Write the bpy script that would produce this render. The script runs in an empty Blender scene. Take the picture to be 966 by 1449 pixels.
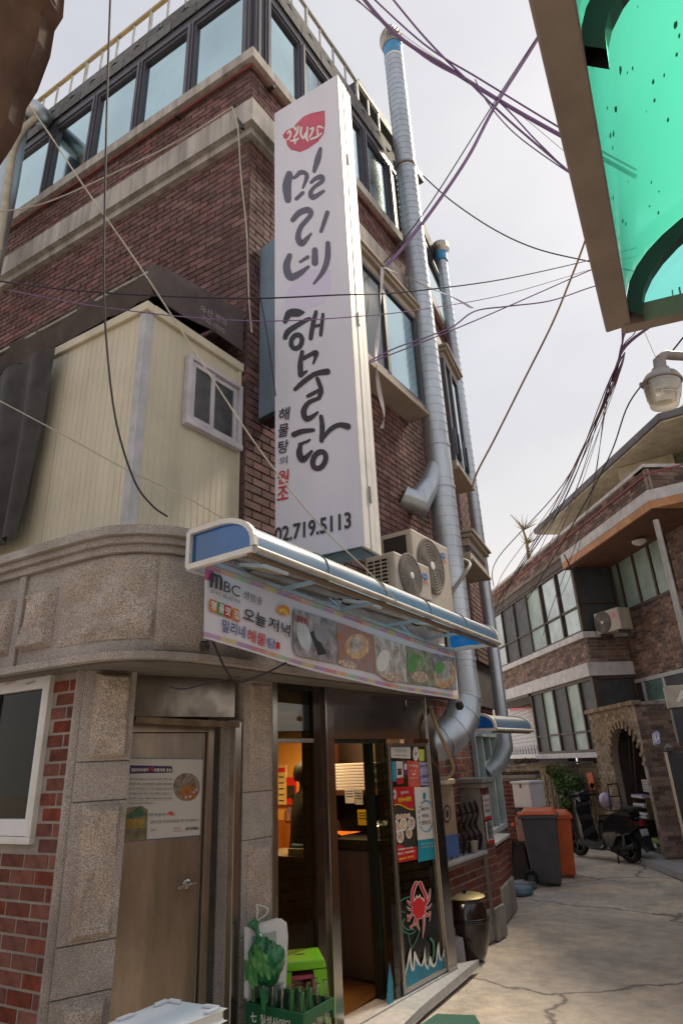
import bpy, bmesh, math, random
from mathutils import Vector, Matrix
from mathutils.geometry import tessellate_polygon
import mathutils.noise as mnoise
R = math.radians
random.seed(7)
SC = bpy.context.scene
COL = SC.collection

# ---------------------------------------------------------------- camera, sky, sun, exposure
H = 1.7
FPX, CX, CY = 880.0, 483.0, 724.5
CR = Vector((0.81928773, 0.57187328, -0.04157605))      # camera right, down, forward in world axes
CD = Vector((-0.24549334, 0.28432609, -0.9267641))
CF = Vector((-0.51817047, 0.7694931, 0.37333596))
cam = bpy.data.objects.new('camera', bpy.data.cameras.new('camera'))
COL.objects.link(cam)
cam.matrix_world = Matrix(((CR.x, -CD.x, -CF.x, 0), (CR.y, -CD.y, -CF.y, 0), (CR.z, -CD.z, -CF.z, H), (0, 0, 0, 1)))
cam.data.sensor_fit = 'HORIZONTAL'; cam.data.sensor_width = 24.0
cam.data.lens = 24.0 * FPX / 966.0
cam.data.clip_start = 0.05; cam.data.clip_end = 2000
SC.camera = cam
SUN_EL, SUN_AZ = 50.0, 14.0          # azimuth from +Y towards +X
world = bpy.data.worlds.new('World'); SC.world = world; world.use_nodes = True
nt = world.node_tree; nt.nodes.clear()
out = nt.nodes.new('ShaderNodeOutputWorld'); bg = nt.nodes.new('ShaderNodeBackground')
sky = nt.nodes.new('ShaderNodeTexSky'); sky.sky_type = 'NISHITA'; sky.sun_disc = False
sky.sun_elevation = R(SUN_EL); sky.sun_rotation = R(SUN_AZ); sky.dust_density = 3.0
tc = nt.nodes.new('ShaderNodeTexCoord'); mp = nt.nodes.new('ShaderNodeMapping'); mp.inputs['Scale'].default_value = (1, 1, 2.2)
nz = nt.nodes.new('ShaderNodeTexNoise'); nz.inputs['Scale'].default_value = 2.1; nz.inputs['Detail'].default_value = 7; nz.inputs['Roughness'].default_value = .55
cr = nt.nodes.new('ShaderNodeValToRGB')
cr.color_ramp.elements[0].position = .3; cr.color_ramp.elements[0].color = (3.2, 3.28, 3.58, 1)
cr.color_ramp.elements[1].position = .72; cr.color_ramp.elements[1].color = (3.95, 3.95, 4.05, 1)
mx = nt.nodes.new('ShaderNodeMix'); mx.data_type = 'RGBA'; mx.inputs['Factor'].default_value = .93
L_ = nt.links.new
L_(tc.outputs['Generated'], mp.inputs[0]); L_(mp.outputs[0], nz.inputs['Vector']); L_(nz.outputs['Fac'], cr.inputs[0])
sx = nt.nodes.new('ShaderNodeSeparateXYZ'); gr = nt.nodes.new('ShaderNodeMapRange'); gr.inputs[1].default_value = .05; gr.inputs[2].default_value = .55
wm = nt.nodes.new('ShaderNodeMix'); wm.data_type = 'RGBA'; wm.inputs[6].default_value = (5.3, 4.95, 4.45, 1)
L_(tc.outputs['Generated'], sx.inputs[0]); L_(sx.outputs[2], gr.inputs[0]); L_(gr.outputs[0], wm.inputs[0]); L_(cr.outputs[0], wm.inputs[7])
L_(sky.outputs[0], mx.inputs[6]); L_(wm.outputs[2], mx.inputs[7]); L_(mx.outputs[2], bg.inputs[0]); L_(bg.outputs[0], out.inputs[0])
bg.inputs[1].default_value = .10
sun = bpy.data.objects.new('sun', bpy.data.lights.new('sun', 'SUN')); COL.objects.link(sun)
sun.data.energy = 2.8; sun.data.angle = R(11); sun.data.color = (1, .86, .66)
sd = Vector((math.sin(R(SUN_AZ)) * math.cos(R(SUN_EL)), math.cos(R(SUN_AZ)) * math.cos(R(SUN_EL)), math.sin(R(SUN_EL))))
sun.rotation_euler = sd.to_track_quat('Z', 'Y').to_euler()
SC.view_settings.view_transform = 'Standard'; SC.view_settings.look = 'None'
SC.view_settings.exposure = 0.98; SC.view_settings.gamma = 1.0
SC.cycles.max_bounces = 10; SC.cycles.transparent_max_bounces = 16; SC.cycles.caustics_reflective = False; SC.cycles.caustics_refractive = False

# ---------------------------------------------------------------- where a picture point lies on a plane of the place
def ray(px, py): return (CR * (px - CX) + CD * (py - CY) + CF * FPX) / FPX
O = Vector((0, 0, H))
def PZ(px, py, z): r = ray(px, py); return O + r * ((z - H) / r.z)
def PX(px, py, x): r = ray(px, py); return O + r * (x / r.x)
def PY(px, py, y): r = ray(px, py); return O + r * (y / r.y)
def PD(px, py, dep): return O + ray(px, py) * dep
class Fr:
    """upright plane: origin p0, direction d at azimuth az, outward normal n"""
    def __init__(s, p0, az, z0=0):
        a = R(az); s.p0 = Vector((p0[0], p0[1], 0)); s.d = Vector((math.sin(a), math.cos(a), 0)); s.n = Vector((math.cos(a), -math.sin(a), 0)); s.az = az
    def P(s, t, z, o=0): return s.p0 + s.d * t + s.n * o + Vector((0, 0, z))
    def hit(s, px, py, o=0):
        r = ray(px, py); q = s.p0 + s.n * o; k = (q - O).dot(s.n) / r.dot(s.n); return O + r * k
    def uv(s, px, py, o=0): h = s.hit(px, py, o) - s.p0; return h.dot(s.d), h.z
    def off(s, o, t=0): f = Fr((0, 0), s.az); f.p0 = s.p0 + s.n * o + s.d * t; return f
    def mat(s, t, z, o=0):
        p = s.P(t, z, o); u = Vector((0, 0, 1))
        return Matrix(((s.d.x, u.x, s.n.x, p.x), (s.d.y, u.y, s.n.y, p.y), (s.d.z, u.z, s.n.z, p.z), (0, 0, 0, 1)))

# ---------------------------------------------------------------- mesh helpers
UP = Vector((0, 0, 1))
def V(*a): return Vector(a)
class MB:
    def __init__(s): s.v = []; s.f = []
    def add(s, vs, fs):
        b = len(s.v); s.v += [tuple(x) for x in vs]; s.f += [tuple(b + i for i in f) for f in fs]; return s
    def box(s, o, u, v, w):
        o = Vector(o); p = [o, o + u, o + u + v, o + v]; q = [x + w for x in p]
        fl = [(0, 3, 2, 1), (4, 5, 6, 7), (0, 1, 5, 4), (1, 2, 6, 5), (2, 3, 7, 6), (3, 0, 4, 7)]
        if u.cross(v).dot(w) < 0: fl = [f[::-1] for f in fl]
        return s.add(p + q, fl)
    def fb(s, F, t0, t1, z0, z1, o0, o1):
        return s.box(F.P(t0, z0, o0), F.d * (t1 - t0), F.n * (o1 - o0), UP * (z1 - z0))
    def cb(s, c, sx, sy, sz, rz=0):
        a = R(rz); ux = V(math.cos(a), math.sin(a), 0); uy = V(-math.sin(a), math.cos(a), 0)
        return s.box(Vector(c) - ux * sx / 2 - uy * sy / 2, ux * sx, uy * sy, UP * sz)
    def bar(s, a, b, w, h=None, up=UP):
        a = Vector(a); b = Vector(b); h = h or w; d = (b - a).normalized()
        if abs(d.dot(up)) > .98: up = V(1, 0, 0)
        x = d.cross(up).normalized(); y = x.cross(d)
        return s.box(a - x * w / 2 - y * h / 2, x * w, y * h, b - a)
    def prism(s, poly, vec):
        poly = [Vector(p) for p in poly]; n = len(poly)
        t = tessellate_polygon([poly]); vs = poly + [p + vec for p in poly]
        fs = [tuple(x) for x in t] + [tuple(i + n for i in x[::-1]) for x in t] + [(i, (i + 1) % n, (i + 1) % n + n, i + n) for i in range(n)]
        return s.add(vs, fs)
    def poly(s, poly):
        poly = [Vector(p) for p in poly]; return s.add(poly, [tuple(x) for x in tessellate_polygon([poly])])
    def tube(s, pts, r, n=8, cap=True):
        pts = [Vector(p) for p in pts]; m = len(pts); rs = r if isinstance(r, (list, tuple)) else [r] * m
        t0 = (pts[1] - pts[0]).normalized(); x = t0.orthogonal().normalized(); vs = []; pt = t0
        for i in range(m):
            t = (pts[min(i + 1, m - 1)] - pts[max(i - 1, 0)]).normalized()
            ax = pt.cross(t)
            if ax.length > 1e-6: x = Matrix.Rotation(pt.angle(t), 3, ax) @ x
            x = (x - t * x.dot(t)).normalized(); y = t.cross(x); pt = t
            for k in range(n):
                a = 2 * math.pi * k / n; vs.append(pts[i] + (x * math.cos(a) + y * math.sin(a)) * rs[i])
        fs = [(i * n + k, i * n + (k + 1) % n, (i + 1) * n + (k + 1) % n, (i + 1) * n + k) for i in range(m - 1) for k in range(n)]
        if cap: fs += [tuple(range(n))[::-1], tuple((m - 1) * n + k for k in range(n))]
        return s.add(vs, fs)
    def lathe(s, prof, c, n=20, axis=UP, x=None, ang=2 * math.pi):
        c = Vector(c); axis = axis.normalized(); x = (x or axis.orthogonal()).normalized(); y = axis.cross(x); vs = []
        for r, z in prof:
            for k in range(n):
                a = ang * k / n; vs.append(c + axis * z + (x * math.cos(a) + y * math.sin(a)) * max(r, 1e-4))
        m = len(prof)
        fs = [(i * n + k, i * n + (k + 1) % n, (i + 1) * n + (k + 1) % n, (i + 1) * n + k) for i in range(m - 1) for k in range(n)]
        fs += [tuple(range(n))[::-1], tuple((m - 1) * n + k for k in range(n))]
        return s.add(vs, fs)
    def grid(s, P, nu, nv):
        vs = [P(i / nu, j / nv) for j in range(nv + 1) for i in range(nu + 1)]
        return s.add(vs, [(j * (nu + 1) + i, j * (nu + 1) + i + 1, (j + 1) * (nu + 1) + i + 1, (j + 1) * (nu + 1) + i) for j in range(nv) for i in range(nu)])
    def mesh(s, name, mat, smooth=False):
        me = bpy.data.meshes.new(name); me.from_pydata(s.v, [], s.f)
        if mat: me.materials.append(mat)
        if smooth: me.polygons.foreach_set('use_smooth', [True] * len(me.polygons)); me.set_sharp_from_angle(angle=R(42))
        me.update(); return me
    def build(s, name, mat, parent=None, smooth=False, bevel=0, label=None, cat=None, group=None, kind=None):
        o = bpy.data.objects.new(name, s.mesh(name, mat, smooth)); COL.objects.link(o)
        return fin(o, parent, bevel, label, cat, group, kind)
def fin(o, parent=None, bevel=0, label=None, cat=None, group=None, kind=None):
    if parent:
        o.parent = parent; o.matrix_parent_inverse = WM[parent.name].inverted() if parent.name in WM else Matrix()
    if bevel:
        b = o.modifiers.new('bevel', 'BEVEL'); b.width = bevel; b.segments = 2; b.limit_method = 'ANGLE'; b.angle_limit = R(40)
    if label: o['label'] = label
    if cat: o['category'] = cat
    if group: o['group'] = group
    if kind: o['kind'] = kind
    return o
WM = {}
def thing(name, label, cat, loc=(0, 0, 0), group=None, rz=0):
    o = bpy.data.objects.new(name, None); COL.objects.link(o); o.empty_display_size = .1
    m = Matrix.Translation(Vector(loc)) @ Matrix.Rotation(rz, 4, 'Z')
    o.matrix_world = m; WM[o.name] = m
    return fin(o, None, 0, label, cat, group)
def resample(pts, n=6):
    """Catmull-Rom through tuples of any length"""
    out = []; m = len(pts)
    for i in range(m - 1):
        p0 = pts[max(i - 1, 0)]; p1 = pts[i]; p2 = pts[i + 1]; p3 = pts[min(i + 2, m - 1)]
        for k in range(n):
            t = k / n
            out.append(tuple(.5 * (2 * b + (c - a) * t + (2 * a - 5 * b + 4 * c - d) * t * t + (3 * b - a - 3 * c + d) * t ** 3) for a, b, c, d in zip(p0, p1, p2, p3)))
    out.append(tuple(pts[-1])); return out
def smoothtube(mb, pts, r, n=8, k=6): return mb.tube([Vector(p) for p in resample([tuple(p) for p in pts], k)], r, n)

# ---------------------------------------------------------------- materials
MT = {}
def rgb(h): # sRGB hex to linear
    h = h.lstrip('#'); c = [int(h[i:i + 2], 16) / 255 for i in (0, 2, 4)]
    return tuple((x / 12.92 if x < .04045 else ((x + .055) / 1.055) ** 2.4) for x in c)
def M_(name, col, rough=.6, metal=0, var=.15, scale=6, bump=0, bscale=40, isl=0, col2=None, streak=False, spec=.5, dirt=0, emit=0, coat=0, alpha=None):
    if name in MT: return MT[name]
    if isinstance(col, str): col = rgb(col)
    if isinstance(col2, str): col2 = rgb(col2)
    m = bpy.data.materials.new(name); m.use_nodes = True; t = m.node_tree; N = t.nodes; L = t.links.new
    b = N['Principled BSDF']; b.inputs['Roughness'].default_value = rough; b.inputs['Metallic'].default_value = metal
    b.inputs['Specular IOR Level'].default_value = spec; b.inputs['Coat Weight'].default_value = coat
    c0 = (*col, 1); c1 = (*(col2 or tuple(max(0, x * (1 - var * 2)) for x in col)), 1)
    co = N.new('ShaderNodeTexCoord'); vec = co.outputs['Object']
    if streak:
        mp = N.new('ShaderNodeMapping'); mp.inputs['Scale'].default_value = streak if isinstance(streak, tuple) else (1, 1, .06); L(vec, mp.inputs[0]); sv = mp.outputs[0]
    else: sv = vec
    n1 = N.new('ShaderNodeTexNoise'); n1.inputs['Scale'].default_value = scale; n1.inputs['Detail'].default_value = 6; n1.inputs['Roughness'].default_value = .6; L(sv, n1.inputs['Vector'])
    r = N.new('ShaderNodeMapRange'); r.inputs[1].default_value = .35; r.inputs[2].default_value = .68; L(n1.outputs['Fac'], r.inputs[0])
    x = N.new('ShaderNodeMix'); x.data_type = 'RGBA'; x.inputs[6].default_value = c0; x.inputs[7].default_value = c1; L(r.outputs[0], x.inputs[0])
    last = x.outputs[2]
    if isl:
        g = N.new('ShaderNodeNewGeometry'); oi = N.new('ShaderNodeObjectInfo'); a = N.new('ShaderNodeMath'); L(g.outputs['Random Per Island'], a.inputs[0]); L(oi.outputs['Random'], a.inputs[1])
        fr = N.new('ShaderNodeMath'); fr.operation = 'FRACT'; L(a.outputs[0], fr.inputs[0])
        hs = N.new('ShaderNodeHueSaturation'); mr = N.new('ShaderNodeMapRange'); mr.inputs[3].default_value = 1 - isl; mr.inputs[4].default_value = 1 + isl * .8
        L(fr.outputs[0], mr.inputs[0]); L(mr.outputs[0], hs.inputs['Value'])
        f2 = N.new('ShaderNodeMath'); f2.operation = 'MULTIPLY'; f2.inputs[1].default_value = 7.31; L(fr.outputs[0], f2.inputs[0])
        f3 = N.new('ShaderNodeMath'); f3.operation = 'FRACT'; L(f2.outputs[0], f3.inputs[0])
        m2 = N.new('ShaderNodeMapRange'); m2.inputs[3].default_value = .78; m2.inputs[4].default_value = 1.08; L(f3.outputs[0], m2.inputs[0]); L(m2.outputs[0], hs.inputs['Saturation'])
        L(last, hs.inputs['Color']); last = hs.outputs[0]
    if dirt:
        n3 = N.new('ShaderNodeTexNoise'); n3.inputs['Scale'].default_value = 1.7; n3.inputs['Detail'].default_value = 8; n3.inputs['Roughness'].default_value = .7; L(vec, n3.inputs['Vector'])
        r3 = N.new('ShaderNodeMapRange'); r3.inputs[1].default_value = .48; r3.inputs[2].default_value = .7; r3.inputs[4].default_value = dirt; L(n3.outputs['Fac'], r3.inputs[0])
        x3 = N.new('ShaderNodeMix'); x3.data_type = 'RGBA'; L(r3.outputs[0], x3.inputs[0]); L(last, x3.inputs[6]); x3.inputs[7].default_value = tuple(v * .35 + .008 for v in col) + (1,); last = x3.outputs[2]
    L(last, b.inputs['Base Color'])
    rr = N.new('ShaderNodeMapRange'); rr.inputs[3].default_value = max(.02, rough - .08); rr.inputs[4].default_value = min(1, rough + .12); L(n1.outputs['Fac'], rr.inputs[0]); L(rr.outputs[0], b.inputs['Roughness'])
    if bump:
        n2 = N.new('ShaderNodeTexNoise'); n2.inputs['Scale'].default_value = bscale; n2.inputs['Detail'].default_value = 5; L(vec, n2.inputs['Vector'])
        bp = N.new('ShaderNodeBump'); bp.inputs['Strength'].default_value = bump; bp.inputs['Distance'].default_value = .01; L(n2.outputs['Fac'], bp.inputs['Height']); L(bp.outputs[0], b.inputs['Normal'])
    if emit: L(last, b.inputs['Emission Color']); b.inputs['Emission Strength'].default_value = emit
    if alpha is not None: b.inputs['Alpha'].default_value = alpha
    MT[name] = m; return m
def M_glass(name, tint, gloss=.12, rough=.03, trans=1.0, body=None):
    """thin sheet: see-through with a mirror part (and, if body, a translucent coloured part)"""
    if name in MT: return MT[name]
    m = bpy.data.materials.new(name); m.use_nodes = True; t = m.node_tree; N = t.nodes; L = t.links.new; N.clear()
    o = N.new('ShaderNodeOutputMaterial'); tr = N.new('ShaderNodeBsdfTransparent'); gl = N.new('ShaderNodeBsdfGlossy'); tr.inputs[0].default_value = (*tint, 1); gl.inputs['Roughness'].default_value = rough
    lw = N.new('ShaderNodeLayerWeight'); fr = N.new('ShaderNodeMath'); fr.operation = 'POWER'; fr.inputs[1].default_value = 4.5; L(lw.outputs['Facing'], fr.inputs[0]); ad = N.new('ShaderNodeMath'); ad.inputs[1].default_value = gloss + .04; ad.use_clamp = True; L(fr.outputs[0], ad.inputs[0])
    base = tr.outputs[0]
    if body:
        tl = N.new('ShaderNodeBsdfTranslucent'); tl.inputs[0].default_value = (*body, 1); df = N.new('ShaderNodeBsdfDiffuse'); df.inputs[0].default_value = (*body, 1)
        nz = N.new('ShaderNodeTexNoise'); nz.inputs['Scale'].default_value = 3.5; nz.inputs['Detail'].default_value = 8; co = N.new('ShaderNodeTexCoord'); L(co.outputs['Object'], nz.inputs['Vector'])
        mr = N.new('ShaderNodeMapRange'); mr.inputs[1].default_value = .35; mr.inputs[2].default_value = .7; mr.inputs[3].default_value = trans * .6; mr.inputs[4].default_value = min(1, trans * 1.25); L(nz.outputs['Fac'], mr.inputs[0])
        a = N.new('ShaderNodeMixShader'); a.inputs[0].default_value = .25; L(tl.outputs[0], a.inputs[1]); L(df.outputs[0], a.inputs[2])
        c = N.new('ShaderNodeMixShader'); L(mr.outputs[0], c.inputs[0]); L(a.outputs[0], c.inputs[1]); L(tr.outputs[0], c.inputs[2]); base = c.outputs[0]
    mx = N.new('ShaderNodeMixShader'); L(ad.outputs[0], mx.inputs[0]); L(base, mx.inputs[1]); L(gl.outputs[0], mx.inputs[2]); L(mx.outputs[0], o.inputs[0])
    MT[name] = m; return m
def M_granite(name, c0, c1, sc=260):
    if name in MT: return MT[name]
    m = M_(name, c0, .8, var=.2, scale=3, bump=.5, bscale=120, dirt=.55); N = m.node_tree.nodes; L = m.node_tree.links.new; b = N['Principled BSDF']
    src = b.inputs['Base Color'].links[0].from_socket; co = [n for n in N if n.type == 'TEX_COORD'][0]
    n = N.new('ShaderNodeTexNoise'); n.inputs['Scale'].default_value = sc; n.inputs['Detail'].default_value = 2; L(co.outputs['Object'], n.inputs['Vector'])
    r = N.new('ShaderNodeMapRange'); r.inputs[1].default_value = .38; r.inputs[2].default_value = .6; L(n.outputs['Fac'], r.inputs[0])
    x = N.new('ShaderNodeMix'); x.data_type = 'RGBA'; x.blend_type = 'MIX'; L(r.outputs[0], x.inputs[0]); L(src, x.inputs[7]); x.inputs[6].default_value = (*c1, 1); L(x.outputs[2], b.inputs['Base Color'])
    return m
brickR = M_('upper_brick', '#785352', .85, var=.28, scale=9, bump=.5, bscale=90, isl=.36, dirt=.6)
brickG = M_('ground_brick', '#7d3a29', .85, var=.3, scale=14, bump=.5, bscale=120, isl=.30, dirt=.4)
brickB = M_('dark_house_brick', '#927468', .85, var=.3, scale=6, bump=.4, bscale=60, isl=.5, col2='#6a5a56')
brickT = M_('tan_gate_brick', '#9c8468', .85, var=.3, scale=9, bump=.5, bscale=60, isl=.35)
mortD = M_('dark_mortar', '#4b4341', .95, bump=.3)
mortL = M_('grey_mortar', '#9a928c', .95, bump=.4, dirt=.3)
mortB = M_('house_mortar', '#a39a92', .95, bump=.3, dirt=.3)
granite = M_granite('granite', rgb('#cfc7c2'), rgb('#756b68'))
graniteW = M_granite('granite_warm', rgb('#d6cac0'), rgb('#7d6f67'), 170)
conc = M_('weathered_band_concrete', '#b4aeaa', .8, var=.25, scale=9, streak=(1, 1, .08), bump=.3, dirt=.5)
frameM = M_('charcoal_window_frame', '#4d4c57', .4, .1, var=.1)
mirror = M_('coated_sky_glass', (.50, .67, .70), .03, 1, var=.10, scale=.9, bump=.10, bscale=.7)
shing = M_('slate_shingle', '#66666a', .8, var=.2, scale=14, bump=.3, isl=.35)
railM = M_('galvanised_rail', '#a9a9a4', .45, .5, var=.2)
railY = M_('yellowed_rail', '#b8a678', .6, .2, var=.2)
white = M_('white_painted_metal', '#d8d6d4', .45, 0, var=.08, dirt=.25)
whiteP = M_('white_plastic', '#dcdce2', .5, 0, var=.05)
signW = M_('sign_face_film', '#d5d4e2', .45, 0, var=.05, scale=3, streak=(1, 1, .12), dirt=.07)
black = M_('black_matte', '#151517', .6)
rubber = M_('black_rubber', '#1b1b1c', .8)
inkD = M_('sign_ink', '#36323c', .6, var=.05)
red = M_('sign_red', '#c23a52', .6, var=.05)
steel = M_('galvanised_duct', (.52, .57, .64), .42, .7, var=.16, scale=5, streak=(1, 1, .2), bump=.08, bscale=9)
steelF = M_('brushed_stainless', (.46, .43, .40), .22, .95, var=.12, scale=3, streak=(30, 30, .5), bump=.06, bscale=5)
steelD = M_('door_stainless', (.36, .30, .25), .33, .85, var=.28, scale=2.2, streak=(2, 2, .35), bump=.08, bscale=4, dirt=.5)
mirS = M_('polished_steel', (.50, .47, .45), .12, 1, var=.08, scale=2, bump=.25, bscale=2.5)
blueP = M_glass('blue_polycarbonate', (.05, .42, .75), .06, .12, .45, (.02, .30, .62))
paleP = M_('pale_blue_polycarbonate', '#8fb4cf', .22, 0, var=.12, scale=4, coat=.5, dirt=.2)
creamM = M_('cream_sandwich_panel', '#c9c0ab', .55, 0, var=.10, scale=3, streak=(1, 1, .1), dirt=.3)
canvas = M_('brown_grey_canvas', '#554b4c', .85, 0, var=.2, scale=5, bump=.4, bscale=12)
tarp = M_('dark_hanging_tarp', '#3b3838', .75, 0, var=.25, scale=6, bump=.5, bscale=9)
wire = M_('black_cable', '#2a2430', .6)
wireP = M_('violet_grey_cable', '#7a5c8c', .55)
wireG = M_('pale_rope', '#b8b2a8', .8)
wireO = M_('ochre_cable', '#8a6840', .8)
greenP = M_glass('green_polycarbonate', (.16, .90, .60), .03, .15, .5, (.10, .80, .55))
greenC = M_glass('clear_green_sheet', (.30, .92, .80), .05, .05)
brownT = M_('brown_steel_frame', '#8f8480', .7, .0, var=.15)
glassC = M_glass('shop_glass', (.72, .74, .68), -.02, .02)
glassD = M_glass('dark_green_glass', (.30, .38, .34), .05, .03)
teal = M_('teal_print', '#1b8ca4', .5, var=.04)
creamW = M_('print_white', '#d9d4d0', .5, var=.03)
prRed = M_('print_red', '#c0222a', .5, var=.04)
prYel = M_('print_yellow', '#e8c428', .5)
prOr = M_('print_orange', '#d98434', .5)
prDk = M_('print_dark', '#2c2a30', .5)
prBlu = M_('print_blue', '#2d3f8c', .5)
prGrn = M_('print_green', '#5f9a54', .5)
prPnk = M_('print_pink', '#d878a8', .5)
prCor = M_('print_coral', '#d4614e', .5)
prLil = M_('print_lilac', '#a9a4c8', .5)
food1 = M_('food_photo_brown', '#8a6244', .5, var=.4, scale=40, col2='#e0cfc0')
food2 = M_('food_photo_grey', '#5e585c', .5, var=.4, scale=14, col2='#b0a8ac')
food3 = M_('food_photo_white', '#c9c2c0', .5, var=.4, scale=14, col2='#7a6a58')
food4 = M_('food_photo_green', '#4f7a3c', .5, var=.4, scale=16, col2='#a8b090')
food5 = M_('food_photo_orange', '#b87850', .5, var=.4, scale=16, col2='#d8c8a0')
orange = M_('orange_plastic', '#d2602c', .5, var=.1)
greyPl = M_('grey_bin_plastic', '#55565e', .55, var=.12, dirt=.2)
blkGl = M_('black_gloss_paint', '#22262a', .15, 0, var=.1, coat=.6)
onggi = M_('dark_brown_glaze', '#2b1c1a', .22, 0, var=.3, scale=4, coat=.5)
concG = M_('plinth_concrete', '#9a9592', .85, var=.2, scale=4, bump=.4, bscale=30, dirt=.4)
stoneS = M_('step_stone', '#a8a8aa', .75, var=.12, scale=20, bump=.3, bscale=100)
beigeD = M_('bay_soffit_beige', '#a3978a', .8, var=.12, scale=3, dirt=.3)

# ---------------------------------------------------------------- flat print drawn on a plane of the place
class Print:
    def __init__(s, F, o): s.F = F; s.o = o; s.k = 0
    def _n(s): s.k += 1; return s.o + s.k * .00005
    def poly(s, pts, mat, name, parent, uv=False):
        o = s._n(); mb = MB()
        P = [s.F.P(a, b, o) for a, b in pts] if uv else [s.F.hit(a, b, o) for a, b in pts]
        mb.poly(P)
        me = mb.mesh(name, mat)
        ob = bpy.data.objects.new(name, me); COL.objects.link(ob)
        return fin(ob, parent)
    def strokes(s, L, mat, name, parent, sc=1, ox=0, oy=0):
        mb = MB()
        for st in L:
            o = s._n()
            pts = resample([(x / sc + ox, y / sc + oy, w / sc / 2) for x, y, w in st], 7); n = len(pts)
            l = []; r = []
            for i, (x, y, w) in enumerate(pts):
                a = pts[max(i - 1, 0)]; b = pts[min(i + 1, n - 1)]; dx, dy = b[0] - a[0], b[1] - a[1]; q = math.hypot(dx, dy) or 1; dx /= q; dy /= q
                w2 = w * (1 + .10 * mnoise.noise((x * .7, y * .7, 3)))
                l.append((x - dy * w2, y + dx * w2)); r.append((x + dy * w2, y - dx * w2))
            V2 = [s.F.hit(*p, o) for p in l] + [s.F.hit(*p, o) for p in r]
            mb.add(V2, [(i, i + 1, n + i + 1, n + i) for i in range(n - 1)])
            for (x, y, w), e in ((pts[0], 0), (pts[-1], 1)):
                o2 = s._n(); mb.poly([s.F.hit(x + w * math.cos(t * math.pi / 5), y + w * math.sin(t * math.pi / 5), o2) for t in range(10)])
        return mb.build(name, mat, parent)
def ell(cx, cy, rx, ry, rot=0, n=20, a0=0, a1=360):
    c, s_ = math.cos(R(rot)), math.sin(R(rot)); o = []
    for i in range(n):
        a = R(a0 + (a1 - a0) * i / n); x, y = rx * math.cos(a), ry * math.sin(a); o.append((cx + x * c - y * s_, cy + x * s_ + y * c))
    return o
def ring(cx, cy, rx, ry, w, rot=0): p = ell(cx, cy, rx, ry, rot, 12); p.append(p[0]); return [(a, b, w) for a, b in p]
TXT = []
FONT = None
import os
for _p in (bpy.utils.resource_path('LOCAL'), bpy.utils.resource_path('SYSTEM')): pass
def text(name, st, F, a, b, mat, parent, o=.002, h=None, bold=.0, tilt=0, px=True, vstack=False):
    """lettering between baseline picture points a and b on plane F"""
    cu = bpy.data.curves.new(name, 'FONT'); cu.body = st; cu.size = 1.0; cu.offset = bold; cu.extrude = 0; cu.resolution_u = 3
    cu.materials.append(mat); ob = bpy.data.objects.new(name, cu); COL.objects.link(ob)
    s0, z0 = F.uv(*a, o) if px else a; s1, z1 = F.uv(*b, o) if px else b
    ob.matrix_world = F.mat(s0, z0, o) @ Matrix.Rotation(math.atan2(z1 - z0, s1 - s0), 4, 'Z')
    TXT.append((ob, math.hypot(s1 - s0, z1 - z0), h)); fin(ob, parent); return ob
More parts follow.
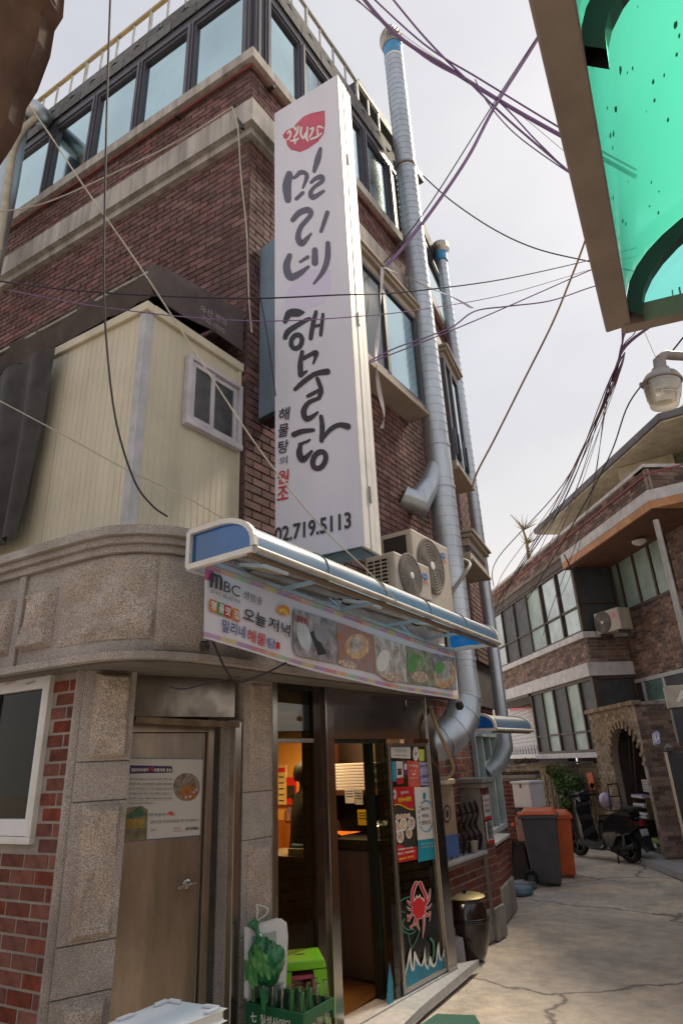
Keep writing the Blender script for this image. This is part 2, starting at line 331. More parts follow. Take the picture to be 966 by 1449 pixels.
def bricks(F, t0, t1, z0, z1, parent, mat, mort, holes=(), L=.195, hh=.057, j=.012, proud=.008, singles=0, name='brick_wall', jit=.002, nomort=False, back=.05):
    if not nomort:
        mb = MB()
        zs = sorted({z0, z1} | {min(max(h[k], z0), z1) for h in holes for k in (2, 3)})
        for za, zb in zip(zs, zs[1:]):
            hs = sorted((max(h[0], t0), min(h[1], t1)) for h in holes if h[2] <= za + 1e-6 and h[3] >= zb - 1e-6); c = t0
            for a, b in hs:
                if a > c: mb.fb(F, c, a, za, zb, -back, -proud)
                c = max(c, b)
            if c < t1: mb.fb(F, c, t1, za, zb, -back, -proud)
        wall = mb.build(name, mort, parent)
    else: wall = parent
    todo = []; row = 0; z = z0 + j / 2
    while z + hh <= z1 + .02:
        zt = min(z + hh, z1); t = t0 - (L + j) * (.5 if row % 2 else 0)
        while t < t1:
            a, b = max(t, t0 + j / 2), min(t + L, t1 - j / 2); segs = [(a, b)]
            for h in holes:
                if z < h[3] and zt > h[2]:
                    ns = []
                    for x, y in segs:
                        if y <= h[0] or x >= h[1]: ns.append((x, y)); continue
                        if x < h[0] - .02: ns.append((x, h[0] - j / 2))
                        if y > h[1] + .02: ns.append((h[1] + j / 2, y))
                    segs = ns
            for x, y in segs:
                if y - x > .03: todo.append((x, y, z, zt))
            t += L + j
        z += hh + j; row += 1
    def dist(q):
        p = F.P((q[0] + q[1]) / 2, q[2]); v = p - O; dd = v.dot(CF)
        if dd < .3: return 1e9
        X, Y = CX + FPX * v.dot(CR) / dd, CY + FPX * v.dot(CD) / dd
        return dd if -5 < X < 970 and -5 < Y < 1455 else 1e9
    order = sorted(range(len(todo)), key=lambda i: dist(todo[i])); sing = set()
    if singles:
        for i in order:
            q = todo[i]
            if abs(q[1] - q[0] - L) < 1e-3 and abs(q[3] - q[2] - hh) < 1e-3 and dist(q) < 1e8: sing.add(i)
            if len(sing) >= singles: break
        me = MB().box((0, -.0, -.03), V(L, 0, 0), V(0, hh, 0), V(0, 0, .03)).mesh('brick', mat)
    rest = MB()
    for i, (x, y, za, zb) in enumerate(todo):
        pr = random.uniform(-jit, jit)
        if i in sing:
            o = bpy.data.objects.new('brick', me); COL.objects.link(o); o.matrix_world = F.mat(x, za, pr); o.parent = wall; 
            if wall.name in WM: o.matrix_parent_inverse = WM[wall.name].inverted()
        else:
            p = [F.P(x, za, pr), F.P(y, za, pr), F.P(y, zb, pr), F.P(x, zb, pr)]; q = [v - F.n * (proud + .004) for v in p]
            rest.add(p + q, [(0, 1, 2, 3), (0, 4, 5, 1), (1, 5, 6, 2), (2, 6, 7, 3), (3, 7, 4, 0)])
    if rest.f: rest.build('brickwork', mat, wall, kind='stuff')
    return wall
def rock(F, t0, t1, z0, z1, o, amp, mat, parent, name='granite_block', seed=0, nu=22, nz_=22, wander=None):
    mb = MB(); e = .025
    def P(u, v):
        t = t0 + (t1 - t0) * u; z = z0 + (z1 - z0) * v; ed = min(u * (t1 - t0), (1 - u) * (t1 - t0), v * (z1 - z0), (1 - v) * (z1 - z0))
        k = min(1, ed / e); n = mnoise.fractal(V(t * 6 + seed, z * 6, seed * 1.7), 1.0, 2.1, 4) * .6 + .5 * mnoise.noise(V(t * 3.1, z * 3 + seed, 2 * seed))
        n2 = abs(mnoise.noise(V(t * 5 + seed, z * 4, 9))) * .5
        return F.P(t, z, o + k * (amp * .45 + amp * (n * 1.1 + n2) * .75))
    mb.grid(P, nu, nz_)
    return mb.build(name, mat, parent, smooth=False)

# ================================================================ ground of the alley
gm = M_('alley_concrete', '#c6bbae', .85, var=.16, scale=7, bump=1, bscale=34, dirt=.5, col2='#aca196')
def ground_z(x, y):
    d = mnoise.noise(V(x * .7, y * .7, 0)) * .012 + mnoise.noise(V(x * 3, y * 3, 4)) * .004
    return d
mb = MB(); xs = [-60, -20, -8, -5] + [-4 + i * .09 for i in range(78)] + [4, 8, 20, 60]; ys = [-60, -10, 0] + [2 + i * .11 for i in range(110)] + [16, 25, 60]
vs = [V(x, y, ground_z(x, y) - .012 if (-5 < x < 4 and 2 < y < 15) else -.012) for y in ys for x in xs]; nx_ = len(xs)
mb.add(vs, [(j * nx_ + i, j * nx_ + i + 1, (j + 1) * nx_ + i + 1, (j + 1) * nx_ + i) for j in range(len(ys) - 1) for i in range(nx_ - 1)])
g = mb.build('ground', gm, smooth=True, kind='structure')
_n = gm.node_tree.nodes; _l = gm.node_tree.links.new; _b = _n['Principled BSDF']; _src = _b.inputs['Base Color'].links[0].from_socket
_co = [n for n in _n if n.type == 'TEX_COORD'][0]
_v = _n.new('ShaderNodeTexVoronoi'); _v.feature = 'DISTANCE_TO_EDGE'; _v.inputs['Scale'].default_value = .42
_w = _n.new('ShaderNodeTexNoise'); _w.inputs['Scale'].default_value = 3; _w.inputs['Detail'].default_value = 8
_ad = _n.new('ShaderNodeVectorMath'); _ad.operation = 'MULTIPLY_ADD'; _ad.inputs[1].default_value = (.35, .35, .35); _l(_co.outputs['Object'], _w.inputs['Vector']); _l(_w.outputs['Color'], _ad.inputs[0]); _l(_co.outputs['Object'], _ad.inputs[2]); _l(_ad.outputs[0], _v.inputs['Vector'])
_r = _n.new('ShaderNodeMapRange'); _r.inputs[1].default_value = .002; _r.inputs[2].default_value = .012; _l(_v.outputs[0], _r.inputs[0])
_p = _n.new('ShaderNodeTexNoise'); _p.inputs['Scale'].default_value = .9; _p.inputs['Detail'].default_value = 3; _l(_co.outputs['Object'], _p.inputs['Vector'])
_pr = _n.new('ShaderNodeMapRange'); _pr.inputs[1].default_value = .5; _pr.inputs[2].default_value = .56; _l(_p.outputs['Fac'], _pr.inputs[0])
_pm = _n.new('ShaderNodeMix'); _pm.data_type = 'RGBA'; _pm.blend_type = 'MULTIPLY'; _l(_pr.outputs[0], _pm.inputs[0]); _l(_src, _pm.inputs[6]); _pm.inputs[7].default_value = (1.25, 1.2, 1.12, 1)
_x = _n.new('ShaderNodeMix'); _x.data_type = 'RGBA'; _l(_r.outputs[0], _x.inputs[0]); _x.inputs[6].default_value = (.19, .17, .155, 1); _l(_pm.outputs[2], _x.inputs[7]); _l(_x.outputs[2], _b.inputs['Base Color'])

# ================================================================ corner building with the restaurant
FR = Fr((-3.0, 3.15), 0); FL = Fr((-3.0, 3.15), 85); FGL = Fr((-3.2, 2.12), 85); FP = Fr((-3.2, 2.12), 22); FD = Fr((-3.09, 2.40), 13); FDd = FD.off(-.15); FS = Fr((-2.85, 4.9), 3)
BA = thing('restaurant_building', 'three storey dark red brick corner building with granite ground floor and ribbon windows', 'building', (-5.5, 6, 0))
YE = 8.2; YB = 6.3
FR2 = Fr((-3.0, YB), -10.5); LB = YB - 3.15; L2 = FR2.uv(620, 345)[0]; E2 = FR2.P(L2, 0)
# core
core = MB()
pl = [FR.P(0, 0, -.05), V(-3.05, YB, 0), FR2.P(L2, 0, -.05), V(-9.5, E2.y, 0), FL.P(-6.5, 0, -.05)]
core.prism([p + UP * 2.32 for p in pl], UP * 6.2)
core.prism([V(p.x * 1, p.y, 8.52) + (V(5.5, 0, 0) - V(5.5, 0, 0)) for p in pl], UP * .1)
core.build('storey_core', mortD, BA)
bricks(FR2, 0, L2, 2.90, 7.42, BA, brickR, mortD, L=.19, hh=.056, j=.014, proud=.012)
bricks(FR2, 0, L2, 7.80, 8.5, BA, brickR, mortD, L=.19, hh=.056, j=.014, proud=.012)
bricks(FR, 0, LB, 2.95, 7.42, BA, brickR, mortD, singles=60, jit=.002, holes=[(1.99, 3.2, 6.36, 7.5)], L=.19, hh=.056, j=.014, proud=.012)
bricks(FR, 0, LB, 7.80, 8.5, BA, brickR, mortD, L=.19, hh=.056, j=.014, proud=.012)
bricks(FL, -5.2, 0, 3.35, 7.42, BA, brickR, mortD, singles=110, L=.19, hh=.056, j=.014, proud=.012)
bricks(FL, -5.2, 0, 7.80, 8.5, BA, brickR, mortD, singles=0, L=.19, hh=.056, j=.014, proud=.012)
def Lpath(o, zz): # L-shaped band path round the corner at offset o
    c = FR.P(0, zz) + V(o, 0, 0); c = V(-3.0 + o, 3.15 - o * .92, zz); return [FL.P(-6.4, zz, o), c, V(-3.0 + o, YB + o * .09, zz), FR2.P(L2, zz, o)]
def band(name, o0, o1, z0, z1, mat, parent, bev=.006):
    a = Lpath(o1, z0); b = Lpath(o0, z0)
    return MB().prism(a + b[::-1], UP * (z1 - z0)).build(name, mat, parent, bevel=bev)
band('stone_band', -.04, .12, 7.50, 7.795, conc, BA); band('stone_band', -.04, .06, 7.41, 7.498, conc, BA)
band('window_sill', -.04, .09, 8.50, 8.64, conc, BA)
p_ = Lpath(.035, 8.465)
MB().tube(p_, .016, 8).build('red_conduit', M_('rust_red_pipe', '#7c2f2a', .5, var=.2), BA)
for st in (-1.0, -2.9): MB().bar(FL.P(st, 8.42, .0), FL.P(st, 8.42, .07), .02).bar(FL.P(st, 8.42, .07), FL.P(st + .06, 8.36, .08), .02).build('pipe_hook', black, BA)
MB().bar(FR.P(.25, 8.42, .0), FR.P(.25, 8.42, .09), .03).build('pipe_hook', black, BA)
# top ribbon windows
def ribbon(F, marks, t_end0, t_end1, parent):
    lo, hi = min(t_end0, t_end1), max(t_end0, t_end1)
    w = MB().fb(F, lo, hi, 9.98, 10.08, -.06, .03).fb(F, lo, hi, 8.642, 8.70, -.06, .03).build('window_frame', frameM, parent)
    for t in marks: MB().fb(F, t - .045, t + .045, 8.70, 9.98, -.06, .035).fb(F, t - .012, t + .012, 8.70, 9.98, .035, .05).build('mullion', frameM, w)
    ms = sorted([lo] + list(marks) + [hi])
    for a, b in zip(ms, ms[1:]):
        if b - a < .15: continue
        an = random.uniform(-.004, .004)
        MB().box(F.P(a + .045, 8.70, -.035 + an), F.d * (b - a - .09), F.n * .012, UP * 1.28).build('window_pane', mirror, w)
        fr = MB(); fr.fb(F, a + .045, b - .045, 9.93, 9.98, -.03, .012).fb(F, a + .045, b - .045, 8.70, 8.735, -.03, .012).fb(F, a + .045, a + .075, 8.735, 9.93, -.03, .012).fb(F, b - .075, b - .045, 8.735, 9.93, -.03, .012)
        fr.build('sash', frameM, w)
mL = [FL.uv(px, py)[0] for px, py in ((59, 287), (122, 243), (189, 194), (265, 143))]
ribbon(FL, [mL[0] * 1 - 1.25] + mL + [-.06], -6.4, 0, BA)
mR = [FR.uv(px, py)[0] for px, py in ((378, 103), (428, 160), (468, 215), (520, 283), (557, 328))]
ribbon(FR, [.06, .22] + mR[1:], 0, LB, BA); ribbon(FR2, [.05, .75, 1.4], 0, L2, BA)
# slate mansard
zs0, zs1 = 10.08, 10.43
mb = MB(); mb.prism(Lpath(.03, zs0) + Lpath(-.3, zs0)[::-1], UP * (zs1 - zs0 - .02))
mans = mb.build('mansard', M_('mansard_underlay', '#3c3d42', .8), BA)
MB().prism([V(-3.1, 3.2, 10.41), V(-3.1, YB, 10.41), FR2.P(L2, 10.55, -.1), V(-9.4, E2.y, 10.41), FL.P(-6.4, 10.55, -.1)], UP * .04).build('roof_deck', concG, BA)
def shingles(F, L, sgn):
    rows = 2; hh = (zs1 - zs0) / rows
    for r_ in range(rows):
        t = (.20 if r_ % 2 else 0)
        while t < L:
            w = .40; za = zs0 + .03 + r_ * hh; zb = za + hh + .03
            def q(tt, z): k = (z - zs0) / (zs1 - zs0); return F.P(sgn * tt, z, .048 - .012 * k + .008 * (3 - r_) / 3)
            e_ = .10 if r_ else .001; p = [q(t, za + e_), q(t + .11, za), q(t + w - .11, za), q(t + w, za + e_), q(t + w, zb), q(t, zb)]
            if t + w < L: MB().prism(p, F.n * -.005).build('shingle', shing, mans)
            t += w + .012
shingles(FL, 6.3, -1); shingles(FR, LB, 1); shingles(FR2, L2, 1)
# roof railing
def railing(F, t0, t1, o, mat, mat2):
    mb = MB()
    rt = MB().bar(F.P(t0, 11.28, o), F.P(t1, 11.28, o), .045).build('top_rail', mat2, BA)
    mb.bar(F.P(t0, 10.80, o), F.P(t1, 10.80, o), .02); n = int(abs(t1 - t0) / .30)
    mb.build('lower_rail', mat, BA)
    for i in range(n + 1):
        t = t0 + (t1 - t0) * i / n; MB().bar(F.P(t, 10.41, o), F.P(t, 11.27, o), .035 if i % 4 == 0 else .022).build('railing_post', mat, BA)
tE = FL.uv(55, 138, -.18)[0]
railing(FL, tE, .1, -.10, railM, railY); railing(FR, -.1, 3.0, -.10, railM, railM)
# penthouse on the roof
ph = thing('rooftop_shed', 'pale yellow glazed rooftop shed with dark eave behind the railing', 'shed', (-4.2, 7, 10.64))
MB().cb((-4.35, 7.3, 10.66), 1.6, 2.0, 1.5).build('wall', M_('shed_yellow', '#c9c58c', .6), ph)
MB().cb((-4.35, 7.3, 12.16), 1.9, 2.3, .22).build('eave', M_('shed_eave', '#2e3038', .6), ph)
for i in range(3): MB().cb((-3.535, 6.6 + i * .62, 10.9), .02, .52, 1.05).build('window', mirror, ph)
for i in range(2): MB().cb((-4.8 + i * .75, 6.29, 10.9), .62, .02, 1.05).build('window', mirror, ph)
# second floor box window beside the sign
def baywin(t0, t1, z0, z1, dep, F=None):
    F = F or FR
    fr = MB().fb(F, t0, t1, z0 - .10, z0, .0, dep).build('bay_window', beigeD, BA, bevel=.008)
    for q in ((t0, t1, z1, z1 + .10, 0, dep), (t0 - .03, t1 + .03, z0 - .14, z0 - .102, 0, dep + .04), (t0 - .03, t1 + .03, z1 + .102, z1 + .15, 0, dep + .05), (t0 - .06, t1 + .06, z1 + .152, z1 + .19, 0, dep + .08)): MB().fb(F, *q).build('moulding', beigeD, fr, bevel=.008)
    MB().fb(F, t0 + .02, t1 - .02, z0, z1, 0, dep - .06).build('bay_side', beigeD, fr)
    n = 2; W = t1 - t0
    MB().fb(F, t0, t0 + .05, z0, z1, dep - .055, dep - .005).fb(F, t1 - .05, t1, z0, z1, dep - .055, dep - .005).fb(F, t0 + .05, t1 - .05, z0, z0 + .04, dep - .055, dep - .005).fb(F, t0 + .05, t1 - .05, z1 - .04, z1, dep - .055, dep - .005).fb(F, t0 + W * .42 - .03, t0 + W * .42 + .03, z0 + .04, z1 - .04, dep - .055, dep).build('frame', frameM, fr)
    MB().fb(F, t0 + .052, t0 + W * .42 - .032, z0 + .042, z1 - .042, dep - .04, dep - .03).build('pane', M_('curtained_glass', '#4a5258', .12, .3, var=.2, scale=3, spec=1), fr)
    MB().fb(F, t0 + W * .42 + .032, t1 - .052, z0 + .042, z1 - .042, dep - .04, dep - .03).build('pane', mirror, fr)
baywin(1.45, 2.84, 5.65, 6.95, .25)
baywin(.55, 1.35, 5.30, 6.9, .30, FR2); baywin(.50, 1.45, 4.02, 4.10, .34, FR2)
mb = MB()
for i in range(4): mb.fb(FR2, .6 + i * .22, .62 + i * .22, 5.40, 5.8, .30, .32)
mb.build('window_grille', frameM, BA)
# gutter strips near the duct
for t, z0, z1 in ((.22, 2.6, 8.4), (.29, 2.9, 8.4)): MB().tube([FR2.P(t, z0, .06), FR2.P(t, z1, .06)], .018, 6).build('gas_pipe', M_('pale_pipe', '#b8b4ae', .5), BA)

# ---- granite cornice with the curved corner
path = [(-7.2, 1.66), (-3.30, 1.985), (-3.08, 2.005), (-2.92, 2.04), (-2.79, 2.12), (-2.70, 2.24), (-2.65, 2.40), (-2.64, 2.60), (-2.64, 5.62)]
def offp(o):
    out_ = []
    for i, p in enumerate(path):
        a = path[max(i - 1, 0)]; b = path[min(i + 1, len(path) - 1)]; dx, dy = b[0] - a[0], b[1] - a[1]; q = math.hypot(dx, dy); out_.append(V(p[0] + dy / q * o, p[1] - dx / q * o, 0))
    return out_
inner = [V(-3.02, 5.62, 0), V(-3.02, 3.17, 0), V(-7.2, 2.80, 0)]
def layer(name, o, z0, z1, mat, bev=0, smooth=False): return MB().prism([p + UP * z0 for p in offp(o) + inner], UP * (z1 - z0)).build(name, mat, BA, bevel=bev)
layer('cornice_body', 0, 2.29, 2.84, granite)
layer('cornice_moulding', .035, 2.842, 2.885, granite, .008); layer('cornice_moulding', .065, 2.887, 2.925, granite, .008); layer('cornice_moulding', .10, 2.927, 2.98, granite, .012)
layer('cornice_moulding', .045, 2.25, 2.288, granite, .01)
FC = Fr((-3.30, 1.985), 85.25)      # front face of the granite band
for a, b, mm in ((-.32, -.05, .0), (-.70, -.42, 1), (-1.06, -.80, 2), (-1.42, -1.16, 3)):
    rock(FC, a, b, 2.37, 2.72, .002, .085, graniteW, BA, seed=mm + 3, nu=26, nz_=26)
for t in (-.37, -.75, -1.11): MB().fb(FC, t - .03, t + .025, 2.29, 2.84, .001, .022).build('granite_pier', granite, BA, bevel=.004)
# broad dressed panel on the chamfer
pp = offp(.012); mb = MB()
def pan(i0, i1, e0, e1, z0, z1, o, name, amp=0, seed=0):
    P_ = offp(o); a = P_[i0].lerp(P_[i0 + 1], e0); b = P_[i1].lerp(P_[i1 + 1], e1); pts = [a] + P_[i0 + 1:i1 + 1] + [b]; pts = [Vector(q) for q in resample([tuple(p) for p in pts], 4)]
    mb = MB(); n = len(pts) - 1; back = offp(0)
    def P(u, v):
        x = u * n; i = min(int(x), n - 1); p = pts[i].lerp(pts[i + 1], x - i); dd = (pts[i + 1] - pts[i]).normalized(); nn = V(dd.y, -dd.x, 0)
        ed = min(u, 1 - u, v, 1 - v) * 12; k = min(1, ed)
        zz = z0 + (z1 - z0) * v; return p + UP * zz + nn * (-.012 * (1 - k) + amp * k * mnoise.fractal(V(u * 4 + seed, zz * 6, seed), 1, 2, 4))
    mb.grid(P, 30, 22); return mb.build(name, graniteW if amp else granite, BA)
pan(1, 4, .02, .6, 2.36, 2.835, .014, 'granite_panel', .028, 5)
pan(4, 6, .62, .55, 2.30, 2.835, .016, 'granite_panel', .002, 2)
FCr = Fr((-2.64, 2.6), 0)
for i in range(5): rock(FCr, .05 + i * .62, .52 + i * .62, 2.42, 2.72, .002, .045, graniteW, BA, seed=20 + i, nu=24, nz_=18)
# soffit
MB().prism([p + UP * 2.238 for p in offp(-.02) + inner], UP * .01).build('soffit', M_('grey_soffit', '#76706c', .9, dirt=.4, bump=.2), BA)

# ---- ground floor, left wall with its window
wl, wt = FGL.uv(80, 940); _, wb = FGL.uv(48, 1195)
bricks(FGL, -3.2, -.04, 0, 2.25, BA, brickG, mortL, singles=60, holes=[(-1.62, wl, wb, wt)], L=.185, hh=.060, j=.0135, proud=.003, jit=.0015)
wf = MB()
T0, T1, Z0, Z1 = -1.62, wl, wb, wt
wf.fb(FGL, T0, T1, Z1 - .05, Z1, -.04, .03).fb(FGL, T0, T1, Z0, Z0 + .035, -.04, .03).fb(FGL, T1 - .04, T1, Z0 + .035, Z1 - .05, -.04, .03).fb(FGL, T0, T0 + .04, Z0 + .035, Z1 - .05, -.04, .03)
wf = wf.build('window', white, BA, bevel=.004)
mb = MB().fb(FGL, T0 + .04, T1 - .04, Z1 - .13, Z1 - .052, -.03, .018).fb(FGL, T0 + .04, T1 - .04, Z0 + .037, Z0 + .12, -.03, .018).fb(FGL, T1 - .075, T1 - .042, Z0 + .12, Z1 - .13, -.03, .018).fb(FGL, -.83, -.79, Z0 + .12, Z1 - .13, -.03, .018)
mb.build('sash', whiteP, wf, bevel=.003)
MB().fb(FGL, T0 + .05, T1 - .075, Z0 + .12, Z1 - .13, -.02, -.014).build('pane', M_glass('smoked_window_glass', (.35, .36, .36), -.02, .03), wf)
MB().fb(FGL, T0 + .05, T1 - .06, Z0 + .1, Z1 - .1, -.14, -.13).build('dark_curtain', M_('dark_curtain', '#2e2d2b', .9, var=.3, scale=10, streak=(8, 8, .3)), wf)
PW = Print(FGL, .019)
for x, y in ((65, 888), (210, 740)):
    pass
text('sticker_text', 'WINDOW', FGL, (7, 970), (22, 966), M_('sticker_red', '#a04038', .5), wf, .021); text('sticker_text', 'WINDOW', FGL, (36, 972 - 2), (50, 966), prDk, wf, .021)
# ---- granite pillar by the metal door
pw = .285
MB().fb(FP, 0, pw, 0, 2.25, -.30, -.012).build('pillar_core', granite, BA)
zz = [0, .22, .62, .86, 1.45, 1.72, 2.25]
kinds_ = [1, 1, 0, 1, 0, 1]
zb_ = [FP.uv(*p)[1] for p in ((110, 1136), (108, 1079), (85, 1342), (76, 1418))]
z1136, z1079, z1342, z1418 = zb_
def pillar_block(F, t0, t1, z0, z1, rough, seed):
    b = MB().fb(F, t0, t1, z0 + .003, z1 - .003, -.012, .0).build('granite_block', granite, BA, bevel=.003)
    if rough: rock(F, t0 + .055, t1 - .03, z0 + .015, z1 - .02, .0005, .075, graniteW, BA, 'rough_face', seed, 26, 44)
for a, b, k, s_ in ((z1079, 2.25, 1, 1), (z1136, z1079, 0, 2), (z1342, z1136, 1, 3), (z1418, z1342, 0, 4), (.30, z1418, 1, 5), (.0, .30, 0, 6)): pillar_block(FP, 0, pw, a, b, k, s_)
MB().fb(FP, -.035, -.001, 0, 2.25, -.1, -.02).build('pillar_edge', granite, BA)
# ---- metal door
dl, _ = FDd.uv(150, 1300); dr, _ = FDd.uv(281, 1300); _, dt = FDd.uv(265, 1037); 
fr = MB().fb(FDd, dr + .002, dr + .05, 0, dt + .05, -.05, .03).fb(FDd, -.03, dr + .002, dt + .002, dt + .05, -.05, .03)
door = MB().fb(FDd, -.02, dr, .02, dt, -.04, 0).build('metal_door', steelD, BA, bevel=.004)
fr.build('door_frame', steelD, door, bevel=.004)
MB().fb(FDd, dr - .014, dr - .004, .04, dt - .01, 0, .006).build('door_edge', steelF, door)
hx, hz = FDd.uv(264, 1251)
hd = MB().lathe([(.028, 0), (.03, .006), (.026, .012), (.012, .016), (.011, .05)], FDd.P(hx, hz, 0), 16, FDd.n).bar(FDd.P(hx + .035, hz + .002, .048), FDd.P(hx - .085, hz - .006, .05), .02, .014)
hd.build('door_handle', steelF, door, smooth=True, bevel=.003)
MB().fb(FDd, dr + .055, .60, 0, 1.98, -.06, -.02).build('door_reveal', M_('brown_reveal', '#4c4340', .6, .3), BA)
MB().fb(FD, dr + .11, dr + .20, 0, 1.98, -.15, -.045).build('granite_jamb', granite, BA)
sh_ = FS.uv(337, 1020)
MB().bar(FD.P(.0, 1.975, -.03), FS.P(FS.uv(331, 1300)[0], 1.95, 0), .05, .035).build('rusty_lintel', M_('rusty_channel', '#7d6a58', .6, .4, var=.3, scale=12), BA)
MB().box(FD.P(.0, 2.0, -.10), FS.P(FS.uv(331, 1300)[0], 2.0, -.04) - FD.P(0, 2.0, -.1), FD.n * .01, UP * .24).build('steel_transom', M_('dark_reflect_steel', (.26, .22, .19), .2, .95, var=.3, scale=5, bump=.3, bscale=3), BA)  # steel colour darkened and browned, standing in for the brown street it reflects
pt = FS.uv(331, 1300)[0]
MB().fb(FS, pt - .027, pt + .027, 0, 1.97, -.05, .01).build('steel_post', steelF, BA, bevel=.004)
# ---- second granite pillar
q0, q1 = FS.uv(341, 1300)[0], FS.uv(386, 1300)[0]
MB().fb(FS, q0, q1, 0, 2.24, -.35, -.02).build('pillar_core', granite, BA)
zq = [0, .45, .78, 1.28, 1.55, 2.24]
for i, k in enumerate((0, 1, 1, 0, 1)):
    b = MB().fb(FS, q0, q1, zq[i] + .002, zq[i + 1] - .002, -.02, -.004).build('granite_block', granite, BA, bevel=.003)
    if k: rock(FS, q0 + .05, q1 - .02, zq[i] + .02, zq[i + 1] - .02, -.003, .032, graniteW, BA, 'rough_face', 30 + i, 20, 34)
# ---- shop front
g0, g1 = FS.uv(394, 1300)[0], FS.uv(450, 1300)[0]; m1 = FS.uv(465, 1300)[0]; e1 = FS.uv(477, 1300)[0]
zt = 1.865
op1 = FS.uv(549, 1200)[0]; d0 = FS.uv(558, 1200)[0]; d1 = FS.uv(621, 1250)[0]; j1 = FS.uv(638, 1300)[0]
shop = MB()
shop.fb(FS, q1, g0, 0, 2.24, -.05, 0).fb(FS, g0, g1, 1.84, 1.87, -.04, 0).fb(FS, g0, g1, .12, .16, -.04, 0).build('shop_frame', steelF, BA, bevel=.003)
MB().fb(FS, g0, g1, .0, .12, -.06, .0).build('shop_plinth', granite, BA)
MB().fb(FS, g0, g1 + .0, .16, 1.84, -.03, -.022).build('window_pane', glassC, BA)
MB().fb(FS, g0, g1, 1.87, 2.2, -.03, -.02).build('window_pane', glassD, BA)
MB().fb(FS, g0, g1, 2.2, 2.24, -.04, 0).build('shop_frame', black, BA)
MB().fb(FS, g1 + .001, m1, 0, 2.24, -.12, .0).build('dark_mirror_column', M_('dark_mirror', (.16, .13, .12), .06, .9), BA)
MB().fb(FS, m1 + .001, e1, 0, 2.24, -.10, .03).build('polished_post', mirS, BA, bevel=.003)
MB().fb(FS, e1 + .001, j1, zt, 2.24, -.10, .006).build('steel_header', mirS, BA)
MB().fb(FS, e1 + .001, d0, zt - .03, zt - .001, -.10, -.02).build('door_track', black, BA)
MB().fb(FS, op1, d0 - .002, .06, zt, -.07, -.01).build('sliding_door_edge', glassD, BA)
MB().fb(FS, op1 - .05, op1 - .004, .06, zt, -.16, -.09).build('sliding_door_edge', M_('green_black_edge', '#17231f', .2), BA)
st = MB().fb(FS, d0, d0 + .03, .10, 1.83, -.045, .006).fb(FS, d1 - .02, d1, .10, 1.83, -.045, .006).fb(FS, d0 + .03, d1 - .02, 1.80, 1.83, -.045, .006).fb(FS, d0 + .03, d1 - .02, .10, .13, -.045, .006).build('glass_door', steelF, BA, bevel=.003)
MB().fb(FS, d0 + .03, d1 - .02, .13, 1.80, -.02, -.012).build('door_glass', glassD, st)
MB().fb(FS, d1 + .001, j1, 0, 2.24, -.15, .02).build('polished_post', mirS, BA, bevel=.003)
MB().fb(FS, e1, j1, .0, .09, -.15, .02).build('door_sill', stoneS, BA)
step = MB().prism([PZ(560, 1449 + 25, .03), PZ(600, 1436, .03), PZ(678, 1369, .03), PZ(640, 1376, .03), FS.P(j1, .03, .022), FS.P(d0 - .6, .03, .022)], UP * .05).build('stone_step', stoneS, BA, bevel=.006)
# interior of the restaurant
inw = M_('warm_yellow_wall', '#c9974e', .8, var=.08, scale=2); woodF = M_('wood_floor', '#8a6238', .35, var=.25, scale=8, streak=(1, .1, 1)); woodP = M_('amber_wood_panel', '#9a5a22', .4, var=.2, scale=6, streak=(1, 1, .1))
inn = MB(); inn.cb((-6.1, 7.35, 0.05), 5.3, .05, 2.3).build('interior_wall', inw, BA)
MB().cb((-7.0, 5.5, .05), .05, 4.2, 2.3).build('interior_wall', inw, BA)
MB().cb((-6.1, 7.31, .05), 5.3, .03, .95).build('wainscot', woodP, BA)
MB().prism([V(-3.0, 3.3, .04), V(-3.3, 7.3, .04), V(-7, 7.3, .04), V(-7, 3.3, .04)], UP * .02).build('interior_floor', woodF, BA)
MB().prism([V(-3.06, 3.2, 2.22), V(-3.4, 7.3, 2.22), V(-7, 7.3, 2.22), V(-7, 3.2, 2.22)], UP * .01).build('interior_ceiling', M_('cream_ceiling', '#b8996c', .9), BA)
MB().cb((-5.0, 3.25, .02), 4.0, .05, 2.25).build('interior_wall', M_('brown_partition', '#3c2a20', .8), BA)
MB().cb((-3.34, 6.3, .05), .04, 1.35, 2.2).build('interior_partition', M_('green_brown_partition', '#78876c', .7, streak=(20, 20, .3), scale=6), BA)
for i, (x, y) in enumerate(((-4.55, 6.4), (-4.1, 6.9), (-4.9, 5.6))):
    MB().lathe([(.05, 0), (.05, .02)], V(x, y, 2.195), 14).build('downlight', M_('lamp_glow', (1, .62, .22), .5, emit=14), BA)
for x, y, e in ((-4.6, 6.3, 110), (-4.2, 4.9, 14), (-3.5, 5.2, 4)):
    lo = bpy.data.objects.new('ceiling_light', bpy.data.lights.new('ceiling_light', 'AREA')); COL.objects.link(lo); lo.location = (x, y, 2.17); lo.data.size = .5; lo.data.energy = e; lo.data.color = (1, .62, .28); lo.parent = BA; lo.matrix_parent_inverse = WM[BA.name].inverted()

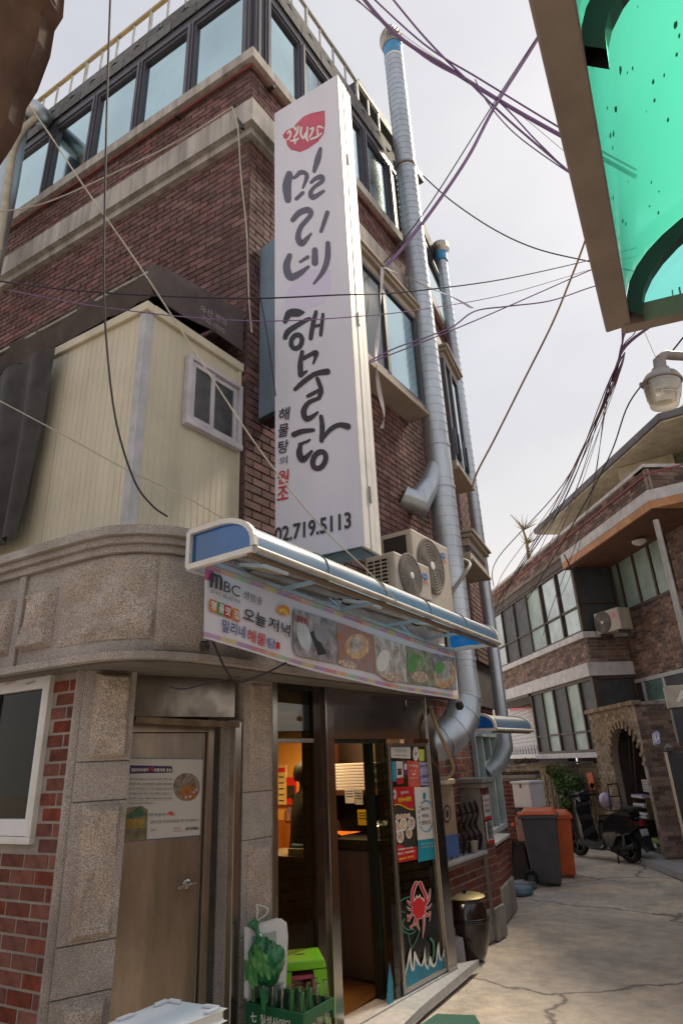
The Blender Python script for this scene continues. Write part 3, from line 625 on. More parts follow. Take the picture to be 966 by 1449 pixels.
# ---- low front wall to the right of the shop, brick wall above it
FW = Fr((-3.06, 7.03), -11); FB = Fr((-3.10, YB), -10.5); FB0 = Fr((-3.10, 5.50), 0)
wa = FB.uv(672, 1100)[0]; wbb = FB.uv(711, 1150)[0]
bricks(FB0, .0, YB - 5.5, 0, 2.90, BA, brickG, mortL, L=.185, hh=.060, j=.0135, proud=.004)
bricks(FB, .0, L2, 0, 2.90, BA, brickG, mortL, L=.185, hh=.060, j=.0135, proud=.004, holes=[(wa, wbb, .75, 2.0)])
F0 = Fr((-3.0, 5.5), 0)
zs_ = .80
bricks(F0.off(.0), .12, 1.30, .28, .76, BA, brickG, mortL, singles=40, L=.185, hh=.060, j=.0135, proud=.004, back=.10)
MB().fb(F0, .1, 1.30, 0, .279, -.1, .02).build('plinth', concG, BA, bevel=.01)
MB().fb(F0, .1, 1.30, .762, .80, -.12, .05).build('wall_sill', stoneS, BA, bevel=.008)
bricks(F0.off(.04, 1.30), .0, .24, .28, 1.38, BA, brickG, mortL, singles=25, L=.185, hh=.060, j=.0135, proud=.004, back=.24)
MB().fb(F0, 1.27, 1.57, 1.382, 1.43, -.26, .08).fb(F0, 1.25, 1.59, 1.432, 1.48, -.26, .10).build('pier_cap', concG, BA, bevel=.008)
MB().fb(F0, 1.29, 1.55, 0, .279, -.2, .06).build('plinth', concG, BA, bevel=.01)
bricks(FW, .0, 1.16, .34, .76, BA, brickG, mortL, singles=60, L=.185, hh=.060, j=.0135, proud=.004, back=.15)
MB().fb(FW, 0, 1.20, 0, .339, -.2, .025).build('plinth', concG, BA, bevel=.012)
MB().fb(FW, 0, 1.22, .762, .80, -.22, .04).build('wall_sill', stoneS, BA, bevel=.008)
wn = MB(); a, b, z0, z1 = wa, wbb, .80, 1.98
wn.fb(FB, a, b, z1 - .05, z1, -.05, .05).fb(FB, a, a + .05, z0, z1 - .05, -.05, .05).fb(FB, b - .05, b, z0, z1 - .05, -.05, .05).fb(FB, a + .05, b - .05, z0, z0 + .06, -.05, .05)
wn = wn.build('side_window', M_('pale_blue_frame', '#b9c4c8', .4, dirt=.1), BA, bevel=.004)
for t in (a + (b - a) * .33, a + (b - a) * .66): MB().fb(FB, t - .03, t + .03, z0 + .06, z1 - .05, -.03, .04).build('mullion', MT['pale_blue_frame'], wn)
MB().fb(FB, a + .05, b - .05, z0 + .06, z1 - .05, -.02, -.01).build('pane', M_('frosted_pane', '#8fa39c', .15, 0, spec=1), wn)

# ================================================================ tall projecting sign
FSg = Fr((-2.93, 3.20), 85)
sa = FSg.uv(388.5, 300)[0]; sb = (FSg.uv(481.7, 103.5)[0] + FSg.uv(504.6, 774)[0]) / 2; sz1 = FSg.uv(390, 159)[1]; sz0 = FSg.uv(504.6, 774)[1]
SG = thing('projecting_sign', 'tall white lightbox sign with large brushed dark lettering, mounted on the building corner', 'sign', FSg.P((sa + sb) / 2, sz0, 0))
FT = .24
MB().fb(FSg, sa, sb, sz0, sz1, -.02, 0).build('sign_face', signW, SG)
cab = MB().fb(FSg, sa + .004, sb - .004, sz0 + .004, sz1 - .004, -FT, -.021).build('cabinet', white, SG, bevel=.004)
mb = MB().fb(FSg, sb - .003, sb + .012, sz0 - .01, sz1 + .01, -.085, -.002).build('edge_channel', white, SG, bevel=.003)
MB().fb(FSg, sb - .003, sb + .016, sz0 - .012, sz1 + .012, -.165, -.095).build('edge_channel', white, SG, bevel=.003)
MB().fb(FSg, sb - .003, sb + .012, sz0 - .01, sz1 + .01, -.25, -.175).build('edge_channel', white, SG, bevel=.003)
MB().fb(FSg, sa + .03, sb - .03, sz0 - .014, sz0 + .002, -.22, -.03).build('sign_underside', M_('aged_panel_teal', '#6f8286', .6, dirt=.5), SG)
for z in (3.35, 4.85, 6.6): MB().fb(FSg, sb + .017, sb + .024, z, z + .12, -.125, -.10).build('hinge', M_('aged_hinge', '#8a8480', .5, .5), SG)
for z in (3.6, 5.4, 7.4): MB().bar(FSg.P(sa + .05, z, -.2), FSg.P(sa - .02, z, -.32), .04).bar(FSg.P(sb - .1, z, -.2), V(-3.0, FSg.P(0, 0).y + .9, z), .04).build('bracket', frameM, SG)
PS = Print(FSg, .001)
ox, oy, sc = 380, 130, 4.1417
PS.poly([(x / sc + ox, y / sc + oy) for x, y in ((90, 1280), (95, 1190), (130, 1130), (240, 1040), (362, 1040), (365, 1150), (330, 1230), (200, 1275))], M_('faded_lilac', '#cdc6e0', .45, var=.02), 'faded_patch', SG)
PS.poly([(x / sc + ox, y / sc + oy) for x, y in ((328, 106), (331, 180), (322, 245), (290, 288), (232, 330), (182, 352), (165, 345), (130, 337), (108, 310), (100, 275), (86, 268), (84, 248), (105, 222), (145, 205), (165, 180), (205, 140), (250, 122))], M_('emblem_red', '#c4506a', .5), 'red_emblem', SG)
PS.strokes([[(112, 240, 10), (122, 225, 10), (130, 245, 10), (118, 270, 10), (108, 278, 8)], [(150, 205, 12), (162, 220, 14), (175, 198, 12), (165, 240, 12), (150, 262, 10)], [(130, 285, 9), (160, 280, 12), (175, 270, 9)], [(150, 270, 9), (155, 300, 9)],
            [(192, 205, 10), (188, 245, 12), (205, 270, 12), (215, 240, 10)], [(228, 205, 10), (222, 260, 13), (230, 285, 10)], [(245, 215, 10), (262, 210, 12), (252, 240, 10), (240, 262, 10)], [(285, 205, 10), (300, 200, 12), (318, 210, 8)], [(245, 275, 10), (280, 262, 12), (310, 240, 8)], [(285, 215, 9), (288, 250, 10)]], creamW, 'emblem_lettering', SG, sc, ox, oy)
big1 = [[(303, 330, 20), (288, 390, 36), (266, 462, 22)],
        [(120, 480, 40), (106, 550, 52), (112, 630, 40)], [(128, 492, 26), (150, 500, 18), (185, 470, 28), (216, 475, 24), (222, 500, 24), (200, 560, 12)], [(162, 624, 22), (200, 588, 20)],
        [(248, 528, 18), (275, 505, 24), (308, 495, 30), (312, 520, 26), (262, 560, 20), (245, 595, 28), (262, 615, 30), (322, 578, 16)],
        [(140, 748, 28), (180, 705, 34), (232, 690, 36), (244, 720, 28), (188, 790, 28), (172, 850, 34), (195, 885, 36), (248, 828, 12)], [(343, 705, 26), (325, 760, 24), (306, 815, 20)],
        [(122, 958, 30), (104, 1020, 42), (125, 1082, 44), (180, 1062, 34), (232, 1022, 16)], [(183, 994, 14), (228, 966, 22)], [(270, 925, 34), (270, 1000, 38)], [(346, 885, 28), (344, 970, 34), (318, 1050, 28), (264, 1122, 12)]]
M_('sign_ink_faded', '#5f5d70', .6, var=.05)
PS.strokes(big1, MT['sign_ink_faded'], 'lettering', SG, sc, ox, oy)
ox2, oy2, sc2 = 380, 420, 3.813
big2 = [[(88, 132, 24), (112, 88, 40), (160, 84, 42), (186, 82, 16)], [(88, 218, 26), (105, 185, 30), (160, 148, 26), (215, 118, 20), (226, 120, 14)], ring(150, 240, 28, 38, 26, 20),
        [(255, 80, 20), (238, 150, 26), (226, 222, 24)], [(240, 158, 16), (284, 150, 16)], [(292, 92, 16), (286, 150, 20), (280, 204, 18)],
        [(180, 296, 22), (170, 360, 28), (172, 420, 30)], [(188, 330, 22), (225, 310, 22), (255, 300, 28), (250, 330, 18), (240, 358, 10)], [(172, 420, 28), (205, 400, 12)],
        [(142, 498, 20), (190, 455, 26), (250, 415, 26), (316, 402, 34)], [(262, 440, 22), (282, 500, 26), (270, 545, 22)], [(210, 535, 18), (262, 508, 20), (284, 500, 18)], [(272, 545, 20), (215, 570, 24), (188, 615, 30), (200, 655, 32), (228, 650, 26), (264, 622, 12)],
        [(135, 742, 30), (180, 725, 28), (240, 718, 20)], [(165, 795, 16), (205, 780, 14), (222, 770, 10)], [(170, 800, 22), (165, 845, 34), (185, 878, 34), (232, 832, 14)], [(282, 645, 22), (288, 700, 26), (284, 775, 24)], [(286, 765, 20), (335, 712, 24), (380, 690, 26), (425, 698, 36)], ring(272, 880, 32, 48, 28, 25)]
PS.strokes(big2, inkD, 'lettering', SG, sc2, ox2, oy2)
for ch, x0, x1, yb, m_, hh in (('해', 393, 408, 595, inkD, 18), ('물', 392.5, 407, 618, inkD, 18), ('탕', 392.5, 407, 641, inkD, 18), ('의', 395, 406, 657, inkD, 11), ('원', 391.5, 407.5, 684, prRed, 19), ('조', 391, 407.5, 707, prRed, 19)):
    z0 = FSg.uv((x0 + x1) / 2, yb)[1]; z1 = FSg.uv((x0 + x1) / 2, yb - hh)[1]
    text('small_lettering', ch, FSg, (x0, yb + 1.5), (x1, yb - 1.5), m_, SG, .008, h=z1 - z0, bold=.012 if hh > 12 else .0)
z0 = FSg.uv(450, 755)[1]; z1 = FSg.uv(450, 732)[1]
text('phone_number', '02.719.5113', FSg, (388, 769), (496.5, 747), inkD, SG, .008, h=z1 - z0, bold=.02)
# older panel behind it
OP = thing('old_sign_panel', 'weathered blue grey sheet metal sign box mounted behind the tall white sign', 'sign', (-2.9, 3.36, 4.4))
pa = PY(365, 330, 3.29); pb_ = PY(359, 582, 3.29)
MB().cb((-2.875, 3.36, 4.32), .215, .16, 1.80, -5).build('sheet_box', M_('weathered_blue_sheet', '#8296ab', .5, .1, var=.2, scale=4, dirt=.35, streak=(1, 1, .15)), OP, bevel=.006)
MB().cb((-2.875, 3.36, 4.28), .19, .14, .035, -5).build('bottom_tray', black, OP)

# ================================================================ blue arched awning over the entrance
def awning(name, label, x0, y0, y1, z, W, Ht, slope, caps=True):
    A = thing(name, label, 'awning', (x0, (y0 + y1) / 2, z))
    def P(t, o, h): return V(x0 + o, t, z + h - slope * (t - y0))
    prof = [(0, Ht)] + [(W * (.45 + .55 * math.sin(R(a))), Ht * (.12 + .88 * math.cos(R(a)) ** .8 if a < 90 else .0)) for a in range(0, 91, 10)]
    prof = [(a, max(b, 0.02)) for a, b in prof]; n = len(prof)
    def sheet(pr): 
        m = MB(); N2 = 12; vs = [P(y0 + (y1 - y0) * i / N2, o, h) for i in range(N2 + 1) for o, h in pr]; k = len(pr)
        m.add(vs, [(i * k + j, i * k + j + 1, (i + 1) * k + j + 1, (i + 1) * k + j) for i in range(N2) for j in range(k - 1)]); return m
    sheet(prof).build('roof_sheet', M_glass('blue_roof_sheet', (.25, .60, .85), .12, .25, .25, (.30, .52, .74)), A, smooth=True)
    mb = MB().tube([P(y0, W + .01, .0), P(y1, W + .01, .0)], .018, 10); mb.build('front_tube', M_('aged_white_tube', '#b9b4ae', .45, .1, dirt=.4), A, smooth=True)
    MB().bar(P(y0, W - .03, -.022), P(y1, W - .03, -.022), .03, .02).build('gutter_strip', M_('aged_brown_strip', '#7d6a55', .6, .2), A)
    MB().bar(P(y0, 0, .0), P(y1, 0, .0), .03).bar(P(y0, 0, Ht), P(y1, 0, Ht), .03).build('wall_rail', white, A)
    m = int((y1 - y0) / .62)
    for i in range(m + 1):
        t = y0 + (y1 - y0) * i / m
        if 0 < i < m:
            MB().tube([P(t, a * 1.004, b + .004) for a, b in prof], .005, 5).build('joint_strip', M_('grey_joint', '#7b858c', .5), A); MB().bar(P(t, 0, .0), P(t, W, .0), .022).build('cross_bar', M_('pale_blue_bar', '#9db4c2', .5), A)
    for t, sg in ((y0, 1), (y1, -1)):
        fr = MB(); pr = [P(t, a, b) for a, b in prof]
        for a, b in zip(pr, pr[1:]): fr.bar(a, b, .028)
        fr.bar(P(t, 0, 0), P(t, W, 0), .03); fr.bar(P(t, 0, 0), P(t, 0, Ht), .028)
        e = fr.build('end_frame', white, A)
        MB().prism([P(t + sg * .01, a * .98, b * .98) for a, b in [(0, .02)] + prof], V(0, .004, 0)).build('end_sheet', blueP, e)
    return A
AW = awning('blue_awning', 'long curved blue polycarbonate awning with white frame above the restaurant entrance and banner', -2.47, 2.18, 5.36, 2.70, .47, .20, .026)
for y in (2.45, 3.6, 4.9): MB().bar((-2.64, y, 2.78), (-2.47, y, 2.76), .03).build('wall_bracket', white, AW)
awning('small_blue_awning', 'short curved blue awning above the side window behind the steel duct', -3.08, 6.75, 7.9, 1.96, .40, .17, .0)

# ================================================================ printed banner
FB_ = Fr((-2.36, 2.2), 0)
BN = thing('banner', 'long printed cloth banner with food photos and Korean lettering hung under the blue awning', 'banner', (-2.36, 3.7, 2.2))
TL, TR, BR, BL = [FB_.hit(*p) for p in ((290, 797), (643, 925), (650, 990), (288, 903))]
def BP(u, v, o=0): # v=0 bottom
    b = BL.lerp(BR, u) - UP * .045 * math.sin(math.pi * u); t = TL.lerp(TR, u); return b.lerp(t, v) + FB_.n * (o + .008 * math.sin(u * 17) * (1 - v))
mb = MB(); mb.grid(lambda u, v: BP(u, v), 60, 8); mb.build('cloth', M_('banner_cloth', '#d9d3dc', .7, var=.05, scale=3), BN, smooth=True)
def bpoly(u0, u1, v0, v1, mat, name, k, n=8):
    mb = MB(); mb.grid(lambda a, b: BP(u0 + (u1 - u0) * a, v0 + (v1 - v0) * b, .0015 + k * .0003), max(2, n), 2); return mb.build(name, mat, BN)
cols = ['#c98a8f', '#d9a98a', '#a9bfa0', '#c49ac0', '#d4c08c', '#b893bd']
for i in range(6): M_('banner_tint_' + str(i), cols[i], .7, var=.1)
for i in range(26):
    c = M_('banner_tint_' + str(i % 6), cols[i % 6], .7, var=.1); u = i / 26
    bpoly(u, u + 1 / 26, .93, .985, c, 'border_patch', 0); bpoly(u, u + 1 / 26, .03, .085, MT['banner_tint_' + str((i + 3) % 6)], 'border_patch', 0)
bpoly(.0, .022, .78, .93, M_('banner_magenta', '#c0568a', .7), 'corner_flower', 1)
QB = Print(FB_, .0105)
def bquad(pts, mat, nm='food_photo'): return QB.poly(pts, mat, nm, BN)
p1_ = bquad([(415, 861), (475, 879), (478, 940), (420, 927), (415, 915)], food2); bquad([(476, 880), (529, 899), (531, 953), (479, 941)], M_('food_photo_red', '#a86a50', .7, var=.4, scale=14, col2='#8d8a90')); bquad([(529, 899), (574, 913.5), (576, 967), (532, 954)], food3); bquad([(574, 913.5), (610, 924), (618, 973.5), (576.5, 967)], M_('food_photo_moss', '#5c6a48', .7, var=.4, scale=16, col2='#a09890')); bquad([(611, 924), (643, 931), (646, 977), (619, 974)], food2)
QB.poly(ell(430, 900, 9, 22, -15), M_('cook_coat', '#c9ccd2', .7), 'cook_figure', BN); QB.poly([(438, 895), (446, 892), (462, 925), (450, 928)], M_('dark_print', '#2d2b30', .7), 'cook_figure', BN); QB.poly(ell(455, 897, 10, 13, -20), M_('print_grey', '#8e8c94', .7), 'cook_figure', BN)
for x, y, a, b, m_ in ((505, 915, 17, 18, food5), (503, 912, 10, 11, food3), (492, 940, 14, 5, food1), (542, 935, 9, 16, creamW), (560, 938, 10, 18, food3), (553, 958, 16, 6, food1), (584, 938, 7, 14, prGrn), (598, 936, 6, 12, food4), (594, 958, 12, 8, food1), (629, 955, 15, 20, food5), (628, 950, 12, 15, food3), (622, 945, 6, 9, prGrn)): QB.poly(ell(x, y, a, b, 14, 16), m_, 'food_photo', BN)
for x in range(7): QB.poly([(418 + x * 2.6, 870 + x * .8), (419.6 + x * 2.6, 870.5 + x * .8), (420 + x * 2.6, 880 + x * .8), (418.4 + x * 2.6, 879.5 + x * .8)], prDk if x % 2 else prRed, 'book_spine', BN)
def bt(st, a, b, m_, hpx, bold=.02, o=.0): text('banner_lettering', st, FB_, a, b, m_, BN, .0142 + o, h=hpx * .00385 * 1.0, bold=bold)
MM = [(300.5, 812, 3.6), (299.5, 821, 3.8), (299, 830, 3.8)]; QB.strokes([MM, [(300.5, 813, 3.6), (305, 813.5, 3.4), (306.5, 818, 3.6), (306, 832, 3.6)], [(306.5, 815, 3.2), (311, 815.5, 3.4), (313, 821, 3.6), (312.5, 834, 3.6)]], prDk, 'banner_lettering', BN); bt('BC', (316, 836.5), (339, 845.5), prDk, 15.5, .0); bt('2019년 4월 8일 방송', (297, 838.5), (340, 855), prDk, 6, .0)
for i, (x, m_, ch) in enumerate(((296.5, prOr, '명'), (307.5, prGrn, '품'), (317, prRed, '맛'), (329, prOr, '집'))):
    y = 846.5 + (x - 296) * .40; QB.poly([(x, y), (x + 10.5, y + 3.6), (x + 10.5, y + 21), (x, y + 17)], m_, 'letter_tile', BN); bt(ch, (x + 1.5, y + 15), (x + 9, y + 17.8), creamW, 12, .03, .003)
bt('밀리네', (313.5, 893), (346.5, 904), prBlu, 17, .01); bt('해물', (349, 907), (376, 915.5), prRed, 18, .012); bt('탕', (378, 916), (389, 919.5), prBlu, 15, .01)
QB.poly([(391, 908), (396, 909.5), (396, 919), (391, 917.5)], prRed, 'bowl_mark', BN)
bt('생방송', (344, 846), (371, 857), prDk, 12, .0); bt('오늘', (344, 877), (376, 889), prDk, 19, .02); bt('저녁', (379, 889), (410, 902), prDk, 19, .02)
QB.poly(ell(400, 867, 10, 11, 20, 16, 180, 372), prOr, 'sun_mark', BN); QB.poly(ell(400, 868.5, 6.5, 7.5, 20, 16, 180, 372), prYel, 'sun_mark', BN); QB.poly(ell(400, 869.5, 4, 4.5, 20, 16, 180, 372), prOr, 'sun_mark', BN)
MB().bar(TL + UP * .015, TR + UP * .015, .022).build('top_batten', M_('batten_white', '#a9b0b4', .5), BN)
for u in (.12, .42, .75): MB().bar(TL.lerp(TR, u) + UP * .01, TL.lerp(TR, u) + V(-.11, 0, .12), .018).build('batten_stay', MT['pale_blue_bar'], BN)
# floodlights above the banner and small bells under it
for i, (px, py, lb) in enumerate(((373, 808, 'flat white LED floodlight nearest the left end of the blue awning'), (512, 857, 'flat white LED floodlight under the middle of the blue awning'), (609, 887, 'flat white LED floodlight nearest the right end of the blue awning'))):
    c = PX(px, py, -2.33); t = thing('floodlight', lb, 'floodlight', c, 'floodlights under the blue awning')
    a = V(.10, 0, -.025); b = V(0, .105, 0); nn = a.cross(b).normalized()
    MB().box(c - a - b, a * 2, b * 2, nn * .022).build('housing', white, t, bevel=.004); MB().box(c - a * .78 - b * .78 - nn * .004, a * 1.56, b * 1.56, nn * .003).build('lens', M_('lamp_lens_off', '#b5b0a2', .3), t)
    MB().bar(c - a * .9 + nn * .02, c - a * 1.9 + nn * .03, .05, .012).build('bracket', black, t)
    smoothtube(MB(), [c + nn * .02, c + V(-.05, .03, .06), c + V(-.13, .02, .03), c + V(-.2, 0, .08)], .005, 6).build('cable', wire, t, smooth=True)
for (px, py, r_, lb) in ((289, 914, .026, 'small dark iron pot hanging from the left end of the banner'), (575, 1003, .024, 'small dark pot hanging below the middle right of the banner'), (650, 999, .036, 'dark iron pot hanging at the right end of the banner beside the duct')):
    c = PX(px, py, -2.37); t = thing('hanging_pot', lb, 'pot', c, 'small pots hung along the banner')
    MB().lathe([(.001, -r_), (r_ * .6, -r_ * .9), (r_, -r_ * .2), (r_ * .92, r_ * .5), (r_ * .7, r_ * .75), (r_ * .85, r_ * .95), (r_ * .6, r_ * .95), (r_ * .5, r_ * .3)], c, 18, V(.15, -.2, 1)).build('body', M_('iron_pot', '#2a2626', .5, .4), t, smooth=True)
    MB().tube([c + UP * r_ * .8, c + UP * (r_ * 2.6)], .003, 6).build('hanger', wireG, t)

# ================================================================ steel ducts
def duct(name, label, x, y, r_, z0, z1, step, gaps=()):
    D = thing(name, label, 'duct', (x, y, z0)); prof = []; z = z0; r = r_
    segs = []
    while z < z1:
        if any(a <= z < b for a, b in gaps): prof.append((r, z)); z += .1; continue
        prof += [(r, z), (r, z + step - .0105), (r + .0035, z + step - .010), (r + .0035, z + step - .003), (r, z + step - .0025)]; z += step
    MB().lathe(prof, V(x, y, 0), 36).build('pipe', steel, D, smooth=True); return D
DX, DY = -2.72, 6.14
D1 = duct('exhaust_duct', 'tall ribbed galvanised exhaust duct with blue collar and turbine vent, rising beside the sign', DX, DY, .148, 2.45, 12.15, .118, gaps=((4.62, 5.1),))
cz = lambda r_, z0, h_, nm, m_: MB().lathe([(r_, z0), (r_, z0 + h_)], V(DX, DY, 0), 36).build(nm, m_, D1, smooth=True)
for z in (4.58, 5.12, 2.62, 9.72): cz(.156, z, .035, 'joint_band', steel if z != 9.72 else M_('rusty_band', '#8a6a50', .6, .4, var=.3, scale=20))
cz(.153, 12.15, .05, 'white_band', white); cz(.15, 12.2, .30, 'blue_collar', M_('blue_collar_paint', '#3f8fc4', .4))
MB().lathe([(.16, 12.48), (.165, 12.52), (.10, 12.9), (.10, 12.92)], V(DX, DY, 0), 24).build('vent_core', M_('dull_aluminium', '#9a938c', .45, .7), D1)
for i in range(20):
    a = 2 * math.pi * i / 20; pts = []; vs = []
    for k in range(9):
        t = k / 8; rr = .155 + .085 * math.sin(math.pi * (t * .95)); aa = a + .9 * t; zz_ = 12.5 + .42 * t; rr *= (1 - .35 * t)
        vs += [V(DX + rr * math.cos(aa), DY + rr * math.sin(aa), zz_), V(DX + rr * .78 * math.cos(aa + .18), DY + rr * .78 * math.sin(aa + .18), zz_)]
    MB().add(vs, [(2 * k, 2 * k + 1, 2 * k + 3, 2 * k + 2) for k in range(8)]).build('vane', M_('vane_aluminium', '#b5aca2', .3, .85, var=.2), D1, smooth=True)
cz(.10, 12.91, .03, 'vent_cap', M_('dull_aluminium', '#9a938c', .45, .7))
# segmented elbow into the wall
el = [V(DX, DY, 2.50), V(DX, DY, 2.25), V(DX - .02, DY - .07, 2.08), V(DX - .06, DY - .22, 1.93), V(DX - .13, DY - .40, 1.84), V(DX - .22, DY - .56, 1.80)]
rs = [.15, .16, .172, .172, .168, .14]
mb = MB()
for i in range(5): MB().tube([el[i], el[i + 1]], [rs[i], rs[i + 1]], 28).build('elbow_segment', steel, D1, smooth=True)
for i in (1, 2, 3, 4): dd = (el[i + 1] - el[i]).normalized(); MB().tube([el[i] - dd * .008, el[i] + dd * .008], rs[i] + .006, 28).build('seam', steel, D1, smooth=True)
bt0 = V(-3.0, 5.68, 4.42); MB().tube([bt0, V(-2.88, 5.80, 4.34), V(-2.79, 5.98, 4.62), V(DX, DY, 5.05)], [.14, .165, .12, .07], 24).build('branch_inlet', steel, D1, smooth=True)
smoothtube(MB(), [(DX + .03, DY - .25, 3.25), (DX + .17, DY, 3.55), (DX + .16, DY + .15, 3.7), (DX - .02, DY + .12, 3.78), (-2.95, DY - .1, 3.7)], .02, 8).build('drain_hose', M_('grey_hose', '#8f8780', .6), D1, smooth=True)
hs = [PX(608, 1000, -2.8), PX(618, 1030, -2.72), PX(635, 1068, -2.7), PX(641, 1088, -2.72), PX(632, 1101, -2.78), PX(616, 1100, -2.85)]
smoothtube(MB(), hs, .018, 8).build('drain_hose', M_('beige_hose', '#9c876c', .6), D1, smooth=True)
D2 = duct('exhaust_duct', 'slimmer ribbed galvanised duct farther back, at the far end of the brick building', -3.20, 8.34, .085, 2.0, 9.95, .125)
MB().tube([V(-3.2, 8.34, 2.05), V(-3.2, 8.30, 1.80), V(-3.28, 8.2, 1.6), V(-3.4, 8.1, 1.5)], [.09, .11, .115, .11], 20).build('elbow_segment', steel, D2, smooth=True)
MB().lathe([(.11, 10.15), (.16, 10.22), (.15, 10.33), (.05, 10.42)], V(-3.2, 8.34, 0), 16).build('vent_cap', MT['vane_aluminium'], D2)
MB().lathe([(.105, 9.95), (.108, 10.15)], V(-3.2, 8.34, 0), 16).build('blue_collar', MT['blue_collar_paint'], D2)

# ================================================================ air conditioning units on the ledge
acW = M_('aged_ac_casing', '#b5aca2', .5, dirt=.25, var=.08)
def ac(label, xf, y0, y1, z0, z1, dep, fc, fr_, grid=True, badge=True, group='outdoor units on the ledge above the awning', F=None, big=False):
    F = F or Fr((xf, y0), 0); L = y1 - y0
    A = thing('outdoor_unit', label, 'air conditioner', F.P(L / 2, z0, -dep / 2), group)
    body = MB().fb(F, 0, L, z0, z1, -dep, 0).build('casing', acW, A, bevel=.015)
    c = F.P(L * fc, (z0 + z1) / 2 + (.0 if not big else .05), 0); u = F.d
    MB().lathe([(fr_ * 1.04, .001), (fr_ * 1.04, .008), (fr_, .010), (fr_ * .98, .003)], c, 40, F.n, u).build('fan_shroud', M_('fan_shroud', '#6e6660', .7), A, smooth=True)
    MB().lathe([(fr_ * .97, .0035), (fr_ * .96, .0045)], c, 40, F.n, u).build('fan_recess', M_('fan_recess', '#57504b', .8, var=.2), A)
    g = MB()
    for k in range(1, 9): 
        rr = fr_ * (.16 + .1 * k); q = [c + F.n * .016 + (u * math.cos(2 * math.pi * i / 40) + UP * math.sin(2 * math.pi * i / 40)) * rr for i in range(41)]; g.tube(q, .0022, 5)
    for k in range(24): a = 2 * math.pi * k / 24; dv = u * math.cos(a) + UP * math.sin(a); g.bar(c + F.n * .013 + dv * fr_ * .14, c + F.n * .013 + dv * fr_ * .98, .0035)
    g.build('fan_grille', M_('grille_wire', '#a8a09a', .5), A, kind='stuff')
    MB().lathe([(fr_ * .15, .012), (fr_ * .15, .022), (fr_ * .1, .024)], c, 20, F.n, u).build('fan_hub', whiteP, A)
    for k in range(3):
        a = 2.1 * k; dv = u * math.cos(a) + UP * math.sin(a); dw = u * math.cos(a + .7) + UP * math.sin(a + .7)
        MB().poly([c + F.n * .006 + dv * fr_ * .14, c + F.n * .0065 + dv * fr_ * .9, c + F.n * .009 + dw * fr_ * .92, c + F.n * .008 + dw * fr_ * .14]).build('fan_blade', M_('fan_blade', '#7c756f', .6), A)
    if grid:
        gr = MB(); s0 = F.P(0, 0, 0)
        G = Fr(((F.P(0, 0, -dep)).x, (F.P(0, 0, -dep)).y), F.az + 90); G.n = -F.d; G.d = F.n
        MB().fb(G, .03, dep - .06, z0 + .05, z1 - .05, .001, .003).build('coil', M_('dark_coil', '#2b2a2b', .7), A)
        if not big:
            for i in range(8): gr.fb(G, .03, dep - .06, z0 + .05 + (z1 - z0 - .1) * i / 7 - .005, z0 + .05 + (z1 - z0 - .1) * i / 7 + .005, .0035, .014)
            for i in range(4): gr.fb(G, .03 + (dep - .09) * i / 3 - .005, .03 + (dep - .09) * i / 3 + .005, z0 + .05, z1 - .05, .0145, .02)
            gr.build('side_grille', acW, A, kind='stuff')
    if badge:
        PB = Print(F, .003); t = L * .83; zc = z1 - .12
        PB.poly([(t + .06 * math.cos(k * .4), zc + .032 * math.sin(k * .4)) for k in range(15)], M_('badge_blue', '#3c6cb4', .5), 'badge', A, uv=True)
        text('badge_lettering', 'Carrier', F, (t - .045, zc - .008), (t + .045, zc - .008), creamW, A, .005, px=False)
        text('badge_lettering', '에어컨', F, (t - .05, zc - .075), (t + .05, zc - .075), prRed, A, .005, px=False, bold=.02)
    for t in (.1, L - .1): MB().fb(F, t - .02, t + .02, z0 - .06, z0 - .001, -dep, .02).build('foot_rail', M_('grey_steel_foot', '#6a6866', .6, .4), A)
    return A
# small front unit and tall unit behind it
a1 = PX(557, 779, -2.5); a1b = PX(603, 801, -2.5)
ac('small beige outdoor unit with ribbed round fan, in front of the taller unit', -2.5, a1.y, a1b.y + .06, 3.04, a1.z, .30, .40, .20)
a2 = PX(581, 747, -2.56); a2b = PX(633, 777, -2.56)
A2 = ac('tall beige outdoor unit with dark side coil, standing between the small unit and the duct', -2.56, a2.y, a2b.y, 3.04, a2.z, .34, .45, .27, big=True)

# ================================================================ cream panel room on the ledge
FCs = Fr((-3.045, 2.19), 0); FCf = Fr((-3.045, 2.19), 85)
CR_ = thing('panel_room', 'cream sandwich panel room standing on the granite ledge behind the corner', 'cabin', (-4.2, 2.6, 2.98))
zt_ = 4.70
def panels(F, t0, t1, n, name='wall_panel'):
    w = (t1 - t0) / n
    for i in range(n):
        a, b = t0 + i * w + .002, t0 + (i + 1) * w - .002; m = MB().fb(F, a, b, 2.985, zt_, -.05, 0); k = int((b - a) / .055)
        for j in range(k): s = a + (j + .5) * (b - a) / k; m.fb(F, s - .012, s + .012, 2.99, zt_ - .01, .0003, .0016)
        m.build(name, creamM, CR_)
panels(FCf, -1.62, -.03, 2); panels(FCs, .03, .93, 1)
MB().fb(FCf, -1.62, .03, zt_, zt_ + .075, -.06, .03).build('top_trim', creamM, CR_, bevel=.008); MB().fb(FCs, .04, .95, zt_, zt_ + .075, -.06, .033).build('top_trim', creamM, CR_, bevel=.008)
MB().fb(FCf, -.055, .012, 2.985, zt_ - .002, .004, .012).fb(FCs, -.012, .05, 2.985, zt_ - .002, .004, .012).build('corner_trim', M_('pale_corner_trim', '#b9b8bc', .5, .2), CR_)
MB().fb(FCs, .905, .935, 2.985, zt_ - .002, .002, .02).build('corner_trim', creamM, CR_)
MB().prism([FCf.P(-1.62, zt_, -.05), FCf.P(-.05, zt_, -.05), V(-3.1, 3.09, zt_), V(-4.6, 2.97, zt_)], UP * .03).build('roof_panel', creamM, CR_)
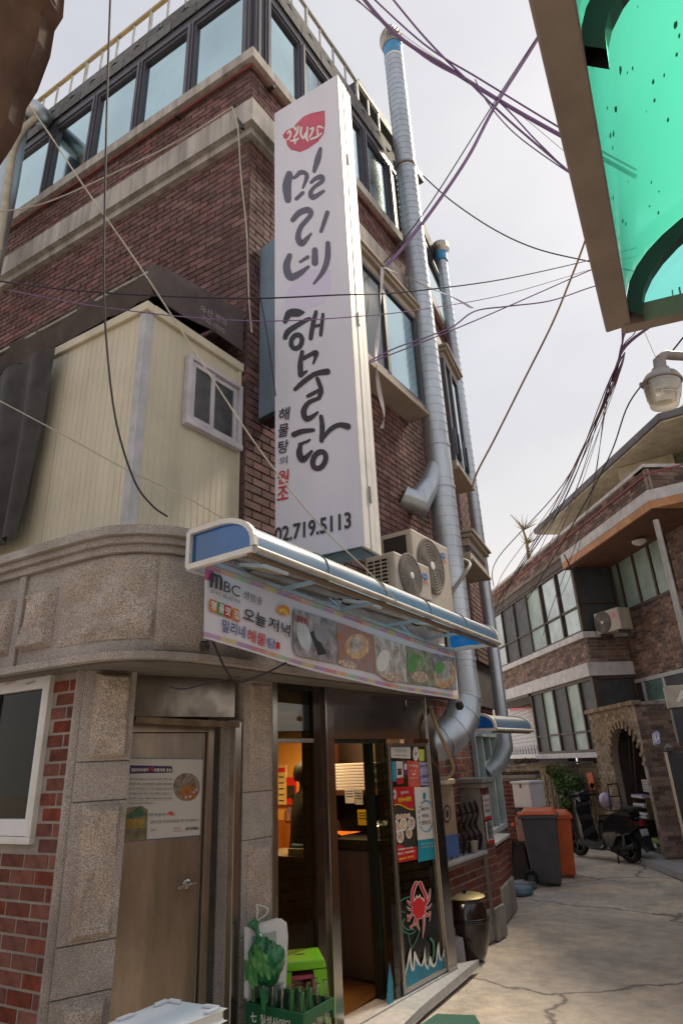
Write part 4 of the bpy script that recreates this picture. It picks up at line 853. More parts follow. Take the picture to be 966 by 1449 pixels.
w0, wz1 = FCs.uv(262, 503); w1, wz1b = FCs.uv(338, 550); wz0 = FCs.uv(255, 600)[1]
fr = MB().fb(FCs, w0, w1, wz0, wz0 + .05, .001, .06).fb(FCs, w0, w1, wz1 - .03, wz1, .001, .05).fb(FCs, w0, w0 + .04, wz0 + .05, wz1 - .03, .001, .05).fb(FCs, w1 - .035, w1, wz0 + .05, wz1 - .03, .001, .05).build('window', M_('lilac_white_frame', '#c4bfc8', .5, dirt=.2), CR_, bevel=.004)
m_ = (w0 + w1) / 2
for a, b, o in ((w0 + .045, m_ - .01, .036), (m_ - .03, w1 - .04, .022)):
    s_ = MB().fb(FCs, a, a + .035, wz0 + .055, wz1 - .035, .005, o).fb(FCs, b - .035, b, wz0 + .055, wz1 - .035, .005, o).fb(FCs, a + .035, b - .035, wz0 + .055, wz0 + .09, .005, o).fb(FCs, a + .035, b - .035, wz1 - .07, wz1 - .035, .005, o).build('sash', MT['lilac_white_frame'], fr)
    MB().fb(FCs, a + .035, b - .035, wz0 + .09, wz1 - .07, .004, o - .012).build('pane', M_('dusty_dark_pane', '#4b4d50', .25, 0, spec=.8, var=.3, scale=9), fr)
# canvas awning above the room
CA = thing('canvas_awning', 'old brown grey canvas awning with worn white lettering above the cream panel room', 'awning', (-4.2, 2.5, 5.0))
FK = Fr((-2.99, 2.19), 0)
sp = [(205, 378), (212, 374), (222, 374), (238, 381), (345, 440), (343, 497), (330, 487), (300, 466), (262, 448), (232, 428), (216, 408)]
mb = MB().prism([FK.hit(*p) for p in sp], V(-.012, 0, 0)); mb.build('side_flap', canvas, CA)
apex = FK.hit(206, 380); 
mb = MB(); NX = 40
def val(u, v):
    t = apex + FCf.d * (-u * 3.2); s_ = .035 * mnoise.noise(V(u * 14, 0, 1)); drop = (.16 + .05 * mnoise.noise(V(u * 9, 3, 1))) * v
    return t + V(0, 0, -drop + s_ * .5) - FCf.n * (.10 * v) + FCf.n * (.02 * mnoise.noise(V(u * 30, v * 2, 0)))
mb.grid(val, NX, 5); mb.build('front_valance', canvas, CA, smooth=True)
hi = FK.hit(345, 440)
mb = MB(); mb.grid(lambda u, v: apex.lerp(V(-3.0, 3.13, hi.z), v) + FCf.d * (-u * 3.2) + UP * (.02 * mnoise.noise(V(u * 8, v * 4, 2))), 24, 6); mb.build('roof_cloth', M_('shaded_canvas_underside', '#2a2626', .9), CA, smooth=True)  # darker copy of the canvas: the underside's shade is put into the colour
MB().tube([apex - V(0, -.02, .02), apex + FCf.d * -3.2 - V(0, -.02, .02)], .012, 8).build('frame_pole', railM, CA)
text('worn_lettering', '우산 렌탈', FK, (284, 440), (322, 461), M_('worn_white', '#8e898c', .8), CA, .004, bold=.01); text('worn_lettering', '702-1010', FK, (286, 452), (318, 472), MT['worn_white'], CA, .004, bold=.01)
# dark tarp curtain at the left
TP = thing('hanging_tarp', 'dark folded tarpaulin curtain hanging at the left beside the cream panel room', 'tarpaulin', FCf.P(-1.9, 3.0, .1))
def tp(u, v):
    a = FCf.hit(0 - 60 + 136 * u, 560 - 72 * u, .12); b = FCf.hit(-90 + 112 * u, 800 - 40 * u, .12); p = b.lerp(a, v); return p + FCf.n * (.05 * math.sin(u * 22 + v * 2) * (.4 + .6 * (1 - v)))
mb = MB(); mb.grid(tp, 40, 12); mb.build('cloth', tarp, TP, smooth=True)
MB().fb(FCf, -3.4, -1.63, 2.985, zt_ + .3, -.9, -.6).build('shade_fill_board', M_('black_board', '#141312', .9), TP)  # black board added to stand in for the shade behind the tarp

# ================================================================ prints on the glass door and the metal door
PG = Print(FS, -.008)
def gp(pts, mat, nm='sticker', par=st): return PG.poly(pts, mat, nm, par)
def gs(x, y): return (x / 7.435 + 545, y / 7.435 + 1045)      # enlarged view of the door back to the picture
def gq(L, mat, nm='sticker'): return gp([gs(*p) for p in L], mat, nm)
def gt(st_, a, b, mat, hpx, bold=0, o=-.0035): text('sticker_lettering', st_, FS, gs(*a), gs(*b), mat, st, o, h=hpx * .00365 / 1, bold=bold)
gq([(55, 75), (265, 90), (265, 215), (60, 205)], creamW); gt('밀리네 식당', (100, 140), (225, 148), teal, 6); gt('해물탕 전문점', (100, 185), (225, 190), prDk, 3)
gp([gs(*p) for p in ell(320, 160, 32, 80)], creamW, 'sticker'); gt('2', (308, 175), (335, 180), prDk, 7)
gq([(352, 115), (408, 120), (410, 240), (356, 240)], M_('pale_yellow_note', '#cfd05a', .6)); 
gq([(58, 243), (108, 245), (115, 455), (66, 460)], M_('print_cyan_blue', '#2a9cc4', .5), 'sticker')
gq([(112, 240), (182, 245), (190, 410), (118, 420)], creamW); gq([(118, 422), (190, 412), (190, 478), (120, 485)], prRed); gq([(128, 320), (170, 318), (172, 385), (130, 388)], prDk); gq([(140, 335), (165, 333), (165, 350), (140, 352)], prRed)
gq([(192, 248), (230, 248), (232, 385), (194, 385)], M_('print_purple', '#7a3a78', .5)); gq([(198, 268), (226, 268), (226, 330), (198, 330)], creamW)
gq([(228, 232), (352, 245), (368, 515), (242, 522)], prCor, 'smile_sticker'); gt('가맹점', (245, 300), (338, 305), creamW, 5, .02)
for a, b in ((280, 345), (313, 345)): gp([gs(*p) for p in ell(a, b, 5, 9)], creamW, 'smile_mark')
gp([gs(*p) for p in ell(299, 368, 18, 20, 0, 12, 0, 180)], creamW, 'smile_mark'); gt('결제 가능', (262, 430), (348, 420), creamW, 3)
gq([(356, 250), (490, 255), (500, 495), (372, 498)], prLil, 'broadcast_sticker'); gt('MBC 생방송', (370, 305), (480, 300), prDk, 5, .02); gt('오늘저녁', (385, 418), (475, 410), prBlu, 7, .02); gt('밀리네해물탕', (395, 475), (475, 468), prDk, 3, .02)
gp([gs(*p) for p in ell(452, 350, 11, 16)], prCor, 'sun_mark')
# food poster
gq([(75, 515), (298, 505), (335, 1275), (112, 1315)], M_('poster_charcoal', '#3a3532', .5), 'menu_poster')
gq([(75, 515), (298, 505), (302, 752), (270, 758), (225, 742), (180, 715), (130, 700), (88, 715)], prRed, 'menu_poster'); gq([(88, 715), (130, 700), (180, 715), (225, 742), (270, 758), (302, 752), (302, 742), (270, 747), (228, 730), (182, 704), (130, 689), (88, 702)], prYel, 'poster_stripe')
gq([(104, 1128), (150, 1120), (200, 1145), (250, 1160), (330, 1135), (335, 1275), (112, 1315)], prRed, 'menu_poster')
gt('밀리네', (165, 590), (240, 580), creamW, 6, .03); gt('진수성찬', (135, 678), (275, 660), prYel, 10, .05); gt('해물탕 아구찜', (135, 1185), (290, 1160), creamW, 4, .03); gt('코스 70,000', (130, 1235), (305, 1200), creamW, 5, .03); gt('예약 환영', (145, 1288), (300, 1252), prYel, 4, .03)
for x, y, rx, ry in ((190, 910, 42, 68), (275, 895, 38, 70), (115, 930, 30, 70), (157, 1032, 38, 72), (250, 1002, 32, 55), (130, 830, 22, 32), (170, 825, 18, 30), (208, 822, 20, 30), (246, 815, 18, 28)):
    gp([gs(*p) for p in ell(x, y, rx, ry)], creamW, 'dish'); gp([gs(*p) for p in ell(x, y, rx * .72, ry * .72)], food1 if int(x) % 2 else food5, 'dish_food')
gp([gs(*p) for p in ell(97, 590, 20, 52)], creamW, 'badge_sticker'); gt('후', (86, 605), (108, 602), prBlu, 6, .02)
# pale laurel poster
gq([(302, 518), (508, 508), (552, 1045), (340, 1075)], creamW, 'laurel_poster'); gq([(340, 1075), (552, 1045), (562, 1260), (345, 1305)], teal, 'laurel_poster')
gt('배달시켜', (378, 765), (462, 755), prDk, 7, .01); gt('먹어도', (388, 838), (458, 828), prDk, 7, .01); gt('맛있는집', (385, 912), (475, 900), prDk, 8, .01); gt('배달의가게', (385, 678), (452, 674), prDk, 2)
gp([gs(*p) for p in ell(410, 608, 18, 40)], teal, 'leaf_mark')
for k in range(11):
    a = R(70 + k * 21); 
    for sg in (1,):
        gp([gs(*p) for p in ell(428 + 75 * math.cos(a), 820 + 165 * math.sin(a), 7, 20, math.degrees(a) + 20)], M_('laurel_teal', '#4fa9b8', .5), 'laurel_leaf')
for k in range(11):
    a = R(-65 + k * 13); gp([gs(*p) for p in ell(428 + 75 * math.cos(a), 820 + 165 * math.sin(a), 7, 20, math.degrees(a) - 20)], MT['laurel_teal'], 'laurel_leaf')
gt('사장님의 정성을 담아', (370, 1125), (520, 1105), creamW, 3); gt('맛있게 배달해 드립니다', (375, 1160), (520, 1140), creamW, 3)
# crab and waves
def cs(x, y): return (x / 7.625 + 560, y / 7.625 + 1230)
def cq(L, mat, nm): return gp([cs(*p) for p in L], mat, nm)
def stroke(L, mat, nm, sc_=7.625, ox_=560, oy_=1230): return PG.strokes(L, mat, nm, st, sc_, ox_, oy_)
legs = [[(185, 400, 30), (150, 375, 34), (122, 340, 14)], [(185, 435, 30), (150, 440, 30), (122, 410, 12)], [(190, 470, 30), (150, 520, 34), (125, 560, 14)], [(125, 500, 18), (140, 560, 20)], [(215, 520, 30), (195, 600, 30), (155, 628, 18), (190, 655, 12)],
        [(300, 400, 30), (350, 330, 32), (370, 215, 10)], [(305, 425, 30), (350, 420, 28), (383, 375, 10)], [(300, 460, 30), (340, 505, 32), (372, 460, 12), (362, 560, 12)], [(300, 520, 30), (300, 600, 26), (288, 745, 8)], [(235, 530, 24), (225, 590, 30), (255, 660, 10)]]
claw = [[(190, 400, 36), (175, 310, 40), (190, 220, 44), (220, 150, 40)], [(310, 400, 36), (322, 300, 40), (290, 220, 42), (262, 150, 40)]]
stroke(legs + claw, creamW, 'crab_outline'); cq(ell(248, 420, 75, 125), creamW, 'crab_outline')
stroke([[(x, y, w * .5) for x, y, w in s_] for s_ in legs], prRed, 'crab_leg'); stroke([[(x, y, w * .66) for x, y, w in s_] for s_ in claw], prRed, 'crab_claw'); cq(ell(248, 425, 66, 112), prRed, 'crab_body')
cq([(205, 330), (225, 275), (235, 310), (262, 270), (268, 305), (300, 320), (250, 345)], creamW, 'crab_outline'); cq([(212, 335), (230, 300), (240, 320), (262, 292), (270, 318), (292, 330), (250, 350)], prRed, 'crab_body')
seaw = M_('sea_sticker_green', '#3f7a62', .4)
stroke([[(160, 300, 12), (90, 320, 16), (45, 370, 14), (50, 450, 12), (100, 470, 10)], [(90, 540, 16), (65, 620, 18), (90, 680, 18), (160, 700, 14), (210, 670, 12)], [(75, 600, 16), (110, 650, 18), (190, 655, 14)], [(135, 700, 9), (150, 790, 10), (175, 855, 9)], [(262, 670, 7), (225, 760, 9), (180, 850, 9)], [(375, 755, 30), (405, 800, 24), (412, 900, 20), (400, 985, 14)], [(350, 915, 14), (340, 1000, 20)]], seaw, 'seaweed')
wave = [(75, 1230), (100, 1120), (120, 1030), (135, 930), (163, 845), (170, 1000), (185, 1080), (195, 900), (205, 885), (245, 990), (272, 1045), (300, 960), (316, 840), (325, 1010), (345, 1070), (362, 960), (372, 940), (405, 1040), (430, 1000), (445, 850), (462, 785), (475, 920), (490, 985), (508, 900), (515, 840), (535, 930)]
cq(wave + [(548, 1160), (550, 1130), (80, 1395)], creamW, 'wave_crest')
w2 = [(77, 1245), (105, 1150), (135, 1020), (150, 960), (158, 1050), (175, 1110), (200, 1090), (205, 970), (245, 1040), (285, 1055), (303, 1000), (318, 1050), (345, 1095), (365, 1020), (385, 1055), (415, 1065), (435, 1030), (452, 900), (468, 975), (492, 1000), (512, 940), (536, 960)]
cq(w2 + [(549, 1160), (80, 1392)], M_('wave_teal', '#1d7f9c', .45), 'wave')
PW_ = Print(FS, -.006)
PW_.poly([(547, 1449), (548, 1395), (551, 1361), (556, 1390), (557, 1449)], MT['wave_teal'], 'wave', BA)
# poster on the metal door
PM = Print(FDd, .003)
def dpx(x, y): return (x / 7.431 + 170, y / 7.431 + 1060)
def dq(L, mat, nm='door_poster', raw=False): return PM.poly([dpx(*p) for p in L], mat, nm, door)
paper = M_('poster_paper', '#b5b1ae', .5, var=.03); 
dq([(20, 92), (878, 105), (850, 912), (0, 990)], M_('poster_blue_edge', '#3c6a94', .5)); dq([(20, 102), (872, 112), (843, 905), (0, 975)], paper)
dq([(100, 172), (545, 182), (550, 250), (100, 262)], M_('poster_navy', '#2a2556', .5))
def dt_(s_, a, b, mat, h_, bold=0): text('poster_lettering', s_, FDd, dpx(*a), dpx(*b), mat, door, .0085, h=h_ * .0031, bold=bold)
dt_('법성포보리굴비', (118, 240), (292, 238), creamW, 6, .02); dt_('게', (295, 235), (345, 234), prRed, 7, .04); dt_('유통과정 효능', (352, 240), (540, 240), creamW, 6, .02)
lines = ('예로부터 임금님 수랏상에 오르던 귀한 생선', '해풍에 말린 보리굴비를 녹차물에 밥을 말아', '한 조각씩 얹어 드시면 입맛을 살려주며', '단백질이 풍부하여 기력 회복에 도움을 주고', '밥 도둑 이라는 별명이 있을 만큼 맛이 좋은', '밥상의 으뜸으로 손꼽는 음식')
for i, l in enumerate(lines): dt_(l, (95, 330 + i * 51), (548 if i < 5 else 350, 330 + i * 50), prDk, 3.6)
for i in range(4): dq([(200 - i * 25, 392 + i * 50), (540, 388 + i * 50), (540, 390 + i * 50), (200 - i * 25, 394 + i * 50)], prDk, 'underline')
dq(ell(698, 402, 142, 150, 0, 28), M_('dish_brown', '#5c4434', .5, var=.4, scale=30, col2='#8f8a78'), 'dish_photo'); dq(ell(720, 460, 90, 75), M_('dish_amber', '#a4642a', .5, var=.3, scale=60), 'dish_photo'); dq(ell(690, 340, 95, 22, -35), M_('fish_grey', '#8c8478', .5, var=.3, scale=60), 'dish_photo')
for x, y in ((775, 455), (738, 500), (800, 430), (690, 510)): dq(ell(x, y, 14, 14, 0, 10), prLil, 'garnish')
dq([(60, 620), (230, 600), (290, 640), (280, 960), (40, 985)], M_('field_photo', '#7a7058', .5, var=.3, scale=20), 'field_photo'); dq([(60, 700), (210, 600), (270, 700), (60, 740)], M_('hill_green', '#3f6a50', .5, var=.3, scale=30), 'field_photo'); dq([(60, 740), (260, 735), (255, 830), (55, 835)], M_('field_gold', '#a88a3a', .5, var=.3, scale=30), 'field_photo')
dt_('명품 특산물 보리', (300, 712), (485, 706), prDk, 5); dt_('게', (495, 706), (552, 702), prRed, 7, .05); dt_('로', (560, 702), (580, 701), prDk, 5); dt_('언제 건강! 우리네 토속을 모두 맛 보세요~!', (315, 790), (820, 765), prDk, 5.4); dt_('문의', (322, 868), (382, 862), prDk, 3); dt_('예약문의', (565, 845), (628, 840), prDk, 3); dt_('밀리네해물탕', (688, 858), (822, 850), prDk, 5, .03); dt_('02-719-5113', (565, 872), (655, 868), prRed, 2.6)

# ================================================================ fittings seen through the shop opening
FRG = thing('fridge', 'tall stainless steel fridge with black top panel just inside the open restaurant door', 'fridge', (-3.35, 5.4, .06))
FF = Fr((-3.72, 4.98), 90)
def fp(px, py): return FF.uv(px, py)
f0, f1 = fp(474, 1300)[0], fp(560, 1300)[0]; ft = fp(500, 1198)[1]; ft2 = fp(500, 1188)[1]
MB().fb(FF, f0 - .06, f1, .08, ft - .03, -.55, 0).build('steel_door', M_('grey_fridge_steel', '#6f6b6a', .35, .35, var=.15, scale=3, streak=(20, 20, .3)), FRG, bevel=.01); MB().fb(FF, f0 - .06, f1, ft - .028, ft2, -.55, .01).build('control_panel', black, FRG, bevel=.005)
tx, tz = fp(523, 1194); MB().fb(FF, tx - .008, tx + .008, tz - .008, tz + .008, .011, .013).build('indicator', M_('red_led', (1, .02, .03), .4, emit=3), FRG)
shl = thing('wooden_shelf', 'dark wooden wall shelf holding stacked white foam trays inside the restaurant', 'shelf', (-3.4, 5.55, ft2))
FH = Fr((-3.72, 5.52), 90)
a0, a1_ = FH.uv(474, 1120)[0], FH.uv(548, 1120)[0]; zt1 = FH.uv(510, 1115)[1]; zt0 = FH.uv(510, 1075)[1]
MB().fb(FH, a0 - .1, a1_ + .2, ft2, 2.2, -.04, -.0).build('back_board', M_('dark_wood_board', '#2e1f18', .6), shl); MB().fb(FH, a0 + .03, a1_ + .1, zt1 - .05, zt1 - .01, .001, .30).build('shelf_board', M_('brown_shelf', '#5a3a26', .5), shl); MB().fb(FH, a0 + .03, a0 + .06, ft2 + .1, 2.15, .001, .30).build('side_board', MT['brown_shelf'], shl)
t0_, t1_ = FH.uv(491, 1100)[0], FH.uv(543, 1100)[0]
for i in range(9):
    z = zt1 - .008 + i * (zt0 - zt1 - .02) / 9; tr = MB().fb(FH, t0_ + random.uniform(-.006, .006), t1_ + random.uniform(-.006, .006), z, z + (zt0 - zt1 - .02) / 9 - .003, .02, .26).build('foam_tray', M_('white_foam', '#d5d5d8', .7, var=.04), None, bevel=.004)
    fin(tr, None, 0, ('lowest', 'second lowest', 'third lowest', 'fourth lowest', 'middle', 'fourth from the top', 'third from the top', 'second from the top', 'topmost')[i] + ' white foam tray of the stack above the fridge', 'tray', 'stacked foam trays above the fridge')
for i, (x0, y0, x1, y1, m_) in enumerate(((489, 1115, 501, 1137, whiteP), (503, 1118, 513, 1139, M_('pale_grey_paper', '#b8bcbf', .7)), (507, 1146, 519, 1168, prYel))):
    p0, p1 = FH.uv(x0, y1, .31), FH.uv(x1, y0, .31); o = MB().fb(FH, p0[0], p1[0], p0[1], p1[1], .312, .316).build('paper_note', m_, None)
    fin(o, None, 0, ('white handwritten paper note pinned left under the foam trays', 'pale grey paper note pinned right under the foam trays', 'yellow framed card standing on top of the fridge')[i], 'note')
    for k in range(3): MB().fb(FH, p0[0] + .01, p1[0] - .012, p1[1] - .03 - k * .022, p1[1] - .024 - k * .022, .317, .3175).build('writing_line', prBlu if i == 0 else prDk, o)
# bag and pumps on the fridge
c = FF.P(fp(528, 1180)[0], ft2 + .06, -.15); mb = MB()
def blob(c, rx, ry, rz_, seed, amp=.25, nu=20, nv=14):
    m = MB(); m.grid(lambda u, v: c + V(rx * math.cos(2 * math.pi * u) * math.sin(math.pi * v), ry * math.sin(2 * math.pi * u) * math.sin(math.pi * v), -rz_ * math.cos(math.pi * v)) * (1 + amp * mnoise.noise(V(3 * math.cos(2 * math.pi * u) * math.sin(math.pi * v) + seed, 3 * math.sin(2 * math.pi * u), 3 * v + seed))), nu, nv); return m
o = blob(c, .12, .09, .07, 3).build('plastic_bag', M_glass('smoky_film', (.5, .5, .52), .2, .15, .5, (.25, .25, .27)), None, smooth=True); fin(o, None, 0, 'crumpled grey plastic bag lying on top of the fridge', 'bag')
for px in (519, 525):
    c = FF.P(fp(px, 1160)[0], ft2, -.35); t = thing('pump_bottle', 'clear pump bottle ' + ('nearer the notes' if px == 519 else 'nearer the door edge') + ' on top of the fridge', 'bottle', c)
    MB().lathe([(.03, 0), (.032, .01), (.032, .11), (.012, .13)], c, 14).build('bottle', M_('milky_bottle', '#b5bcbc', .3), t, smooth=True); MB().tube([c + UP * .13, c + UP * .17, c + V(-.04, 0, .165)], .008, 8).build('pump', whiteP, t)
# wall things
FI = Fr((-8.0, 7.30), 90)
def ip(x0, y0, x1, y1, nm, lb, cat, mat, frame=None, kids=()):
    p0, p1 = FI.uv(x0, y1, .03), FI.uv(x1, y0, .03); o = MB().fb(FI, p0[0], p1[0], p0[1], p1[1], .005, .03).build(nm, frame or mat, None, bevel=0); fin(o, None, 0, lb, cat)
    if frame: MB().fb(FI, p0[0] + .03, p1[0] - .03, p0[1] + .03, p1[1] - .03, .031, .034).build('picture', mat, o)
    return o, p0, p1
o, p0, p1 = ip(393, 1083, 404.5, 1139, 'menu_board', 'pale yellow menu board with red heading on the warm interior wall', 'menu', M_('menu_cream', '#d8c08a', .6))
MB().fb(FI, p0[0] + .01, p1[0] - .02, p1[1] - .09, p1[1] - .03, .031, .033).build('heading', prRed, o)
for k in range(5): MB().fb(FI, p0[0] + .02, p1[0] - .04, p1[1] - .16 - k * .075, p1[1] - .145 - k * .075, .031, .033).build('menu_line', prDk, o)
o, p0, p1 = ip(405.5, 1100, 418, 1139, 'red_poster', 'red and black beer poster beside the menu board inside', 'poster', prRed)
MB().fb(FI, p0[0] + .01, p1[0] - .01, p0[1] + .08, p0[1] + .24, .031, .033).build('dark_panel', prDk, o)
ip(426, 1088, 450, 1128, 'photo_frame', 'black framed collage of small photographs on the warm interior wall', 'picture frame', M_('photo_collage', '#8c8c84', .4, var=.5, scale=22, col2='#2b2b2b'), M_('dark_frame', '#231d1a', .5))
ip(405, 1143, 412, 1162, 'small_notice', 'small blue and orange notice below the red poster inside', 'notice', M_('notice_blue', '#4a5a8c', .6, var=.5, scale=20, col2='#b06a40'))
CT = thing('counter', 'dark counter with papers, till and cable just behind the shop window', 'counter', (-3.7, 4.6, .06))
FQ = Fr((-4.6, 4.75), 90)
c0, c1 = FQ.uv(390, 1215)[0], FQ.uv(440, 1215)[0]; cz_ = FQ.uv(415, 1213)[1]
MB().fb(FQ, c0 - .3, c1, .06, cz_ - .03, -.45, -.02).build('cabinet', M_('dark_counter', '#2c2019', .5), CT); MB().fb(FQ, c0 - .3, c1 + .02, cz_ - .03, cz_, -.47, .0).build('counter_top', M_('counter_edge', '#4e3c2a', .4), CT)
o = MB().fb(FQ, FQ.uv(404, 1205)[0], FQ.uv(437, 1205)[0], cz_ + .002, cz_ + .06, -.3, -.03).build('card_printer', M_('till_white', '#8f9184', .4), None, bevel=.006); fin(o, None, 0, 'off white card printer tray on the counter behind the glass', 'printer')
o = MB().fb(FQ, FQ.uv(405, 1200)[0], FQ.uv(423, 1200)[0], cz_ + .062, cz_ + .09, -.26, -.06).build('folded_cloth', M_('blue_cloth', '#6d8aa0', .8), None, bevel=.01); fin(o, None, 0, 'folded pale blue cloth on the card printer', 'cloth')
o = MB().fb(FQ, FQ.uv(425, 1200)[0], FQ.uv(437, 1200)[0], cz_ + .062, cz_ + .10, -.24, -.06).build('red_box', prRed, None, bevel=.004); fin(o, None, 0, 'small red box on the card printer beside the blue cloth', 'box')
# person in black behind the glass
def person():
    o0 = PY(431, 1160, 5.0); o0.z = 0
    sk = {'pelvis': (0, 0, .95, .17), 'belly': (-.01, -.01, 1.08, .16), 'chest': (-.04, -.02, 1.28, .18), 'neckb': (-.02, -.02, 1.46, .09), 'neck': (.0, -.02, 1.52, .055), 'head': (.03, -.03, 1.60, .095), 'crown': (.03, -.03, 1.68, .085),
          'shl': (-.20, -.02, 1.38, .075), 'ell': (-.30, -.08, 1.12, .055), 'wrl': (-.16, -.28, 1.05, .038), 'hal': (-.11, -.34, 1.04, .035), 'shr': (.17, -.02, 1.38, .075), 'elr': (.26, -.08, 1.12, .055), 'wrr': (.12, -.28, 1.05, .038), 'har': (.08, -.34, 1.04, .035),
          'hil': (-.09, 0, .88, .11), 'knl': (-.10, -.01, .50, .075), 'anl': (-.10, .02, .12, .05), 'tol': (-.10, -.13, .09, .04), 'hir': (.09, 0, .88, .11), 'knr': (.10, -.01, .50, .075), 'anr': (.10, .02, .12, .05), 'tor': (.10, -.13, .09, .04)}
    ks = list(sk); E_ = [('pelvis', 'belly'), ('belly', 'chest'), ('chest', 'neckb'), ('neckb', 'neck'), ('neck', 'head'), ('head', 'crown'), ('chest', 'shl'), ('shl', 'ell'), ('ell', 'wrl'), ('wrl', 'hal'), ('chest', 'shr'), ('shr', 'elr'), ('elr', 'wrr'), ('wrr', 'har'), ('pelvis', 'hil'), ('hil', 'knl'), ('knl', 'anl'), ('anl', 'tol'), ('pelvis', 'hir'), ('hir', 'knr'), ('knr', 'anr'), ('anr', 'tor')]
    for side, w in ((-1, 'hal'), (1, 'har')):
        b = sk[w]
        for i in range(4): k1 = w + 'f%d' % i; sk[k1] = (b[0] + side * (-.02 + i * .014), b[1] - .06 - .01 * (i in (1, 2)), b[2] - .01, .008); sk[k1 + 't'] = (b[0] + side * (-.022 + i * .015), b[1] - .085 - .012 * (i in (1, 2)), b[2] - .03, .007); E_ += [(w, k1), (k1, k1 + 't')]
        sk[w + 'th'] = (b[0] - side * .035, b[1] - .03, b[2] + .01, .009); E_.append((w, w + 'th'))
    ks = list(sk); me = bpy.data.meshes.new('person'); me.from_pydata([sk[k][:3] for k in ks], [(ks.index(a), ks.index(b)) for a, b in E_], []); me.materials.append(M_('black_jacket', '#141416', .8))
    o = bpy.data.objects.new('person', me); COL.objects.link(o); md = o.modifiers.new('skin', 'SKIN'); 
    for i, k in enumerate(ks): me.skin_vertices[0].data[i].radius = (sk[k][3], sk[k][3] * (.8 if k in ('chest', 'belly', 'pelvis') else 1))
    me.skin_vertices[0].data[0].use_root = True; o.modifiers.new('sub', 'SUBSURF').levels = 1; o.modifiers['sub'].render_levels = 2
    o.location = o0; o.rotation_euler.z = R(150); fin(o, None, 0, 'person in black jacket standing with back turned behind the shop window', 'person')
    MB().lathe([(.001, -.02), (.10, .0), (.112, .06), (.10, .12), (.05, .165), (.001, .175)], V(.03, -.02, 1.555), 18).build('hair', M_('black_hair', '#0e0c0c', .6), o, smooth=True)
    return o
pr_ = bpy.data.meshes  # keep name local
P_ = person()

# ================================================================ things standing in front of the shop
foamM = M_('styrofoam', '#dcdfe6', .75, var=.04, bump=.2, bscale=200)
zt2 = .68; A_ = PZ(158, 1447, zt2); B_ = PZ(237, 1415, zt2); C_ = PZ(317, 1427, zt2); D_ = A_ + (C_ - B_)
def foambox(z0, z1, nm_lb, grp=None):
    b = thing('foam_box', nm_lb, 'box', (A_ + C_) / 2 * 1 - UP * (zt2 - z0)); 
    ctr = (A_ + C_) / 2; sh = lambda p, k, z: ctr.lerp(p, k) * 1 + UP * (z - zt2)
    MB().prism([sh(p, .95, z0) for p in (A_, B_, C_, D_)], UP * (z1 - z0 - .05)).build('tub', foamM, b, bevel=.012); ld = MB().prism([sh(p, 1, z1 - .048) for p in (A_, B_, C_, D_)], UP * .045).build('lid', foamM, b, bevel=.012)
    for p, q in ((A_, B_), (B_, C_), (C_, D_)):
        for t in (.15, .85): c = sh(p.lerp(q, t), .97, z1 - .002); d = (q - p).normalized(); MB().box(c - d * .035 - UP * .0 + (ctr - c).normalized() * .0, d * .07, (ctr - c).normalized() * .03, UP * .012).build('lid_tab', foamM, ld, bevel=.003)
    return b
foambox(.0, .34, 'white foam box at the bottom of the pair beside the metal door'); foambox(.341, .68, 'white foam box with lid stacked on top beside the metal door')
# green crate
FCR = Fr((0, 0), FS.az); 
ctop = .50; cA = PZ(347, 1419, ctop); cB = PZ(432, 1437, ctop); cC = PZ(473, 1421, ctop)
crM = M_('green_crate', '#0f5a3a', .45, var=.1)
ex = (cB - cA); ey = (cC - cB)
ex = ex.normalized() * .40; ey = (ey - ex * ey.dot(ex) / ex.length_squared).normalized() * .28
def crate(z1, lb):
    o = cA + UP * (z1 - ctop); t = thing('drinks_crate', lb, 'crate', o + ex / 2 + ey / 2 - UP * .24, 'stacked green drinks crates'); h_ = .24; w = .014
    MB().box(o - UP * h_, ex, ey, UP * .02).build('crate_base', crM, t)
    F1 = Fr((o.x, o.y), 0); F1.p0 = V(o.x, o.y, 0); F1.d = ex.normalized(); F1.n = -ey.normalized()
    for a, u, v in ((o, ex, ey.normalized() * w), (o + ey - ey.normalized() * w, ex, ey.normalized() * w)):
        MB().box(a - UP * .09, u, v, UP * .09).box(a - UP * .22, u, v, UP * .10).build('side_wall', crM, t, bevel=.003)
    for a in (o, o + ex - ex.normalized() * w): MB().box(a + ey.normalized() * w - UP * .22, ey - ey.normalized() * 2 * w, ex.normalized() * w, UP * .10).box(a + ey.normalized() * w - UP * .05, ey - ey.normalized() * 2 * w, ex.normalized() * w, UP * .05).build('side_wall', crM, t, bevel=.003)
    text('crate_lettering', '칠성사이다', F1, (.11, z1 - .075), (.32, z1 - .075), creamW, t, .003, bold=.02, px=False); text('crate_lettering', '七', F1, (.04, z1 - .075), (.085, z1 - .075), creamW, t, .003, bold=.03, px=False)
    G1 = Fr((0, 0), 0); G1.p0 = V(o.x + ex.x, o.y + ex.y, 0); G1.d = ey.normalized(); G1.n = ex.normalized(); text('crate_lettering', 'CHILSUNG', G1, (.06, z1 - .17), (.24, z1 - .17), creamW, t, .003, bold=.02, px=False)
    return F1, t
F1, cr1 = crate(ctop, 'green drinks crate with white lettering, upper one full of glass bottles'); crate(ctop - .245, 'green drinks crate underneath the one full of bottles')
gG = M_('green_bottle_glass', (.02, .14, .04), .08, 0, spec=.8); gC = M_glass('clear_bottle_glass', (.75, .8, .8), .12, .03)
nb = 0
